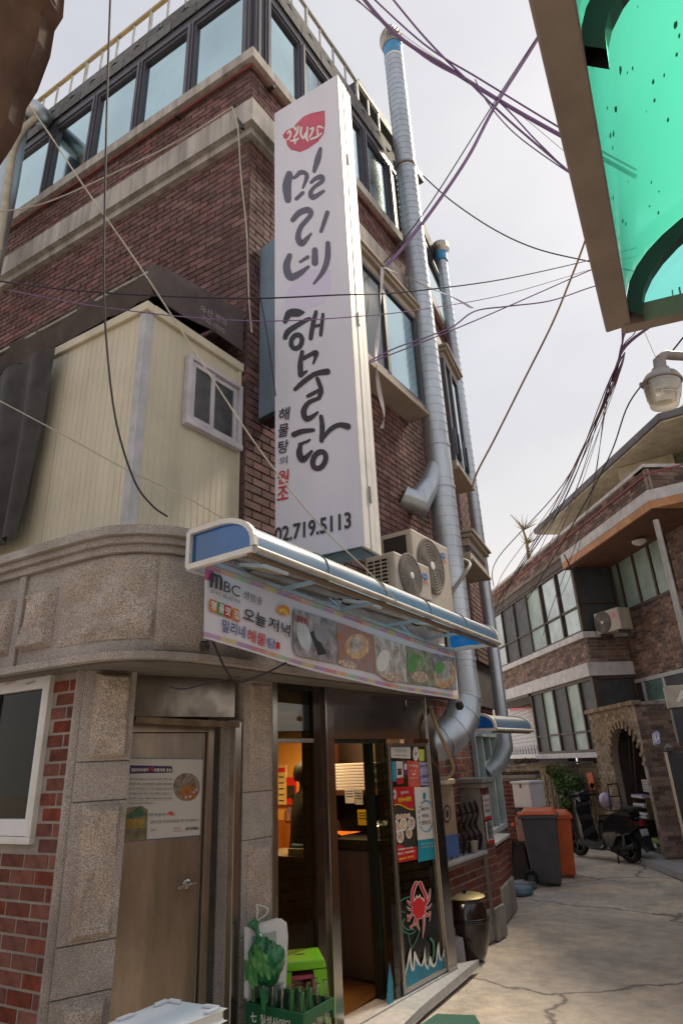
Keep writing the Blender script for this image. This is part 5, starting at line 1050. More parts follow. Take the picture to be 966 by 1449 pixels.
for j in range(4):
    for i in range(6):
        c = cA + ex * ((i + .5) / 6) + ey * ((j + .5) / 4) - UP * .215; g_ = (i * 7 + j * 3) % 5 in (0, 3) or (j == 0 and i in (0, 4, 5)); s_ = .026; hB = .30
        if j >= 2 and i in (0, 1, 2, 3): hB = .24
        t = thing('glass_bottle', ('green' if g_ else 'clear') + ' glass bottle, ' + ('first', 'second', 'third', 'fourth', 'fifth', 'sixth')[i] + ' from the left in the ' + ('front', 'second', 'third', 'back')[j] + ' row of the green crate', 'bottle', c, 'empty bottles in the green crate, ' + ('green' if g_ else 'clear') + ' glass')
        MB().lathe([(s_, 0), (s_, hB * .5), (s_ * .95, hB * .58), (s_ * .5, hB * .78), (s_ * .42, hB * .96), (s_ * .52, hB * .97), (s_ * .52, hB)], c, 12).build('bottle', gG if g_ else gC, t, smooth=True)
        if j < 2: MB().lathe([(s_ * 1.02, hB * .28), (s_ * 1.02, hB * .5)], c, 12).build('label', M_('bottle_print', '#c8d0cc', .5) if not g_ else M_('bottle_print_green', '#7fae8c', .5), t)
# green plastic bag of cabbage over the crate
bc = PD(377, 1362, (cA + ex * .2 + ey * .5 - O).dot(CF)); bagM = M_('green_bag_film', '#0f5636', .25, var=.35, scale=16, col2='#2f8450', bump=1, bscale=22, coat=.3)
BG = thing('plastic_bag', 'tied green plastic bag of leaves resting on the bottles in the crate', 'bag', bc - UP * .13)
m = blob(bc, .10, .08, .105, 8, .28, 36, 26); m.build('bag_body', bagM, BG, smooth=True)
MB().tube([bc + V(-.03, 0, .08), bc + V(-.055, -.01, .12), bc + V(-.065, -.01, .15)], [.055, .016, .011], 10).tube([bc + V(-.065, -.01, .145), bc + V(-.085, -.02, .18), bc + V(-.06, -.02, .21)], [.011, .035, .005], 8).build('knot', bagM, BG, smooth=True)
MB().prism([bc + V(.02, -.08, -.09), bc + V(.09, -.09, -.10), bc + V(.07, -.10, -.22)], V(0, -.004, 0)).build('bag_corner', bagM, BG)
for i in range(9): 
    a = i * .7; c = bc + V(.06 * math.cos(a), -.074, .055 * math.sin(a * 1.3)); mb = MB(); mb.grid(lambda u, v: c + V((u - .5) * .07, -.012 * math.sin(u * 3) - .01 * v, (v - .5) * .07 + .02 * math.sin(u * 5)), 5, 4); mb.build('leaf', M_('cabbage_leaf', '#2f7a44', .5, var=.4, scale=20, col2='#6aa860'), BG, smooth=True)
smoothtube(MB(), [bc + V(-.06, -.02, .20), bc + V(-.05, -.02, .25), bc + V(-.06, -.02, .275), bc + V(.02, -.02, .265), bc + V(.015, -.02, .235), bc + V(-.05, -.02, .20)], .004, 6).build('twine', white, BG)
# foam lid leaning, lime stool
FLd = FS.off(.06)
o = MB(); 
pts = [FLd.hit(*p) for p in ((346, 1313), (392, 1300), (400, 1306), (402, 1325), (398, 1415), (352, 1420), (346, 1412))]
o = MB().prism(pts, FLd.n * .03).build('foam_cover', foamM, None, bevel=.008); fin(o, None, 0, 'white foam box lid leaning against the granite pillar behind the green bag', 'lid')
MB().prism([FLd.hit(*p, ) + FLd.n * .031 for p in ((350, 1325), (385, 1317), (385, 1404), (356, 1410))], FLd.n * .004).build('lid_recess_shade', M_('foam_shade', '#a9b5b8', .8), o)  # flat raised plate in darker foam tone, painting the shade of the recess
lime = M_('lime_plastic', '#7cc422', .35, var=.05)
sz = .60; sc_ = PZ(424, 1351, sz); ST = thing('plastic_stool', 'lime green plastic stool behind the bottle crate', 'stool', (sc_.x, sc_.y, 0))
FSt = Fr((sc_.x, sc_.y), FS.az + 42)
def sp_(a, b, z): return FSt.P(a, z, b)
q = .135; MB().add([sp_(-q, -q, sz), sp_(q, -q, sz), sp_(q, q, sz), sp_(-q, q, sz)] + [sp_(-q - .01, -q - .01, sz - .05), sp_(q + .01, -q - .01, sz - .05), sp_(q + .01, q + .01, sz - .05), sp_(-q - .01, q + .01, sz - .05)], [(0, 1, 2, 3), (0, 4, 5, 1), (1, 5, 6, 2), (2, 6, 7, 3), (3, 7, 4, 0), (7, 6, 5, 4)]).build('seat', lime, ST, bevel=.012)
MB().prism([sp_(.035 * math.cos(t * .6), .012 * math.sin(t * .6), sz + .0006) for t in range(10)], UP * .001).build('grip_hole', black, ST)
for sx in (-1, 1):
    for sy in (-1, 1):
        MB().add([sp_(sx * (q + .01), sy * (q + .01), sz - .051), sp_(sx * (q - .07), sy * (q + .01), sz - .051), sp_(sx * (q + .045), sy * (q + .045), .0), sp_(sx * (q - .01), sy * (q + .045), 0), sp_(sx * (q + .01), sy * (q - .07), sz - .051), sp_(sx * (q + .045), sy * (q - .01), 0)],
                 [(0, 1, 3, 2), (0, 2, 5, 4), (1, 4, 5, 3)]).build('leg', lime, ST)
pk = M_('pink_plastic', '#c8587a', .4); 
ST2 = thing('plastic_stool', 'pink plastic stool nested under the lime green one', 'stool', (sc_.x, sc_.y, 0)); MB().prism([sp_(-q + .02, -q + .02, sz - .10), sp_(q - .02, -q + .02, sz - .10), sp_(q - .02, q - .02, sz - .10), sp_(-q + .02, q - .02, sz - .10)], UP * .02).build('seat', pk, ST2)
for sx in (-1, 1):
    for sy in (-1, 1): MB().bar(sp_(sx * (q - .04), sy * (q - .04), sz - .101), sp_(sx * (q + .0), sy * (q + .0), 0), .05, .012).build('leg', pk, ST2)
# jar
jc = PZ(663, 1360, 0) + V(-.0, .05, 0); JR = thing('onggi_jar', 'dark brown glazed earthenware jar with flat metal lid beside the glass door', 'jar', jc)
MB().lathe([(.12, 0), (.15, .05), (.192, .2), (.20, .30), (.185, .40), (.155, .455), (.16, .475), (.15, .485)], jc, 32).build('body', onggi, JR, smooth=True)
for z in (.30, .315, .33): MB().lathe([(.2, z), (.204, z + .004), (.2, z + .008)], jc, 32).build('ridge', onggi, JR, smooth=True)
MB().lathe([(.16, .486), (.185, .488), (.185, .495), (.15, .510), (.05, .516)], jc, 32).build('lid', M_('dull_gold_lid', '#b5a67c', .4, .6, dirt=.2), JR, smooth=True); MB().lathe([(.012, .516), (.022, .53), (.02, .542)], jc, 14).build('lid_knob', black, JR, smooth=True)
t_ = PZ(650, 1366, 0); MB().box(t_, V(-.10, -.12, 0), V(.10, -.06, 0), V(-.02, .02, .22)).build('stone_shard', stoneS, None, label='broken grey stone slab leaning between jar and door post', cat='stone slab', bevel=.006)
# green mat
q = [PZ(590, 1449 + 8, .012), PZ(618, 1438, .012), PZ(672, 1440, .012), PZ(690, 1470, .012), PZ(600, 1480, .012)]
MB().prism(q, UP * .012).build('entrance_mat', M_('green_rubber_mat', '#2f6a5c', .8, bump=1, bscale=90, var=.3, scale=90), None, label='dark green rubber mat on the ground before the step', cat='mat')
# notice stand, iron railings and things on the side wall
NB = thing('banner_stand', 'narrow brown printed banner stand squeezed between door post and brick pier', 'banner stand', (-2.8, 5.75, .8))
FN = Fr((-2.96, 5.55), 8); b0, z0 = FN.uv(626, 1216); b1, z1 = FN.uv(639, 1110)
MB().fb(FN, b0, b1, z0, z1, 0, .01).build('printed_sheet', M_('brown_banner', '#8a7460', .7, var=.1), NB); MB().fb(FN, b0, b1, z0, z0 + .18, .011, .013).build('blue_panel', M_('banner_blue', '#3d5f96', .7), NB); MB().fb(FN, b0 - .02, b1 + .02, z1, z1 + .05, -.01, .03).build('top_roll', M_('beige_roll', '#b3a48f', .6), NB, bevel=.01)
PN = Print(FN, .012); c = (632.5, 1152); PN.poly(ell(c[0], c[1], 5.5, 13), prDk, 'emblem', NB); PN.poly(ell(c[0], c[1], 4, 10), MT['brown_banner'], 'emblem', NB); PN.poly(ell(c[0], c[1], 2.4, 6), prDk, 'emblem', NB)
ir = MB()
IR = thing('iron_railing', 'twisted black iron railing standing on the low brick wall', 'railing', (-3.0, 6.3, .80))
for i in range(7):
    y = 5.95 + i * .135; smoothtube(MB(), [(-3.02, y, .80), (-3.0, y + .02, .95), (-3.03, y - .01, 1.05), (-3.0, y + .01, 1.15), (-3.02, y, 1.24)], [.010] * 31, 6, 6) if 0 else MB().tube([Vector(p) for p in resample([(-3.02, y, .80), (-3.0, y + .03, .93), (-3.03, y - .02, 1.04), (-3.0, y + .02, 1.14), (-3.02, y, 1.26)], 4)], [.006 + .012 * abs(math.sin(k * .55)) for k in range(17)], 6).build('baluster', M_('black_iron', '#1c1b1c', .5, .3), IR, smooth=True)
for z in (.93, 1.16): MB().bar((-3.02, 5.9, z), (-3.02, 6.8, z), .014).build('rail', MT['black_iron'], IR)
pt_ = V(-2.99, 6.55, .802); t = thing('plant_pot', 'small pale beige pot on the low wall before the iron railing', 'pot', pt_); MB().lathe([(.035, 0), (.05, .10), (.054, .105), (.045, .106)], pt_, 16).build('pot', M_('beige_pot', '#a89a90', .7), t, smooth=True)
o = MB(); o.grid(lambda u, v: V(-2.97 + .02 * math.sin(u * 9), 5.86 + .12 * u, 1.30 - .35 * v - .03 * u), 8, 6); o.build('hanging_rag', M_('pale_rag', '#b9c2cc', .9, var=.15), None, smooth=True, label='pale blue cleaning rag hung on the iron railing', cat='rag')
FPi = F0.off(.045, 1.30)
for (y0, y1, m_, tx_, lb) in ((1125, 1162, M_('notice_white', '#c5c2c4', .6), '주차금지', 'upper white notice with pink lettering taped to the brick pier'), (1162, 1198, MT['notice_white'], '출입', 'lower white notice with black lettering taped to the brick pier')):
    p0 = FPi.uv(681, y1, .0); p1 = FPi.uv(691.5, y0, .0); o = MB().fb(FPi, .02, .20, p0[1], p1[1], .003, .007).build('paper_notice', m_, None, label=lb, cat='notice')
    for k in range(3): text('notice_lettering', tx_, FPi, (.05, p1[1] - .06 - k * .05), (.17, p1[1] - .06 - k * .05), prCor if y0 == 1125 and k < 2 else prDk, o, .009, px=False, bold=.02)
    MB().fb(FPi, .02, .20, p0[1], p0[1] + .03, .0075, .0085).build('coloured_foot', prRed, o)

# ================================================================ dark brick house across the end of the alley
AZ = 140
HY = Fr((-3.844, 14.149), AZ)                 # plane of the glazed bays
HW = HY.off(-.9)                              # recessed wall behind
HB = thing('dark_brick_house', 'dark brown brick house with glazed bays, white bands and an orange slab edge', 'house', (-3, 17, 0))
tc = HY.uv(834, 940)[0]; tl = HY.uv(690, 960)[0]
zA = HY.uv(836, 957)[1]; zB = HY.uv(836, 937)[1]; zC = HY.uv(829, 902)[1]; zD = HY.uv(828, 893)[1]; zE = HY.uv(800, 798)[1]; zF = HY.uv(798, 786)[1]
ts = HY.uv(925, 705)[0]; zG = HY.uv(931, 718)[1]; zH = HY.uv(925, 692)[1]; zI = HY.uv(923, 654)[1]
tw = HW.uv(990, 900)[0]
bM = M_('house_white_band', '#d9d6da', .7, dirt=.18); orM = M_('orange_slab_edge', '#d09a70', .7, dirt=.2); wnd = M_('brown_window_frame', '#55483f', .5, .1)
gB = M_('grey_glass', (.55, .60, .60), .05, .9, var=.3, scale=.9, bump=.15, bscale=1.5); gF = M_('frosted_green_glass', '#a3bcb6', .35, 0, var=.2, scale=2.5, spec=.8); gD = M_('dark_mesh_screen', '#494c52', .5, 0, var=.2)
tLl = HY.uv(752, 1000)[0]
MB().fb(HW, tl - 1, tw + 4, zA - .05, zI, -5, -.06).build('storey_core', mortD, HB); MB().fb(HW, tLl - .05, tw + 4, 0, zA - .052, -5, -.06).build('storey_core', mortD, HB)
bricks(HW, tc - .05, tw + .5, .0, zG, HB, brickB, mortB, holes=[], L=.19, hh=.058, j=.014, proud=.012)
SR = Fr(HY.P(tc, 0)[:2], AZ - 90)                # right side faces, going back-right... outward normal checked below
def sideface(t0): 
    p = HY.P(t0, 0, 0); f = Fr((p.x, p.y), AZ - 90); return f
SF = sideface(tc); SF.d = -HY.n; SF.n = HY.d      # from the bay corner back to the wall, facing right
def bay(z0, z1, ta, tb, nwin, rail=.42, top=True):
    w = (tb - ta) / nwin
    b = MB().fb(HY, ta, tb, z0, z0 + .05, -.12, .0).fb(HY, ta, tb, z1 - .06, z1, -.12, 0).build('bay_frame', wnd, HB)
    for i in range(nwin + 1):
        t = ta + i * w; t = min(max(t, ta + .03), tb - .03); MB().fb(HY, t - .03, t + .03, z0 + .05, z1 - .06, -.10, .005).build('mullion', wnd, b)
    for i in range(nwin):
        a, c_ = ta + i * w + .032, ta + (i + 1) * w - .032; zr = z0 + (z1 - z0) * rail
        if rail: MB().fb(HY, a, c_, zr - .02, zr + .02, -.06, -.01).build('transom', wnd, b)
        g1 = (gB, gB, gD, gD, gF, gB, gB)[i % 7] if z0 > 3 else (gF, gD, gF, gD)[(i + 1) % 4]
        for za, zb_2 in ((z0 + .052, (zr if rail else z1 - .06) - .022), (zr + .022, z1 - .062)):
            if zb_2 - za > .1: MB().fb(HY, a, c_, za, zb_2, -.05, -.04 + random.uniform(-.004, .004)).build('window_pane', g1, b)
    s = MB().fb(SF, 0, .9, z0, z0 + .05, -.1, 0).fb(SF, 0, .9, z1 - .06, z1, -.1, 0).fb(SF, .0, .07, z0 + .05, z1 - .06, -.1, .004).fb(SF, .83, .9, z0 + .05, z1 - .06, -.1, .0).build('side_frame', wnd, HB)
    zr = z0 + (z1 - z0) * .40; MB().fb(SF, .07, .83, zr - .02, zr + .02, -.06, -.01).build('transom', wnd, s)
    MB().fb(SF, .072, .828, z0 + .052, zr - .022, -.05, -.04).build('window_pane', gD, s); MB().fb(SF, .072, .828, zr + .022, z1 - .062, -.05, -.04).build('window_pane', gD, s)
    MB().fb(HY, ta + .1, tb - .1, z0, z1, -.9, -.16).build('bay_core', M_('room_dark', '#2a2b2c', .8), HB)
zLb = HY.uv(850, 1064)[1]; tLl = HY.uv(752, 1000)[0]
bay(zLb, zA - .003, tLl, tc, 5, rail=.28); bay(zD, zE, tl, tc, 7, rail=.36)
MB().fb(HY, tLl - .1, tc + .06, zLb - .10, zLb - .002, -.9, .06).build('sill_band', bM, HB)
MB().fb(HY, tl - 1, tc + .04, zA, zB, -.9, .07).build('white_band', bM, HB, bevel=.01)
MB().fb(HY, tl - 1, tLl + .02, zA - .06, zA - .002, -.9, .05).build('band_soffit', wnd, HB)
bricks(HY, tl - 1, tc, zB + .002, zC - .01, HB, brickB, mortB, L=.19, hh=.058, j=.014, proud=.012); bricks(SF, 0.01, .9, zB + .002, zC - .01, HB, brickB, mortB, L=.19, hh=.058, j=.014, proud=.012)
MB().fb(HY, tl - 1, tc + .06, zC, zD - .002, -.9, .06).build('sill_band', bM, HB, bevel=.008)
MB().fb(HY, tl - 1, tc + .02, zE, zF, -.9, .02).build('lintel', wnd, HB)
tm = HY.uv(800, 790)[0]
MB().fb(HY, tl - 2, tc - .2, zF + .002, zH, -1, .10).build('white_band', bM, HB); sl = MB().fb(HY, tc - .198, ts, zG, zG + (zH - zG) * .42, -1, .10).build('orange_slab', orM, HB); MB().fb(HY, tc - .198, ts, zG + (zH - zG) * .42 + .002, zH, -1, .105).build('white_band', bM, HB)
MB().fb(HY, tc - .19, ts - .02, zG - .02, zG - .002, -.9, .08).build('slab_soffit', M_('soffit_brown', '#6b4c3a', .8, dirt=.3), HB)
SR2 = Fr((0, 0), AZ - 90); SR2.p0 = HY.P(ts, 0, .1); SR2.d = (HY.d * .62 - HY.n * .78).normalized(); SR2.n = V(SR2.d.y, -SR2.d.x, 0)
MB().fb(SR2, .0, 5, zG, zG + (zH - zG) * .42, -.5, .0).build('orange_slab', orM, HB); MB().fb(SR2, .0, 5, zG + (zH - zG) * .42 + .002, zH, -.5, .004).build('white_band', bM, HB)
bricks(HY, tl - 3, ts - .03, zH, zI, HB, brickB, mortB, L=.19, hh=.058, j=.014, proud=.012); bricks(SR2.off(-.05), 0.05, 4, zH, zI, HB, brickB, mortB, L=.19, hh=.058, j=.014, proud=.012)
MB().fb(HY, tl - 3, ts + .0, zI, zI + .06, -.3, .06).build('coping', bM, HB); MB().fb(SR2.off(-.05), 0, 4, zI, zI + .06, -.3, .06).build('coping', bM, HB)
MB().tube([HY.P(tl - 3, zH + (zI - zH) * .72, .02), HY.P(ts, zH + (zI - zH) * .72, .02), SR2.P(3, zH + (zI - zH) * .72, .0)], .018, 6).build('red_pipe', M_('faded_red_pipe', '#a05560', .6), HB)
# recessed wall window, lower white window
def win(F, px0, px1, py_t, py_b, n, fm, panes, nm, o=.0, dz=.05):
    t0, z1 = F.uv(px0, py_t); t1 = F.uv(px1, py_t)[0]; z0 = F.uv(px0, py_b)[1]; w = (t1 - t0) / n
    f = MB().fb(F, t0, t1, z1 - dz, z1, -.05, o + .03).fb(F, t0, t1, z0, z0 + dz, -.05, o + .03).fb(F, t0, t0 + dz, z0 + dz, z1 - dz, -.05, o + .03).fb(F, t1 - dz, t1, z0 + dz, z1 - dz, -.05, o + .03).build(nm, fm, HB)
    for i in range(1, n): MB().fb(F, t0 + i * w - dz * .45, t0 + i * w + dz * .45, z0 + dz, z1 - dz, -.04, o + .028).build('mullion', fm, f)
    for i in range(n): MB().fb(F, t0 + max(dz, dz if i == 0 else dz * .45) + i * w * 1, t0 + (i + 1) * w - dz * .5, z0 + dz, z1 - dz, .0, o + .012).build('window_pane', panes[i % len(panes)], f)
    return f
win(HW, 853, 950, 800, 882, 4, wnd, [gF], 'recessed_window', .0, .06)
win(HW, 883, 975, 966, 1004, 3, M_('white_upvc', '#c9ccd2', .5), [gD, M_('teal_curtain_glass', '#6f8f8a', .3, var=.3)], 'white_window', .0, .07)
dome = HY.P(HY.uv(872, 770)[0], zG - .08, -.45); MB().lathe([(.13, 0), (.12, -.04), (.06, -.08), (.01, -.085)][::-1], dome, 18).build('ceiling_lamp_dome', bM, HB, smooth=True)
dp = HY.hit(927.5, 736, .12); MB().tube([dp, V(dp.x, dp.y, .3)], .045, 8).build('white_downpipe', M_('white_pipe', '#b9b6b6', .5, dirt=.2), HB, smooth=True)
# upper storey set back, under its own wide eave
HU = HY.off(-1.5); ze = HY.uv(930, 583, )[1]; HE = HY.off(-.35); te, ze = HE.uv(930, 584); tle, zle = HE.uv(750, 726)
cw = M_('cream_render', '#ddd3b8', .8, dirt=.15)
MB().fb(HU, tle + .4, te + 3, zI - .4, ze - .1, -4, .0).build('upper_wall', cw, HB)
MB().fb(HE, tle, te, ze - .14, ze, -4.5, .0).build('roof_slab', M_('grey_roof_edge', '#77777e', .7, dirt=.3), HB, bevel=.02); MB().fb(HE, tle + .06, te - .03, ze - .17, ze - .142, -4.4, -.05).build('eave_soffit', cw, HB)
SE = Fr((0, 0), 0); SE.p0 = HE.P(te, 0, 0); SE.d = SR2.d; SE.n = SR2.n
MB().fb(SE.off(-1.2), .3, 5, zI - .4, ze - .18, -1, 0).build('upper_wall', cw, HB); MB().fb(SE, .0, 5, ze - .147, ze - .005, -3, .0).build('roof_slab', MT['grey_roof_edge'], HB, bevel=.02); MB().fb(SE, .03, 5, ze - .178, ze - .149, -3, -.05).build('eave_soffit', cw, HB)
win(HU, 851, 868, 680, 697, 2, bM, [gD], 'small_window', 0, .05)
hc = HU.hit(903, 628, .6); MB().box(HU.hit(905, 632, .7), HU.d * 3, HU.n * -.7, UP * .07).build('door_canopy', cw, HB); 
t9 = HU.uv(930, 640)[0]; MB().fb(HU, t9, t9 + .8, zI, zI + 1.7, .003, .03).build('pale_door', M_('pale_green_door', '#b4b8a0', .6), HB)
# air conditioner of the house
ca = HW.uv(842, 905); cb_ = HW.uv(872, 878)
F_ac = HW.off(.35)
_q = HW.off(.72).hit(843, 890); FAC = Fr((_q.x, _q.y), 124)
acW2 = ac('white outdoor unit with pink sticker on wall brackets of the dark brick house', 0, 0, .66, F_ac.uv(842, 909)[1], F_ac.uv(842, 880)[1] + .02, .30, .32, .21, grid=False, badge=False, group=None, F=FAC)
Fx = FAC; zz1 = F_ac.uv(842, 880)[1]; PZ_ = Print(Fx, .003); PZ_.poly([(.52 + .05 * math.cos(k * .5), zz1 - .12 + .05 * math.sin(k * .5)) for k in range(12)], prPnk, 'sticker', acW2, uv=True)
for t in (.1, .7): MB().bar(HW.P(Fx.p0.dot(HW.d) - HW.p0.dot(HW.d) + t, F_ac.uv(842, 909)[1] - .075, .0), HW.P(Fx.p0.dot(HW.d) - HW.p0.dot(HW.d) + t, F_ac.uv(842, 909)[1] - .075, .38), .03).build('bracket', M_('grey_steel_foot', '#6a6866', .6, .4), acW2)
smoothtube(MB(), [HW.hit(848, 893, .1), HW.hit(843, 870, .08), HW.hit(838, 845, .06), HW.hit(841, 830, .06), HW.hit(846, 828, .05)], .03, 8).build('lagged_pipe', white, acW2, smooth=True)
# low tiled garden wall of the house
GW = Fr(PZ(800, 1195, 0)[:2], 128)
g0_, g1_ = GW.uv(690, 1190)[0], GW.uv(872, 1190)[0]; ztop = GW.uv(830, 1082)[1]
gwl = thing('garden_wall', 'low garden wall of dark tan bricks under a tiled coping in front of the dark brick house', 'wall', GW.P((g0_ + g1_) / 2, 0))
GWb = GW.off(-.5)
bricks(GWb, g0_, GWb.uv(866, 1150)[0], 0, ztop, gwl, brickT, mortB, L=.19, hh=.058, j=.014, proud=.010)
tb_ = GWb.uv(866, 1150)[0]
for k in range(int((tb_ - g0_) / .16)):
    a = g0_ + k * .16; MB().box(GWb.P(a, ztop + .01, .14), GWb.d * .15, GWb.n * -.34, V(0, 0, .035)).build('coping_tile', M_('dark_roof_tile', '#5c5049', .85, var=.3, isl=.3), gwl)
rb = GW.off(-.02); MB().fb(rb, rb.uv(798, 1190)[0], rb.uv(846, 1190)[0], 0, .28, -.15, 0).build('planter_edge', M_('planter_brown', '#76614a', .85, var=.3, scale=12, streak=(12, 12, .5)), gwl)
# lattice boards
LT = thing('lattice_fence', 'weathered wooden lattice with an orange board leaning against the garden wall', 'fence', GW.P(0, 0, -.2)); LF = GW.off(-.30)
l0, l1 = LF.uv(765, 1150)[0], LF.uv(842, 1150)[0]
for k in range(11): t = l0 + (l1 - l0) * k / 10; MB().fb(LF, t - .014, t + .014, .25, 1.25 + .1 * (k % 2), 0, .02).build('upright_slat', M_('weathered_wood', '#7c664e', .85, var=.3), LT)
for z in (.45, .8, 1.12): MB().fb(LF, l0, l1, z, z + .03, .021, .035).build('cross_slat', MT['weathered_wood'], LT)
p = [LF.hit(*q, .05) for q in ((830, 1095), (838, 1093), (843, 1117), (836, 1118))]; MB().prism(p, LF.n * .02).build('orange_board', orange, LT)
# nandina shrub
def leaves(name, label, cat, base, clumps, n, size, mats, stems=5, zmin=0):
    t = thing(name, label, cat, base); mbs = [MB() for _ in mats]
    for i in range(n):
        c, r3 = random.choice(clumps); d = V(random.gauss(0, 1), random.gauss(0, 1), random.gauss(0, 1)).normalized() * (random.random() ** .5); p = c + V(d.x * r3[0], d.y * r3[1], d.z * r3[2])
        if p.z < zmin: continue
        k = random.choices(range(len(mats)), [m[1](p) for m in mats])[0]; a = V(random.gauss(0, 1), random.gauss(0, 1), random.gauss(-.4, .6)).normalized(); b = a.orthogonal().normalized(); s_ = size * random.uniform(.6, 1.3)
        mbs[k].add([p - a * s_, p + b * s_ * .32, p + a * s_, p - b * s_ * .32 + UP * s_ * .1], [(0, 1, 2, 3)])
    for m, q in zip(mats, mbs):
        if q.f: q.build('foliage', m[0], t, kind='stuff')
    st_ = M_('stem_brown', '#5a4636', .8)
    for i in range(stems): c, r3 = clumps[i % len(clumps)]; MB().tube([base + V(random.uniform(-.06, .06), random.uniform(-.06, .06), 0), base.lerp(c, .5) + V(random.uniform(-.05, .05), 0, 0), c], [.014, .01, .005], 6).build('stem', st_, t)
    return t
nb_ = LF.P(LF.uv(797, 1160)[0], .0, .12); cc = lambda px, py: LF.hit(px, py, .12)
lg = M_('leaf_green', '#557a3c', .6, var=.3, isl=.4); lg2 = M_('leaf_yellow_green', '#98a648', .6, isl=.3); lr = M_('leaf_red', '#b8583c', .6, isl=.3)
leaves('nandina_shrub', 'bushy nandina shrub, red tipped at the top, between the bins and the scooter', 'shrub', nb_, [(cc(798, 1110), (.22, .2, .25)), (cc(792, 1095), (.20, .18, .16)), (cc(808, 1125), (.2, .18, .25)), (cc(802, 1155), (.13, .12, .35)), (cc(785, 1090), (.2, .16, .12)), (cc(812, 1110), (.2, .16, .2))], 14000, .042, [(lg, lambda p: 1.5), (lg2, lambda p: .25), (lr, lambda p: max(0, (p.z - 1.28) * 5))], 6)
# dry vine on the wall top, left
vc = GWb.P(GWb.uv(745, 1088)[0], ztop + .08, 0); leaves('dry_creeper', 'dry brown creeper trailing over the garden wall coping above the white box', 'creeper', vc - UP * .05, [(vc, (.35, .2, .06))], 700, .03, [(M_('dry_leaf', '#6f5240', .8, isl=.4), lambda p: 1)], 3)

# ================================================================ brick arch gate
pg = PZ(945, 1228, 0)
GT = Fr((pg.x, pg.y), 146); g_l = GT.uv(866, 1200)[0]; gz = GT.uv(925, 992)[1]
gate = thing('arch_gate', 'tan brick gateway with rounded arch at the end of the alley', 'gate', GT.P(g_l / 2, 0))
aw0, aw1 = GT.uv(880, 1150)[0], GT.uv(925, 1150)[0]; az_ = GT.uv(900, 1028)[1]; rad = (aw1 - aw0) / 2; spz = az_ - rad; cx_ = (aw0 + aw1) / 2
hl = [(cx_ - math.sqrt(max(rad ** 2 - max(0, z - spz) ** 2, 0)), cx_ + math.sqrt(max(rad ** 2 - max(0, z - spz) ** 2, 0)), z, z + .071) for z in [k * .071 for k in range(int(az_ / .071) + 1)]]
bricks(GT, g_l, -.014, 0, gz, gate, brickT, mortB, holes=hl, L=.19, hh=.058, j=.013, proud=.012, back=.12)
SG_ = Fr((0, 0), 0); SG_.p0 = GT.P(0, 0, 0); SG_.d = -GT.n; SG_.n = GT.d
bricks(SG_, 0, 1.0, 0, gz, gate, brickB, mortB, L=.19, hh=.058, j=.013, proud=.012, back=.12)
for i in range(15):
    a = math.pi * (i + .5) / 15; d_ = GT.d * -math.cos(a) + UP * math.sin(a); c = GT.P(cx_, spz, .012); pr2 = V(0, 0, 0); tg = GT.d * math.sin(a) + UP * math.cos(a)
    MB().box(c + d_ * rad - tg * .028 * 1, d_ * .12, tg * .056, GT.n * .02).build('arch_brick', brickT, gate)
for k in range(int(-g_l / .12) + 1): MB().box(GT.P(g_l + k * .12 - .03, gz + .002, -.10), GT.d * .112, GT.n * .16, UP * .07).build('coping_brick', brickT, gate)
MB().fb(GT, g_l, 0, gz, gz + .05, -1.0, -.101).build('gate_roof', conc, gate)
MB().fb(GT, g_l, aw0 - .02, 0, gz, -1.0, -.122).build('inner_pier', mortD, gate); 
bricks(GT.off(-.95), aw0 - .2, aw1 + .2, 0, gz, gate, brickB, mortB, L=.19, hh=.058, j=.013, proud=.01)
SI = Fr((0, 0), 0); SI.p0 = GT.P(aw1, 0, -.12); SI.d = -GT.n; SI.n = -GT.d; bricks(SI, 0, .8, 0, gz, gate, brickB, mortB, L=.19, hh=.058, j=.013, proud=.01)
MB().fb(GT, g_l - .02, .1, 0, .10, -1.0, .10).build('threshold', stoneS, gate, bevel=.01)
gi = GT.off(-.30)
for px in (893, 899): 
    a = gi.hit(px - 4, 1045); b = gi.hit(px + 6, 1200); MB().tube([a, b], .012, 6).build('gate_bar', M_('grey_iron', '#6c6a68', .5, .4), gate)
pl_ = thing('house_number_plate', 'small blue house shaped number plate on the arch gate', 'number plate', GT.hit(928, 1045, .04)); PN2 = GT.off(.03)
a = [(922.5, 1039), (929, 1034), (934, 1038), (935, 1052), (924.5, 1055)]; MB().prism([PN2.hit(*q) for q in a], GT.n * .008).build('plate', M_('plate_blue', '#2f62b8', .4), pl_); text('plate_lettering', '18-4', PN2, (925, 1051), (934, 1048.5), creamW, pl_, .011, bold=.03); text('plate_lettering', '마포대로', PN2, (924.5, 1042.5), (933, 1040.5), creamW, pl_, .011)
mr = thing('mail_rack', 'small wooden rack stuffed with newspapers inside the arch gate', 'rack', gi.hit(915, 1150)); r0, rz1 = gi.uv(906, 1127); r1, rz0 = gi.uv(930, 1160)
for z in (rz0, (rz0 + rz1) / 2, rz1 - .02): MB().fb(gi, r0, r1, z, z + .015, 0, .14).build('shelf', MT['weathered_wood'], mr)
MB().fb(gi, r0 - .015, r0, rz0, rz1, 0, .14).build('side_board', MT['weathered_wood'], mr); MB().fb(gi, r1, r1 + .015, rz0, rz1, 0, .14).build('side_board', MT['weathered_wood'], mr)
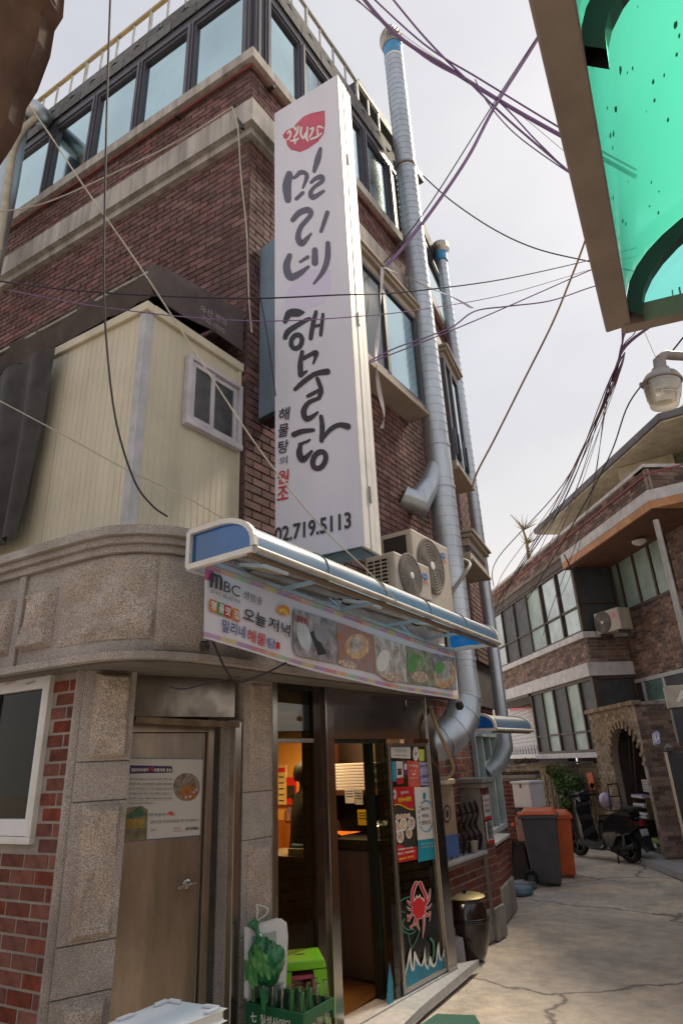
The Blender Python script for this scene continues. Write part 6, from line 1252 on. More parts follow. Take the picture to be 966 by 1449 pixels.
for i, (z, m_) in enumerate(((rz0 + .016, whiteP), (rz0 + .045, prLil), (rz0 + .07, whiteP), ((rz0 + rz1) / 2 + .017, prLil), ((rz0 + rz1) / 2 + .045, whiteP), (rz1 - .003, whiteP), (rz1 + .02, prLil))): 
    o = MB().fb(gi, r0 + .02 - .01 * (i % 2), r1 - .02, z, z + .02, .01, .17).build('newspaper', m_, None); fin(o, None, 0, ('lowest newspaper on the bottom shelf', 'middle newspaper on the bottom shelf', 'upper newspaper on the bottom shelf', 'lower newspaper on the middle shelf', 'upper newspaper on the middle shelf', 'lower newspaper on the top', 'uppermost newspaper on the top')[i] + ' of the mail rack', 'newspaper', 'newspapers in the mail rack')
for i, (x0, x1, m_) in enumerate(((911, 920, MT['notice_white']), (920.5, 928, prPnk))):
    p = gi.uv(x0, 1121, .0); q = gi.uv(x1, 1103 + (-3 if i else 1), .0); o = MB().fb(gi, p[0], q[0], p[1], q[1], .002, .008).build('paper_notice', m_, None, label=('white sheet' if i == 0 else 'pink sheet') + ' pinned above the mail rack in the arch', cat='notice')
    for k in range(5): MB().fb(gi, p[0] + .02, q[0] - .02, q[1] - .04 - k * .04, q[1] - .032 - k * .04, .0085, .0095).build('print_line', prDk, o)
bx0 = gi.hit(921, 1218, .15); cr_ = thing('black_tub', 'black plastic tub with printed label in the gateway', 'tub', bx0 * 1); BF = GT.off(-.18); b0, b1 = BF.uv(921, 1215)[0], BF.uv(957, 1215)[0]; bz1 = BF.uv(935, 1199)[1]
MB().fb(BF, b0, b1, .102, bz1, -.30, 0).build('tub', M_('black_plastic', '#1d1e20', .45), cr_, bevel=.01); MB().fb(BF, b0 - .01, b1 + .01, bz1 - .02, bz1 + .005, -.31, .012).build('rim', MT['black_plastic'], cr_); MB().fb(BF, b0 + .18, b0 + .34, bz1 - .03, bz1 + .03, .013, .016).build('label_patch', whiteP, cr_)
o = MB().fb(BF, b0 + .10, b1 - .10, bz1 + .007, bz1 + .10, -.28, -.02).build('lime_box', M_('lime_box', '#7a9a24', .5), None, bevel=.02); fin(o, None, 0, 'lime green box resting on top of the black tub', 'box')

# ================================================================ right hand shop with the beige sign
RS = thing('sign_box', 'beige projecting sign box with white lettering at the right edge of the picture', 'sign', (-1.5, 8.4, 2.3))
S0 = PD(939, 971, 8.2); SFm = Fr((S0.x, S0.y), 78); s1 = 1.6; z1 = S0.z; z0 = SFm.uv(949, 1002)[1]
MB().fb(SFm, 0, s1, z0, z1, -.30, 0).build('box', M_('beige_sign', '#b3aba0', .5, dirt=.15), RS, bevel=.01)
text('sign_lettering', 'AVENUE', SFm, (.10, z0 + .07), (.10 + 6 * .17, z0 + .07), creamW, RS, .004, h=(z1 - z0) - .14, bold=.03, px=False)
DS = thing('dark_shop_front', 'dark slate metal shop front pier under the beige sign at the right edge', 'shop front', (-1.2, 8.6, 0))
D0 = PZ(972, 1262, 0); DF = Fr((SFm.hit(949, 1010).x, SFm.hit(949, 1010).y), 78)
MB().fb(DF, .02, 1.6, 1.75, z0 - .01, -.4, -.02).build('lintel', M_('slate_metal', '#3c3d46', .4, .3), DS)
pa_ = PD(942, 1066, 7.6); pf = Fr((pa_.x, pa_.y), 78); MB().fb(pf, 0, 1.2, .0, pa_.z, -.10, 0).build('panel', MT['slate_metal'], DS, bevel=.006); MB().fb(pf, -.02, .012, .0, pa_.z + .01, -.10, .012).build('metal_edge', steelF, DS)
cl_ = V(pa_.x + .05, pa_.y, pa_.z); MB().lathe([(.001, .0), (.05, .02), (.06, .06), (.03, .10), (.001, .11)], cl_, 14).build('round_lamp', M_('grey_iron', '#6c6a68', .5, .4), DS, smooth=True)
kb = MB().prism([PZ(905, 1222, .0), PZ(966, 1247, .0), PZ(1010, 1262, 0), PZ(1010, 1225, 0), PZ(925, 1212, 0)], UP * .09).build('kerb', stoneS, None, kind='structure', bevel=.01)

# ================================================================ white painted building far behind
WB = Fr((PD(735, 1030, 21).x, PD(735, 1030, 21).y), 150); wp = M_('white_painted_brick', '#c3c2c6', .8, var=.06)
wbg = thing('white_brick_house', 'white painted brick building far behind, with a spiked ledge above dark windows', 'house', WB.P(0, 0, -1))
w0_, w1_ = WB.uv(690, 1030)[0], WB.uv(790, 1030)[0]; wz1 = WB.uv(735, 960)[1]; wz0 = WB.uv(735, 1068)[1]
bricks(WB, w0_ - 1, w1_, wz0, wz1, wbg, wp, M_('white_mortar', '#a9a7aa', .9), L=.30, hh=.10, j=.02, proud=.014)
MB().fb(WB, w0_ - 1, w1_ + .2, wz0 - .12, wz0 - .002, -.3, .25).build('ledge', bM, wbg)
for k in range(30): t = w0_ + (w1_ - w0_) * k / 29; MB().bar(WB.P(t, wz0 - .01, .22), WB.P(t, wz0 + .20, .24), .02).build('spike', MT['grey_iron'], wbg)
zb0 = WB.uv(735, 1110)[1]; MB().fb(WB, w0_ - 1, w1_, zb0 - 1, wz0 - .121, -.3, -.1).build('dark_wall', M_('dark_recess_wall', '#2c2c30', .8), wbg)
for k in range(3): a = w0_ + (w1_ - w0_) * (.25 + .25 * k); MB().fb(WB, a, a + 1.0, zb0, wz0 - .3, -.098, -.06).build('window', gF, wbg)
MB().bar(WB.hit(722, 995, .1), WB.hit(722, 1005, .1), .06).bar(WB.hit(722, 1004, .1), WB.hit(752, 1001, .1), .06).build('red_pipe_bracket', prRed, wbg)
BWL = thing('boundary_wall', 'old red brick boundary wall with mossy coping behind the bins', 'wall', (-4.2, 11, 0)); bw0 = PZ(700, 1210, 0); BW = Fr((bw0.x, bw0.y), 95); bt1 = BW.uv(765, 1150)[0]; bz = BW.uv(735, 1092)[1]
bricks(BW, -1.2, bt1, 0, bz - .12, BWL, brickG, mortL, L=.185, hh=.06, j=.0135, proud=.006); MB().fb(BW, -1.2, bt1 + .04, bz - .12, bz - .06, -.15, .05).build('coping', concG, BWL, bevel=.01); MB().fb(BW, -1.2, bt1 + .02, bz - .06, bz, -.12, .02).build('coping_top', M_('mossy_coping', '#574c3e', .95, var=.4, scale=20, bump=1), BWL)

# ================================================================ bins, bike with delivery box
def bin_(loc, rz, body, lid, label, s=1.0, k=.95):
    t = thing('wheelie_bin', label, 'bin', loc); c = Vector(loc); a = R(rz); ux = V(math.cos(a), math.sin(a), 0); uy = V(-math.sin(a), math.cos(a), 0)
    P = lambda x, y, z: c + (ux * x * k + uy * y * k + UP * z) * s
    b = MB(); lo = [(-.20, -.19, .06), (.20, -.19, .02), (.20, .22, .02), (-.20, .22, .06)]; hi_ = [(-.27, -.26, .90), (.27, -.26, .90), (.27, .28, .90), (-.27, .28, .90)]
    b.add([P(*q) for q in lo + hi_], [(3, 2, 1, 0), (4, 5, 6, 7), (0, 1, 5, 4), (1, 2, 6, 5), (2, 3, 7, 6), (3, 0, 4, 7)]).build('body', body, t, bevel=.02)
    MB().add([P(*q) for q in ((-.30, -.29, .88), (.30, -.29, .88), (.30, .31, .88), (-.30, .31, .88), (-.30, -.29, .925), (.30, -.29, .925), (.30, .31, .925), (-.30, .31, .925))], [(3, 2, 1, 0), (4, 5, 6, 7), (0, 1, 5, 4), (1, 2, 6, 5), (2, 3, 7, 6), (3, 0, 4, 7)]).build('rim', body, t, bevel=.01)
    MB().add([P(*q) for q in ((-.29, -.30, .928), (.29, -.30, .928), (.29, .32, .928), (-.29, .32, .928), (-.22, -.24, .985), (.22, -.24, .985), (.22, .26, 1.0), (-.22, .26, 1.0))], [(3, 2, 1, 0), (4, 5, 6, 7), (0, 1, 5, 4), (1, 2, 6, 5), (2, 3, 7, 6), (3, 0, 4, 7)]).build('lid', lid, t, bevel=.02)
    MB().bar(P(-.30, -.2, .93), P(-.30, .2, .93), .035 * s).build('hinge_bar', lid, t)
    for y in (-.22, .25): MB().tube([P(-.22, y, .11), P(-.22, y - .05 * (1 if y < 0 else -1), .11)], .10 * s, 20).build('wheel', rubber, t); MB().tube([P(-.22, y - .051 * (1 if y < 0 else -1), .11), P(-.22, y - .06 * (1 if y < 0 else -1), .11)], .045 * s, 14).build('hub', greyPl, t)
    return t
gb = PZ(780, 1257, 0); hpx = 1.0
bin_((gb.x - .12, gb.y + .24, 0), 16, greyPl, orange, 'dark grey wheelie bin with an orange lid, nearest at the end of the low wall', .96)
ob_ = PZ(795, 1247, 0); bin_((ob_.x - .10, ob_.y + .42, 0), 18, orange, orange, 'orange wheelie bin standing behind the dark grey bin', .88)
for i, (px, py, z, lb) in enumerate(((735, 1262, 0, 'blue grey round plastic base lying in front by the low wall'), (741, 1254, .0, 'grey round base lying behind the blue one beside the bin wheel'))):
    c = PZ(px, py, .02); MB().lathe([(.17, 0), (.18, .03), (.16, .07), (.12, .08)], V(c.x, c.y, .0), 24).build('round_base', M_('blue_grey_plastic' if i == 0 else 'grey_base', '#5f7f8c' if i == 0 else '#70757a', .5, dirt=.3), None, smooth=True, label=lb, cat='sign base')
dk = PZ(738, 1248, 0); MB().prism([V(dk.x - .20, dk.y + .1, .0), V(dk.x + .14, dk.y - .02, .0), V(dk.x + .08, dk.y, .42), V(dk.x - .08, dk.y + .06, .50)], V(.02, .08, 0)).build('dark_bag', M_('dark_bag', '#26282c', .8), None, label='dark folded sack slumped against the end of the low wall', cat='sack', bevel=.02)
db = PD(748, 1125, 10.6); DBX = thing('delivery_bike', 'red and black delivery bike mostly hidden behind the grey bin, carrying a white box', 'motorbike', (db.x, db.y + .2, 0)); u = V(math.cos(R(-20)), math.sin(R(-20)), 0); w_ = V(-u.y, u.x, 0)
bx = V(db.x, db.y, 0); MB().tube([bx + u * -.05 + UP * .28 - w_ * .05, bx + u * .05 + UP * .28 - w_ * .05], .27, 24).build('rear_wheel', rubber, DBX); MB().box(bx - u * .12 - w_ * .3 + UP * .35, u * .24, w_ * .9, UP * .40).build('body', M_('red_gloss', '#6e1a18', .3, coat=.4), DBX, bevel=.03); MB().box(bx - u * .15 - w_ * .25 + UP * .77, u * .30, w_ * .5, UP * .08).build('rack', black, DBX)
for s_ in (-.12, .12): MB().lathe([(.035, 0), (.03, .03)], bx + u * s_ * 1.2 - w_ * .32 + UP * .62, 12, -w_).build('indicator', orange, DBX)
BXT = thing('delivery_box', 'white lidded delivery box standing above the bins', 'box', bx + UP * .86); zb_1 = PD(748, 1142, 10.6).z; zt_1 = PD(748, 1106, 10.6).z; hw_ = .185
MB().box(bx - u * hw_ - w_ * hw_ + UP * zb_1, u * 2 * hw_, w_ * 2 * hw_, UP * (zt_1 - zb_1 - .03)).build('tub', whiteP, BXT, bevel=.012); MB().box(bx - u * (hw_ + .02) - w_ * (hw_ + .02) + UP * (zt_1 - .029), u * 2 * (hw_ + .02), w_ * 2 * (hw_ + .02), UP * .035).build('lid', whiteP, BXT, bevel=.01); MB().box(bx + u * -.015 - w_ * (hw_ + .012) + UP * (zt_1 - .10), u * .03, w_ * .012, UP * .07).build('latch', M_('grey_latch', '#6f6b68', .5, .5), BXT)
MB().box(bx - u * .15 - w_ * .15 + UP * .85, u * .3, w_ * .3, UP * (zb_1 - .852)).build('rack_riser', black, DBX)

# ================================================================ black scooter
fw = PZ(829, 1213, 0); rw = PZ(893, 1222, 0)
sd_ = (fw - rw); wbm = 1.18; sd_.z = 0; dirn = sd_.normalized(); 
dirn = Matrix.Rotation(R(0), 3, 'Z') @ dirn; rwp = V(rw.x, rw.y + .04, 0); sn = V(dirn.y, -dirn.x, 0) * -1     # sn: side facing the camera
if sn.dot(O - rwp) < 0: sn = -sn
scl = .93
SCT = thing('scooter', 'black motor scooter on its stand in front of the arch gate, seen from behind', 'scooter', rwp)
def Q(x, z, y=0): return rwp + (dirn * x + UP * z + sn * y) * scl
def wheel(x):
    c = Q(x, .235); w = MB(); prof = [(.235 * scl, -.025 * scl), (.235 * scl, .025 * scl), (.21 * scl, .045 * scl), (.165 * scl, .04 * scl), (.165 * scl, -.04 * scl), (.21 * scl, -.045 * scl), (.235 * scl, -.025 * scl)]
    w.lathe(prof, c, 30, sn, UP).build('tyre', rubber, SCT, smooth=True); m = MB().lathe([(.165 * scl, -.03 * scl), (.165 * scl, .03 * scl), (.15 * scl, .03 * scl), (.15 * scl, -.03 * scl), (.165 * scl, -.03 * scl)], c, 24, sn, UP)
    for k in range(5): a = 2 * math.pi * k / 5; m.bar(c, c + (dirn * math.cos(a) + UP * math.sin(a)) * .152 * scl, .03 * scl)
    m.lathe([(.05 * scl, -.04 * scl), (.05 * scl, .04 * scl)], c, 14, sn, UP).build('rim', M_('alloy_rim', '#77777a', .35, .7), SCT)
wheel(0); wheel(wbm)
def shell(prof, name, mat, bev=.02): # side outline list (x,z), half width
    pts, hw = prof; return MB().prism([Q(x, z, -hw) for x, z in pts], sn * 2 * hw * scl).build(name, mat, SCT, bevel=bev)
shell(([(.95, .22), (1.0, .30), (1.08, .55), (1.06, .80), (1.00, .95), (.94, .95), (.92, .80), (.90, .55), (.84, .33), (.55, .30), (.42, .34), (.40, .24), (.55, .20), (.84, .20)], .16), 'leg_shield', blkGl, .04)
shell(([(.42, .26), (.46, .40), (.40, .62), (.10, .72), (-.24, .70), (-.36, .62), (-.20, .52), (.05, .42), (.25, .28)], .15), 'rear_body', blkGl, .045)
shell(([(.45, .66), (.44, .72), (.20, .755), (.0, .80), (-.24, .79), (-.26, .74), (.1, .71)], .125), 'seat', M_('seat_vinyl', '#262424', .55), .03)
shell(([(-.30, .62), (-.42, .42), (-.46, .24), (-.42, .22), (-.30, .38), (-.15, .50), (-.1, .55)], .075), 'rear_mudguard', blkGl, .02)
shell(([(1.12, .50), (1.28, .52), (1.44, .42), (1.46, .36), (1.30, .46), (1.14, .44)], .06), 'front_mudguard', blkGl, .02)
shell(([(.30, .18), (.36, .34), (.12, .36), (-.06, .30), (-.04, .18), (.12, .12)], .10), 'engine', M_('engine_grey', '#3a3a3c', .5, .5), .03)
for s_ in (-.07, .07): MB().tube([Q(1.18, .235, s_), Q(1.02, .60, s_)], .02 * scl, 8).build('fork_leg', M_('fork_grey', '#555558', .4, .6), SCT); MB().tube([Q(0, .235, s_ * 1.5), Q(-.02, .60, s_ * 1.4)], .028 * scl, 8).build('shock_absorber', MT['alloy_rim'], SCT)
MB().tube([Q(.02, .22, .12), Q(-.28, .30, .14)], [.035, .05], 12).build('exhaust', MT['engine_grey'], SCT, smooth=True)
MB().tube([Q(.98, .90, 0), Q(.93, 1.03, 0)], .03, 8).build('steering_stem', black, SCT)
shell(([(.86, .98), (1.02, .96), (1.06, 1.06), (.98, 1.12), (.88, 1.08)], .13), 'handlebar_cowl', M_('blue_black_cowl', '#1c2330', .25, coat=.5), .03)
for s_ in (-1, 1):
    MB().tube([Q(.93, 1.04, .12 * s_), Q(.86, 1.06, .34 * s_)], .019, 10).build('handgrip', rubber, SCT); MB().tube([Q(.96, 1.03, .16 * s_), Q(.95, 1.03, .32 * s_)], .006, 6).build('brake_lever', MT['alloy_rim'], SCT)
    MB().tube([Q(.90, 1.06, .22 * s_), Q(.92, 1.16, .30 * s_)], .006, 6).build('mirror_stalk', black, SCT); MB().lathe([(.001, -.01), (.05, -.008), (.055, .005), (.05, .012)], Q(.90, 1.10, .40 * s_) if s_ > 0 else Q(.92, 1.20, .33 * s_), 16, -dirn).build('mirror', black, SCT)
cag = MB(); tr = Q(-.02, .82, 0)
pts = [Q(.12, .82, .13), Q(.10, 1.22, .13), Q(.10, 1.25, .10), Q(.10, 1.25, -.10), Q(.10, 1.22, -.13), Q(.10, .82, -.13)]
smoothtube(MB(), pts, .011, 8, 4).build('backrest_hoop', MT['black_iron'], SCT, smooth=True); MB().tube([Q(.10, 1.05, .13), Q(.10, 1.05, -.13)], .009, 6).build('hoop_bar', MT['black_iron'], SCT)
for y in (-.12, .12): MB().tube([Q(.14, .82, y), Q(-.36, .82, y)], .010, 6).build('rack_rail', MT['black_iron'], SCT)
for x in (.1, -.1, -.3): MB().tube([Q(x, .82, -.12), Q(x, .82, .12)], .008, 6).build('rack_cross_bar', MT['black_iron'], SCT)
MB().box(Q(-.36, .832, -.13), dirn * .30 * scl, sn * .26 * scl, UP * .055).build('rack_pad', M_('rack_pad', '#2f2b29', .8), SCT, bevel=.02)
MB().prism([Q(-.36, .60, -.11), Q(-.39, .60, -.0), Q(-.36, .60, .11), Q(-.28, .60, .15), Q(-.28, .60, -.15)], UP * .07 * scl).build('tail_light', M_('tail_red', '#a01820', .2, coat=.5), SCT, bevel=.01)
MB().box(Q(-.405, .42, -.09), sn * .18 * scl, UP * .13 * scl + dirn * .02, dirn * -.004).build('number_plate', M_('plate_white', '#c9cfd6', .5), SCT)
PLF = Fr((0, 0), 0); PLF.d = -sn if False else sn; 
Fp_ = Fr((0, 0), 0); Fp_.n = -dirn; Fp_.d = V(dirn.y, -dirn.x, 0); Fp_.d = -Fp_.d if Fp_.d.cross(UP).dot(Fp_.n) < 0 else Fp_.d; Fp_.p0 = V(*Q(-.418, 0, 0)[:2], 0)
zp = Q(0, .42).z; text('plate_lettering', '서울 마포', Fp_, (-.06, zp + .075), (.06, zp + .075), prDk, SCT, .012, px=False); text('plate_lettering', '가 3186', Fp_, (-.075, zp + .02), (.075, zp + .02), prDk, SCT, .012, px=False, bold=.02)
for a, b in ((( .18, .20, .10), (.10, .0, .20)), ((.18, .20, -.10), (.10, .0, -.20))): MB().tube([Q(*a), Q(*b)], .014, 6).build('stand_leg', MT['black_iron'], SCT)
hm = Q(.30, .98, .02); HMT = thing('helmet', 'pale lilac helmet hanging on the scooter backrest hoop', 'helmet', hm); blob(hm, .115, .115, .13, 1, .02, 24, 16).build('shell', M_('lilac_helmet', '#b3a8c8', .25, coat=.6), HMT, smooth=True); MB().tube([hm + V(-.08, -.02, -.12), hm + V(0, -.03, -.16), hm + V(.08, -.02, -.12)], .008, 6).build('strap', black, HMT)

# ================================================================ street lamp head, top right
lc = PD(938, 556, 4.3); LP = thing('street_lamp', 'grey bell shaped street lamp with clear ribbed globe on an arm at upper right', 'street lamp', lc)
ax_ = (CD * -.12 + UP * 1 + CR * .12).normalized(); r0 = .115
MB().lathe([(r0 * 1.12, .075), (r0 * 1.15, .085), (r0 * .95, .13), (r0 * .6, .165), (r0 * .42, .175)], lc, 28, ax_).build('hood', M_('lamp_hood_grey', '#918988', .5, .1), LP, smooth=True)
MB().lathe([(r0 * .5, .172), (r0 * .5, .19), (r0 * .36, .20), (r0 * .36, .27)], lc, 16, ax_).build('neck', MT['lamp_hood_grey'], LP, smooth=True)
MB().lathe([(r0 * 1.04, .074), (r0 * 1.0, .02), (r0 * .95, -.02), (r0 * .93, -.025), (r0 * .82, -.08), (r0 * .78, -.10), (r0 * .3, -.118), (.001, -.12)], lc, 28, ax_).build('globe', M_glass('lamp_globe_glass', (.95, .90, .82), .14, .1, .72, (.95, .92, .84)), LP, smooth=True)
for k in range(3): MB().lathe([(r0 * (1.02 - k * .05), .03 - .035 * k), (r0 * (1.035 - k * .05), .035 - .035 * k), (r0 * (1.02 - k * .05), .04 - .035 * k)], lc, 28, ax_).build('globe_rib', MT['lamp_globe_glass'], LP, smooth=True)
MB().lathe([(.02, .07), (.024, .0), (.018, -.05)], lc, 12, ax_).build('bulb', M_('bulb_off', '#d8d2c4', .3), LP, smooth=True)
for k in range(3): a = 2.1 * k + .4; x = ax_.orthogonal().normalized(); y = ax_.cross(x); c = lc + ax_ * .08 + (x * math.cos(a) + y * math.sin(a)) * r0 * 1.14; MB().box(c, x * .02, y * .02, ax_ * .035).build('clip', MT['lamp_hood_grey'], LP)
at_ = lc + ax_ * .27; smoothtube(MB(), [at_, at_ + CR * .06 + UP * .04, at_ + CR * .16 + UP * .03, at_ + CR * .9 + UP * .0, V(1.5, 3.2, 3.2)], .032, 12).build('arm', MT['lamp_hood_grey'], LP, smooth=True)

# ================================================================ green canopy overhead, top right
GC = thing('green_canopy', 'green ribbed polycarbonate canopy with brown steel frame close overhead at top right', 'canopy', (.2, 1.0, 2.7))
zc_ = 2.72; pA = PZ(855, 460, zc_); pB = PZ(748, 0, zc_); dg_ = (pB - pA).normalized(); pE = PZ(966, 434, zc_); ng = (pE - pA).normalized()
W_ = .95; Lc = 2.6
def GP(t, o, h): return pA + dg_ * t + ng * o + UP * h
prof = [(.056 + (W_ - .056) * (1 - math.cos(R(a))), .40 * math.sin(R(a))) for a in range(0, 91, 6)]
mb = MB(); k = len(prof); vs = [GP(.03 + (Lc - .03) * i / 16, o, h) for i in range(17) for o, h in prof]
mb.add(vs, [(i * k + j, i * k + j + 1, (i + 1) * k + j + 1, (i + 1) * k + j) for i in range(16) for j in range(k - 1)]); mb.build('vault_sheet', greenP, GC, smooth=True)
dm = M_('algae_dirt', '#2fae86', .9, var=.3, scale=30)
for i in range(90):
    j = random.randint(1, 9); t = random.gauss(.62 * 1.0, .35); o, h = prof[j]; o2, h2 = prof[j + 1]
    if not .08 < t < 2.3: continue
    k_ = random.random(); o_, h_ = o + (o2 - o) * k_, h + (h2 - h) * k_; r_ = random.uniform(.001, .0045); du = V(0, 0, 0) + (ng * (o2 - o) + UP * (h2 - h)).normalized(); c_ = GP(t, o_ + .0015, h_ - .0015)
    MB().poly([c_ + (dg_ * math.cos(a) * random.uniform(1.0, 2.6) + du * math.sin(a)) * r_ for a in [q * .7 for q in range(9)]]).build('dirt_spot', dm, GC)
MB().bar(GP(-.0, .03, 0), GP(Lc, .03, 0), .06, .045).build('front_bar', brownT, GC, bevel=.004)
MB().bar(GP(0, .04, 0), GP(0, W_, 0), .035, .06).build('end_bar', brownT, GC, bevel=.004); MB().bar(GP(0, W_, 0), GP(Lc, W_, 0), .05).build('wall_bar', brownT, GC)
tr2 = (PZ(783, 105, zc_) - pA).length
for t in (.012, tr2, 2 * tr2, 3 * tr2):
    m = MB(); q = [(o - .0, h) for o, h in prof]
    for (o1, h1), (o2, h2) in zip(q, q[1:]):
        d_ = V(o2 - o1, h2 - h1, 0).normalized(); n_ = (-d_.y * .0, 0)
        a0_ = [GP(t, o1 + .004, h1 - .004), GP(t + .035, o1 + .004, h1 - .004), GP(t + .035, o1 + .034 * 1, h1 - .03), GP(t, o1 + .034, h1 - .03)]; b0_ = [GP(t, o2 + .004, h2 - .004), GP(t + .035, o2 + .004, h2 - .004), GP(t + .035, o2 + .034, h2 - .03), GP(t, o2 + .034, h2 - .03)]
        m.add(a0_ + b0_, [(i, (i + 1) % 4, (i + 1) % 4 + 4, i + 4) for i in range(4)])
    m.build('arched_rib', M_('dark_rib', '#453f3f', .5, .3), GC)
MB().poly([GP(-.004, .05, .0), GP(-.004, W_, 0)] + [GP(-.004, o, h) for o, h in prof[::-1]]).build('end_sheet', greenC, GC)

# ================================================================ rusty brown flap, top left; left duct and dish
FLP = thing('rusty_flap', 'rust brown edge of a steel awning hanging overhead at the top left corner', 'awning', PD(20, 100, 1.6))
ol = [(-60, -60), (92, -60), (88, 0), (76, 42), (70, 80), (52, 130), (36, 155), (28, 190), (14, 215), (-6, 245), (-60, 300)]
fm = MB(); pts = [PD(x - 15, y - 22 if y > 0 else y, 1.55 + .0006 * y) for x, y in ol]; fm.prism(pts, (CF * .05)); fm.build('flap_sheet', M_('rust_brown', '#6a5048', .8, var=.3, scale=6, bump=.25, bscale=30, dirt=.35), FLP, bevel=.006)
MB().bar(PD(-60, 320, 1.7), PD(-60, -80, 1.7), .05).build('side_bar', brownT, FLP)
FLo = FL.off(.42); LD = thing('exhaust_duct', 'thin ribbed duct with elbow running up the far left side of the ribbon windows', 'duct', FLo.hit(20, 250))
p4 = [FLo.hit(-25, 420), FLo.hit(8, 270), FLo.hit(22, 190), FLo.hit(30, 160), FLo.hit(40, 152), FLo.hit(56, 162, -.15), FLo.hit(66, 172, -.6)]
smoothtube(MB(), p4, .13, 20).build('pipe', steel, LD, smooth=True)
for i in range(14): a = p4[0].lerp(p4[2], i / 13); d_ = (p4[2] - p4[0]).normalized(); MB().tube([a, a + d_ * .012], .136, 20).build('rib', steel, LD, smooth=True)
smoothtube(MB(), [FLo.hit(-10, 400, .1), FLo.hit(6, 300, .1), FLo.hit(18, 215, .1), FLo.hit(32, 185, .0), FLo.hit(52, 166, -.1), FLo.hit(62, 160, -.3)], .045, 10).build('lagged_pipe', M_('lagged_white', '#b4ad9c', .8), LD, smooth=True)

# ================================================================ cables
def cable(pts, r_, mat, label, cat='cable', group='overhead cables', nm='overhead_cable', k=8):
    P = [PD(x, y, d_) for x, y, d_ in pts]; return fin(smoothtube(MB(), P, r_, 6, k).build(nm, mat, None, smooth=True), None, 0, label, cat, group)
cable([(500, -20, 9), (560, 48, 9), (640, 100, 9), (720, 150, 8.6), (800, 195, 8.2), (900, 250, 8)], .026, wireP, 'thickest violet cable bundle falling from top centre to the green canopy')
cable([(510, -20, 9), (600, 62, 9), (680, 112, 8.8), (800, 185, 8.4), (900, 240, 8)], .012, wireP, 'thin cable hugging the upper side of the thick violet bundle')
cable([(495, -10, 9.2), (600, 80, 9), (690, 130, 8.8), (760, 200, 8.2), (802, 241, 8), (850, 285, 7.8)], .010, wireP, 'violet cable leaving the thick bundle and dropping steeply beside the green canopy')
cable([(545, -15, 9), (590, 40, 9), (625, 78, 9), (660, 112, 8.9), (720, 170, 8.6), (802, 240, 8.1), (830, 262, 8)], .014, wireP, 'violet cable crossing over from top middle into the thick bundle')
cable([(672, 112, 8.8), (690, 145, 8.6), (730, 190, 8.4), (802, 242, 8), (830, 255, 8)], .008, wireP, 'slack loop sagging below the thick violet bundle')
cable([(490, -10, 10), (600, 70, 10), (720, 150, 9.6), (800, 215, 9.2), (860, 260, 9)], .005, wireG, 'thin pale line just below the thick violet bundle')
cable([(512, 414, 7.2), (545, 378, 7.4), (600, 312, 7.8), (660, 225, 8.2), (700, 150, 8.6), (760, 55, 9), (800, -20, 9.3)], .022, wireP, 'thick bundled cable rising from the building window to the top right')
cable([(515, 404, 7.2), (600, 300, 7.8), (700, 143, 8.6), (762, 48, 9)], .008, wire, 'thin cable strapped along the thick rising bundle')
cable([(598, 248, 8.3), (640, 285, 8.2), (700, 325, 8), (760, 352, 7.9), (835, 370, 7.8), (900, 384, 7.8)], .008, wire, 'single dark cable from the roof edge behind the duct to the green canopy')
cable([(-20, 395, 4.3), (80, 408, 4.2), (150, 414, 4.2), (240, 419, 4.2), (360, 422, 4.3), (480, 417, 4.6), (560, 414, 5.2), (680, 400, 6), (760, 385, 6.8), (845, 365, 7.6), (900, 350, 8)], .006, wire, 'long dark cable crossing the whole facade at the height of the canvas awning')
cable([(10, 410, 4.3), (100, 427, 4.2), (150, 435, 4.2), (260, 448, 4.2), (380, 454, 4.3), (500, 448, 4.7), (600, 437, 5.4), (720, 415, 6.4), (845, 378, 7.6), (900, 362, 8)], .004, wireP, 'thin cable just under the long dark cable crossing the facade')
cable([(520, 512, 6.2), (560, 492, 6.3), (600, 478, 6.4), (640, 462, 6.5), (672, 440, 6.6), (720, 433, 6.8), (780, 425, 7.1), (840, 405, 7.5), (880, 398, 7.6)], .008, wireP, 'kinked violet cable from the window corner ribbon to the right')
cable([(520, 514, 6.2), (600, 483, 6.4), (680, 450, 6.6), (760, 415, 7.0), (835, 382, 7.5), (880, 365, 7.6)], .007, wireP, 'straight violet cable from the window corner ribbon to the right')
cable([(667, 694, 7.9), (675, 668, 8.0), (700, 620, 8.1), (740, 540, 8), (780, 460, 7.8), (805, 400, 7.7), (826, 345, 7.6), (840, 300, 7.5)], .012, wireO, 'ochre cable slanting from the bay soffit up to the green canopy')
cable([(150, 0, 3.2), (157, -30, 3.2), (152, 120, 3.2), (149, 250, 3.2), (147, 400, 3.2), (152, 500, 3.2), (165, 600, 3.2), (190, 680, 3.25), (215, 715, 3.3), (237, 731, 3.35)][1:] , .0055, wire, 'dark cable hanging down the left of the facade to the granite cornice')
cable([(-10, 80, 3.6), (60, 175, 3.6), (120, 265, 3.5), (200, 380, 3.5), (290, 520, 3.5), (370, 640, 3.5), (450, 740, 3.6), (520, 808, 3.8), (560, 850, 4)], .0045, wireG, 'pale rope slanting from the top left corner down to the blue awning')
cable([(-10, 300, 4.6), (60, 288, 4.6), (160, 245, 4.6), (250, 200, 4.6), (328, 151, 4.6)], .005, wireG, 'pale line from the left edge to the bracket on the stone band')
cable([(328, 150, 4.7), (336, 178, 4.7), (341, 250, 4.65), (349, 330, 4.6), (352, 420, 4.5), (356, 470, 4.5)], .005, wireG, 'pale line hanging straight down the brick corner from the bracket')
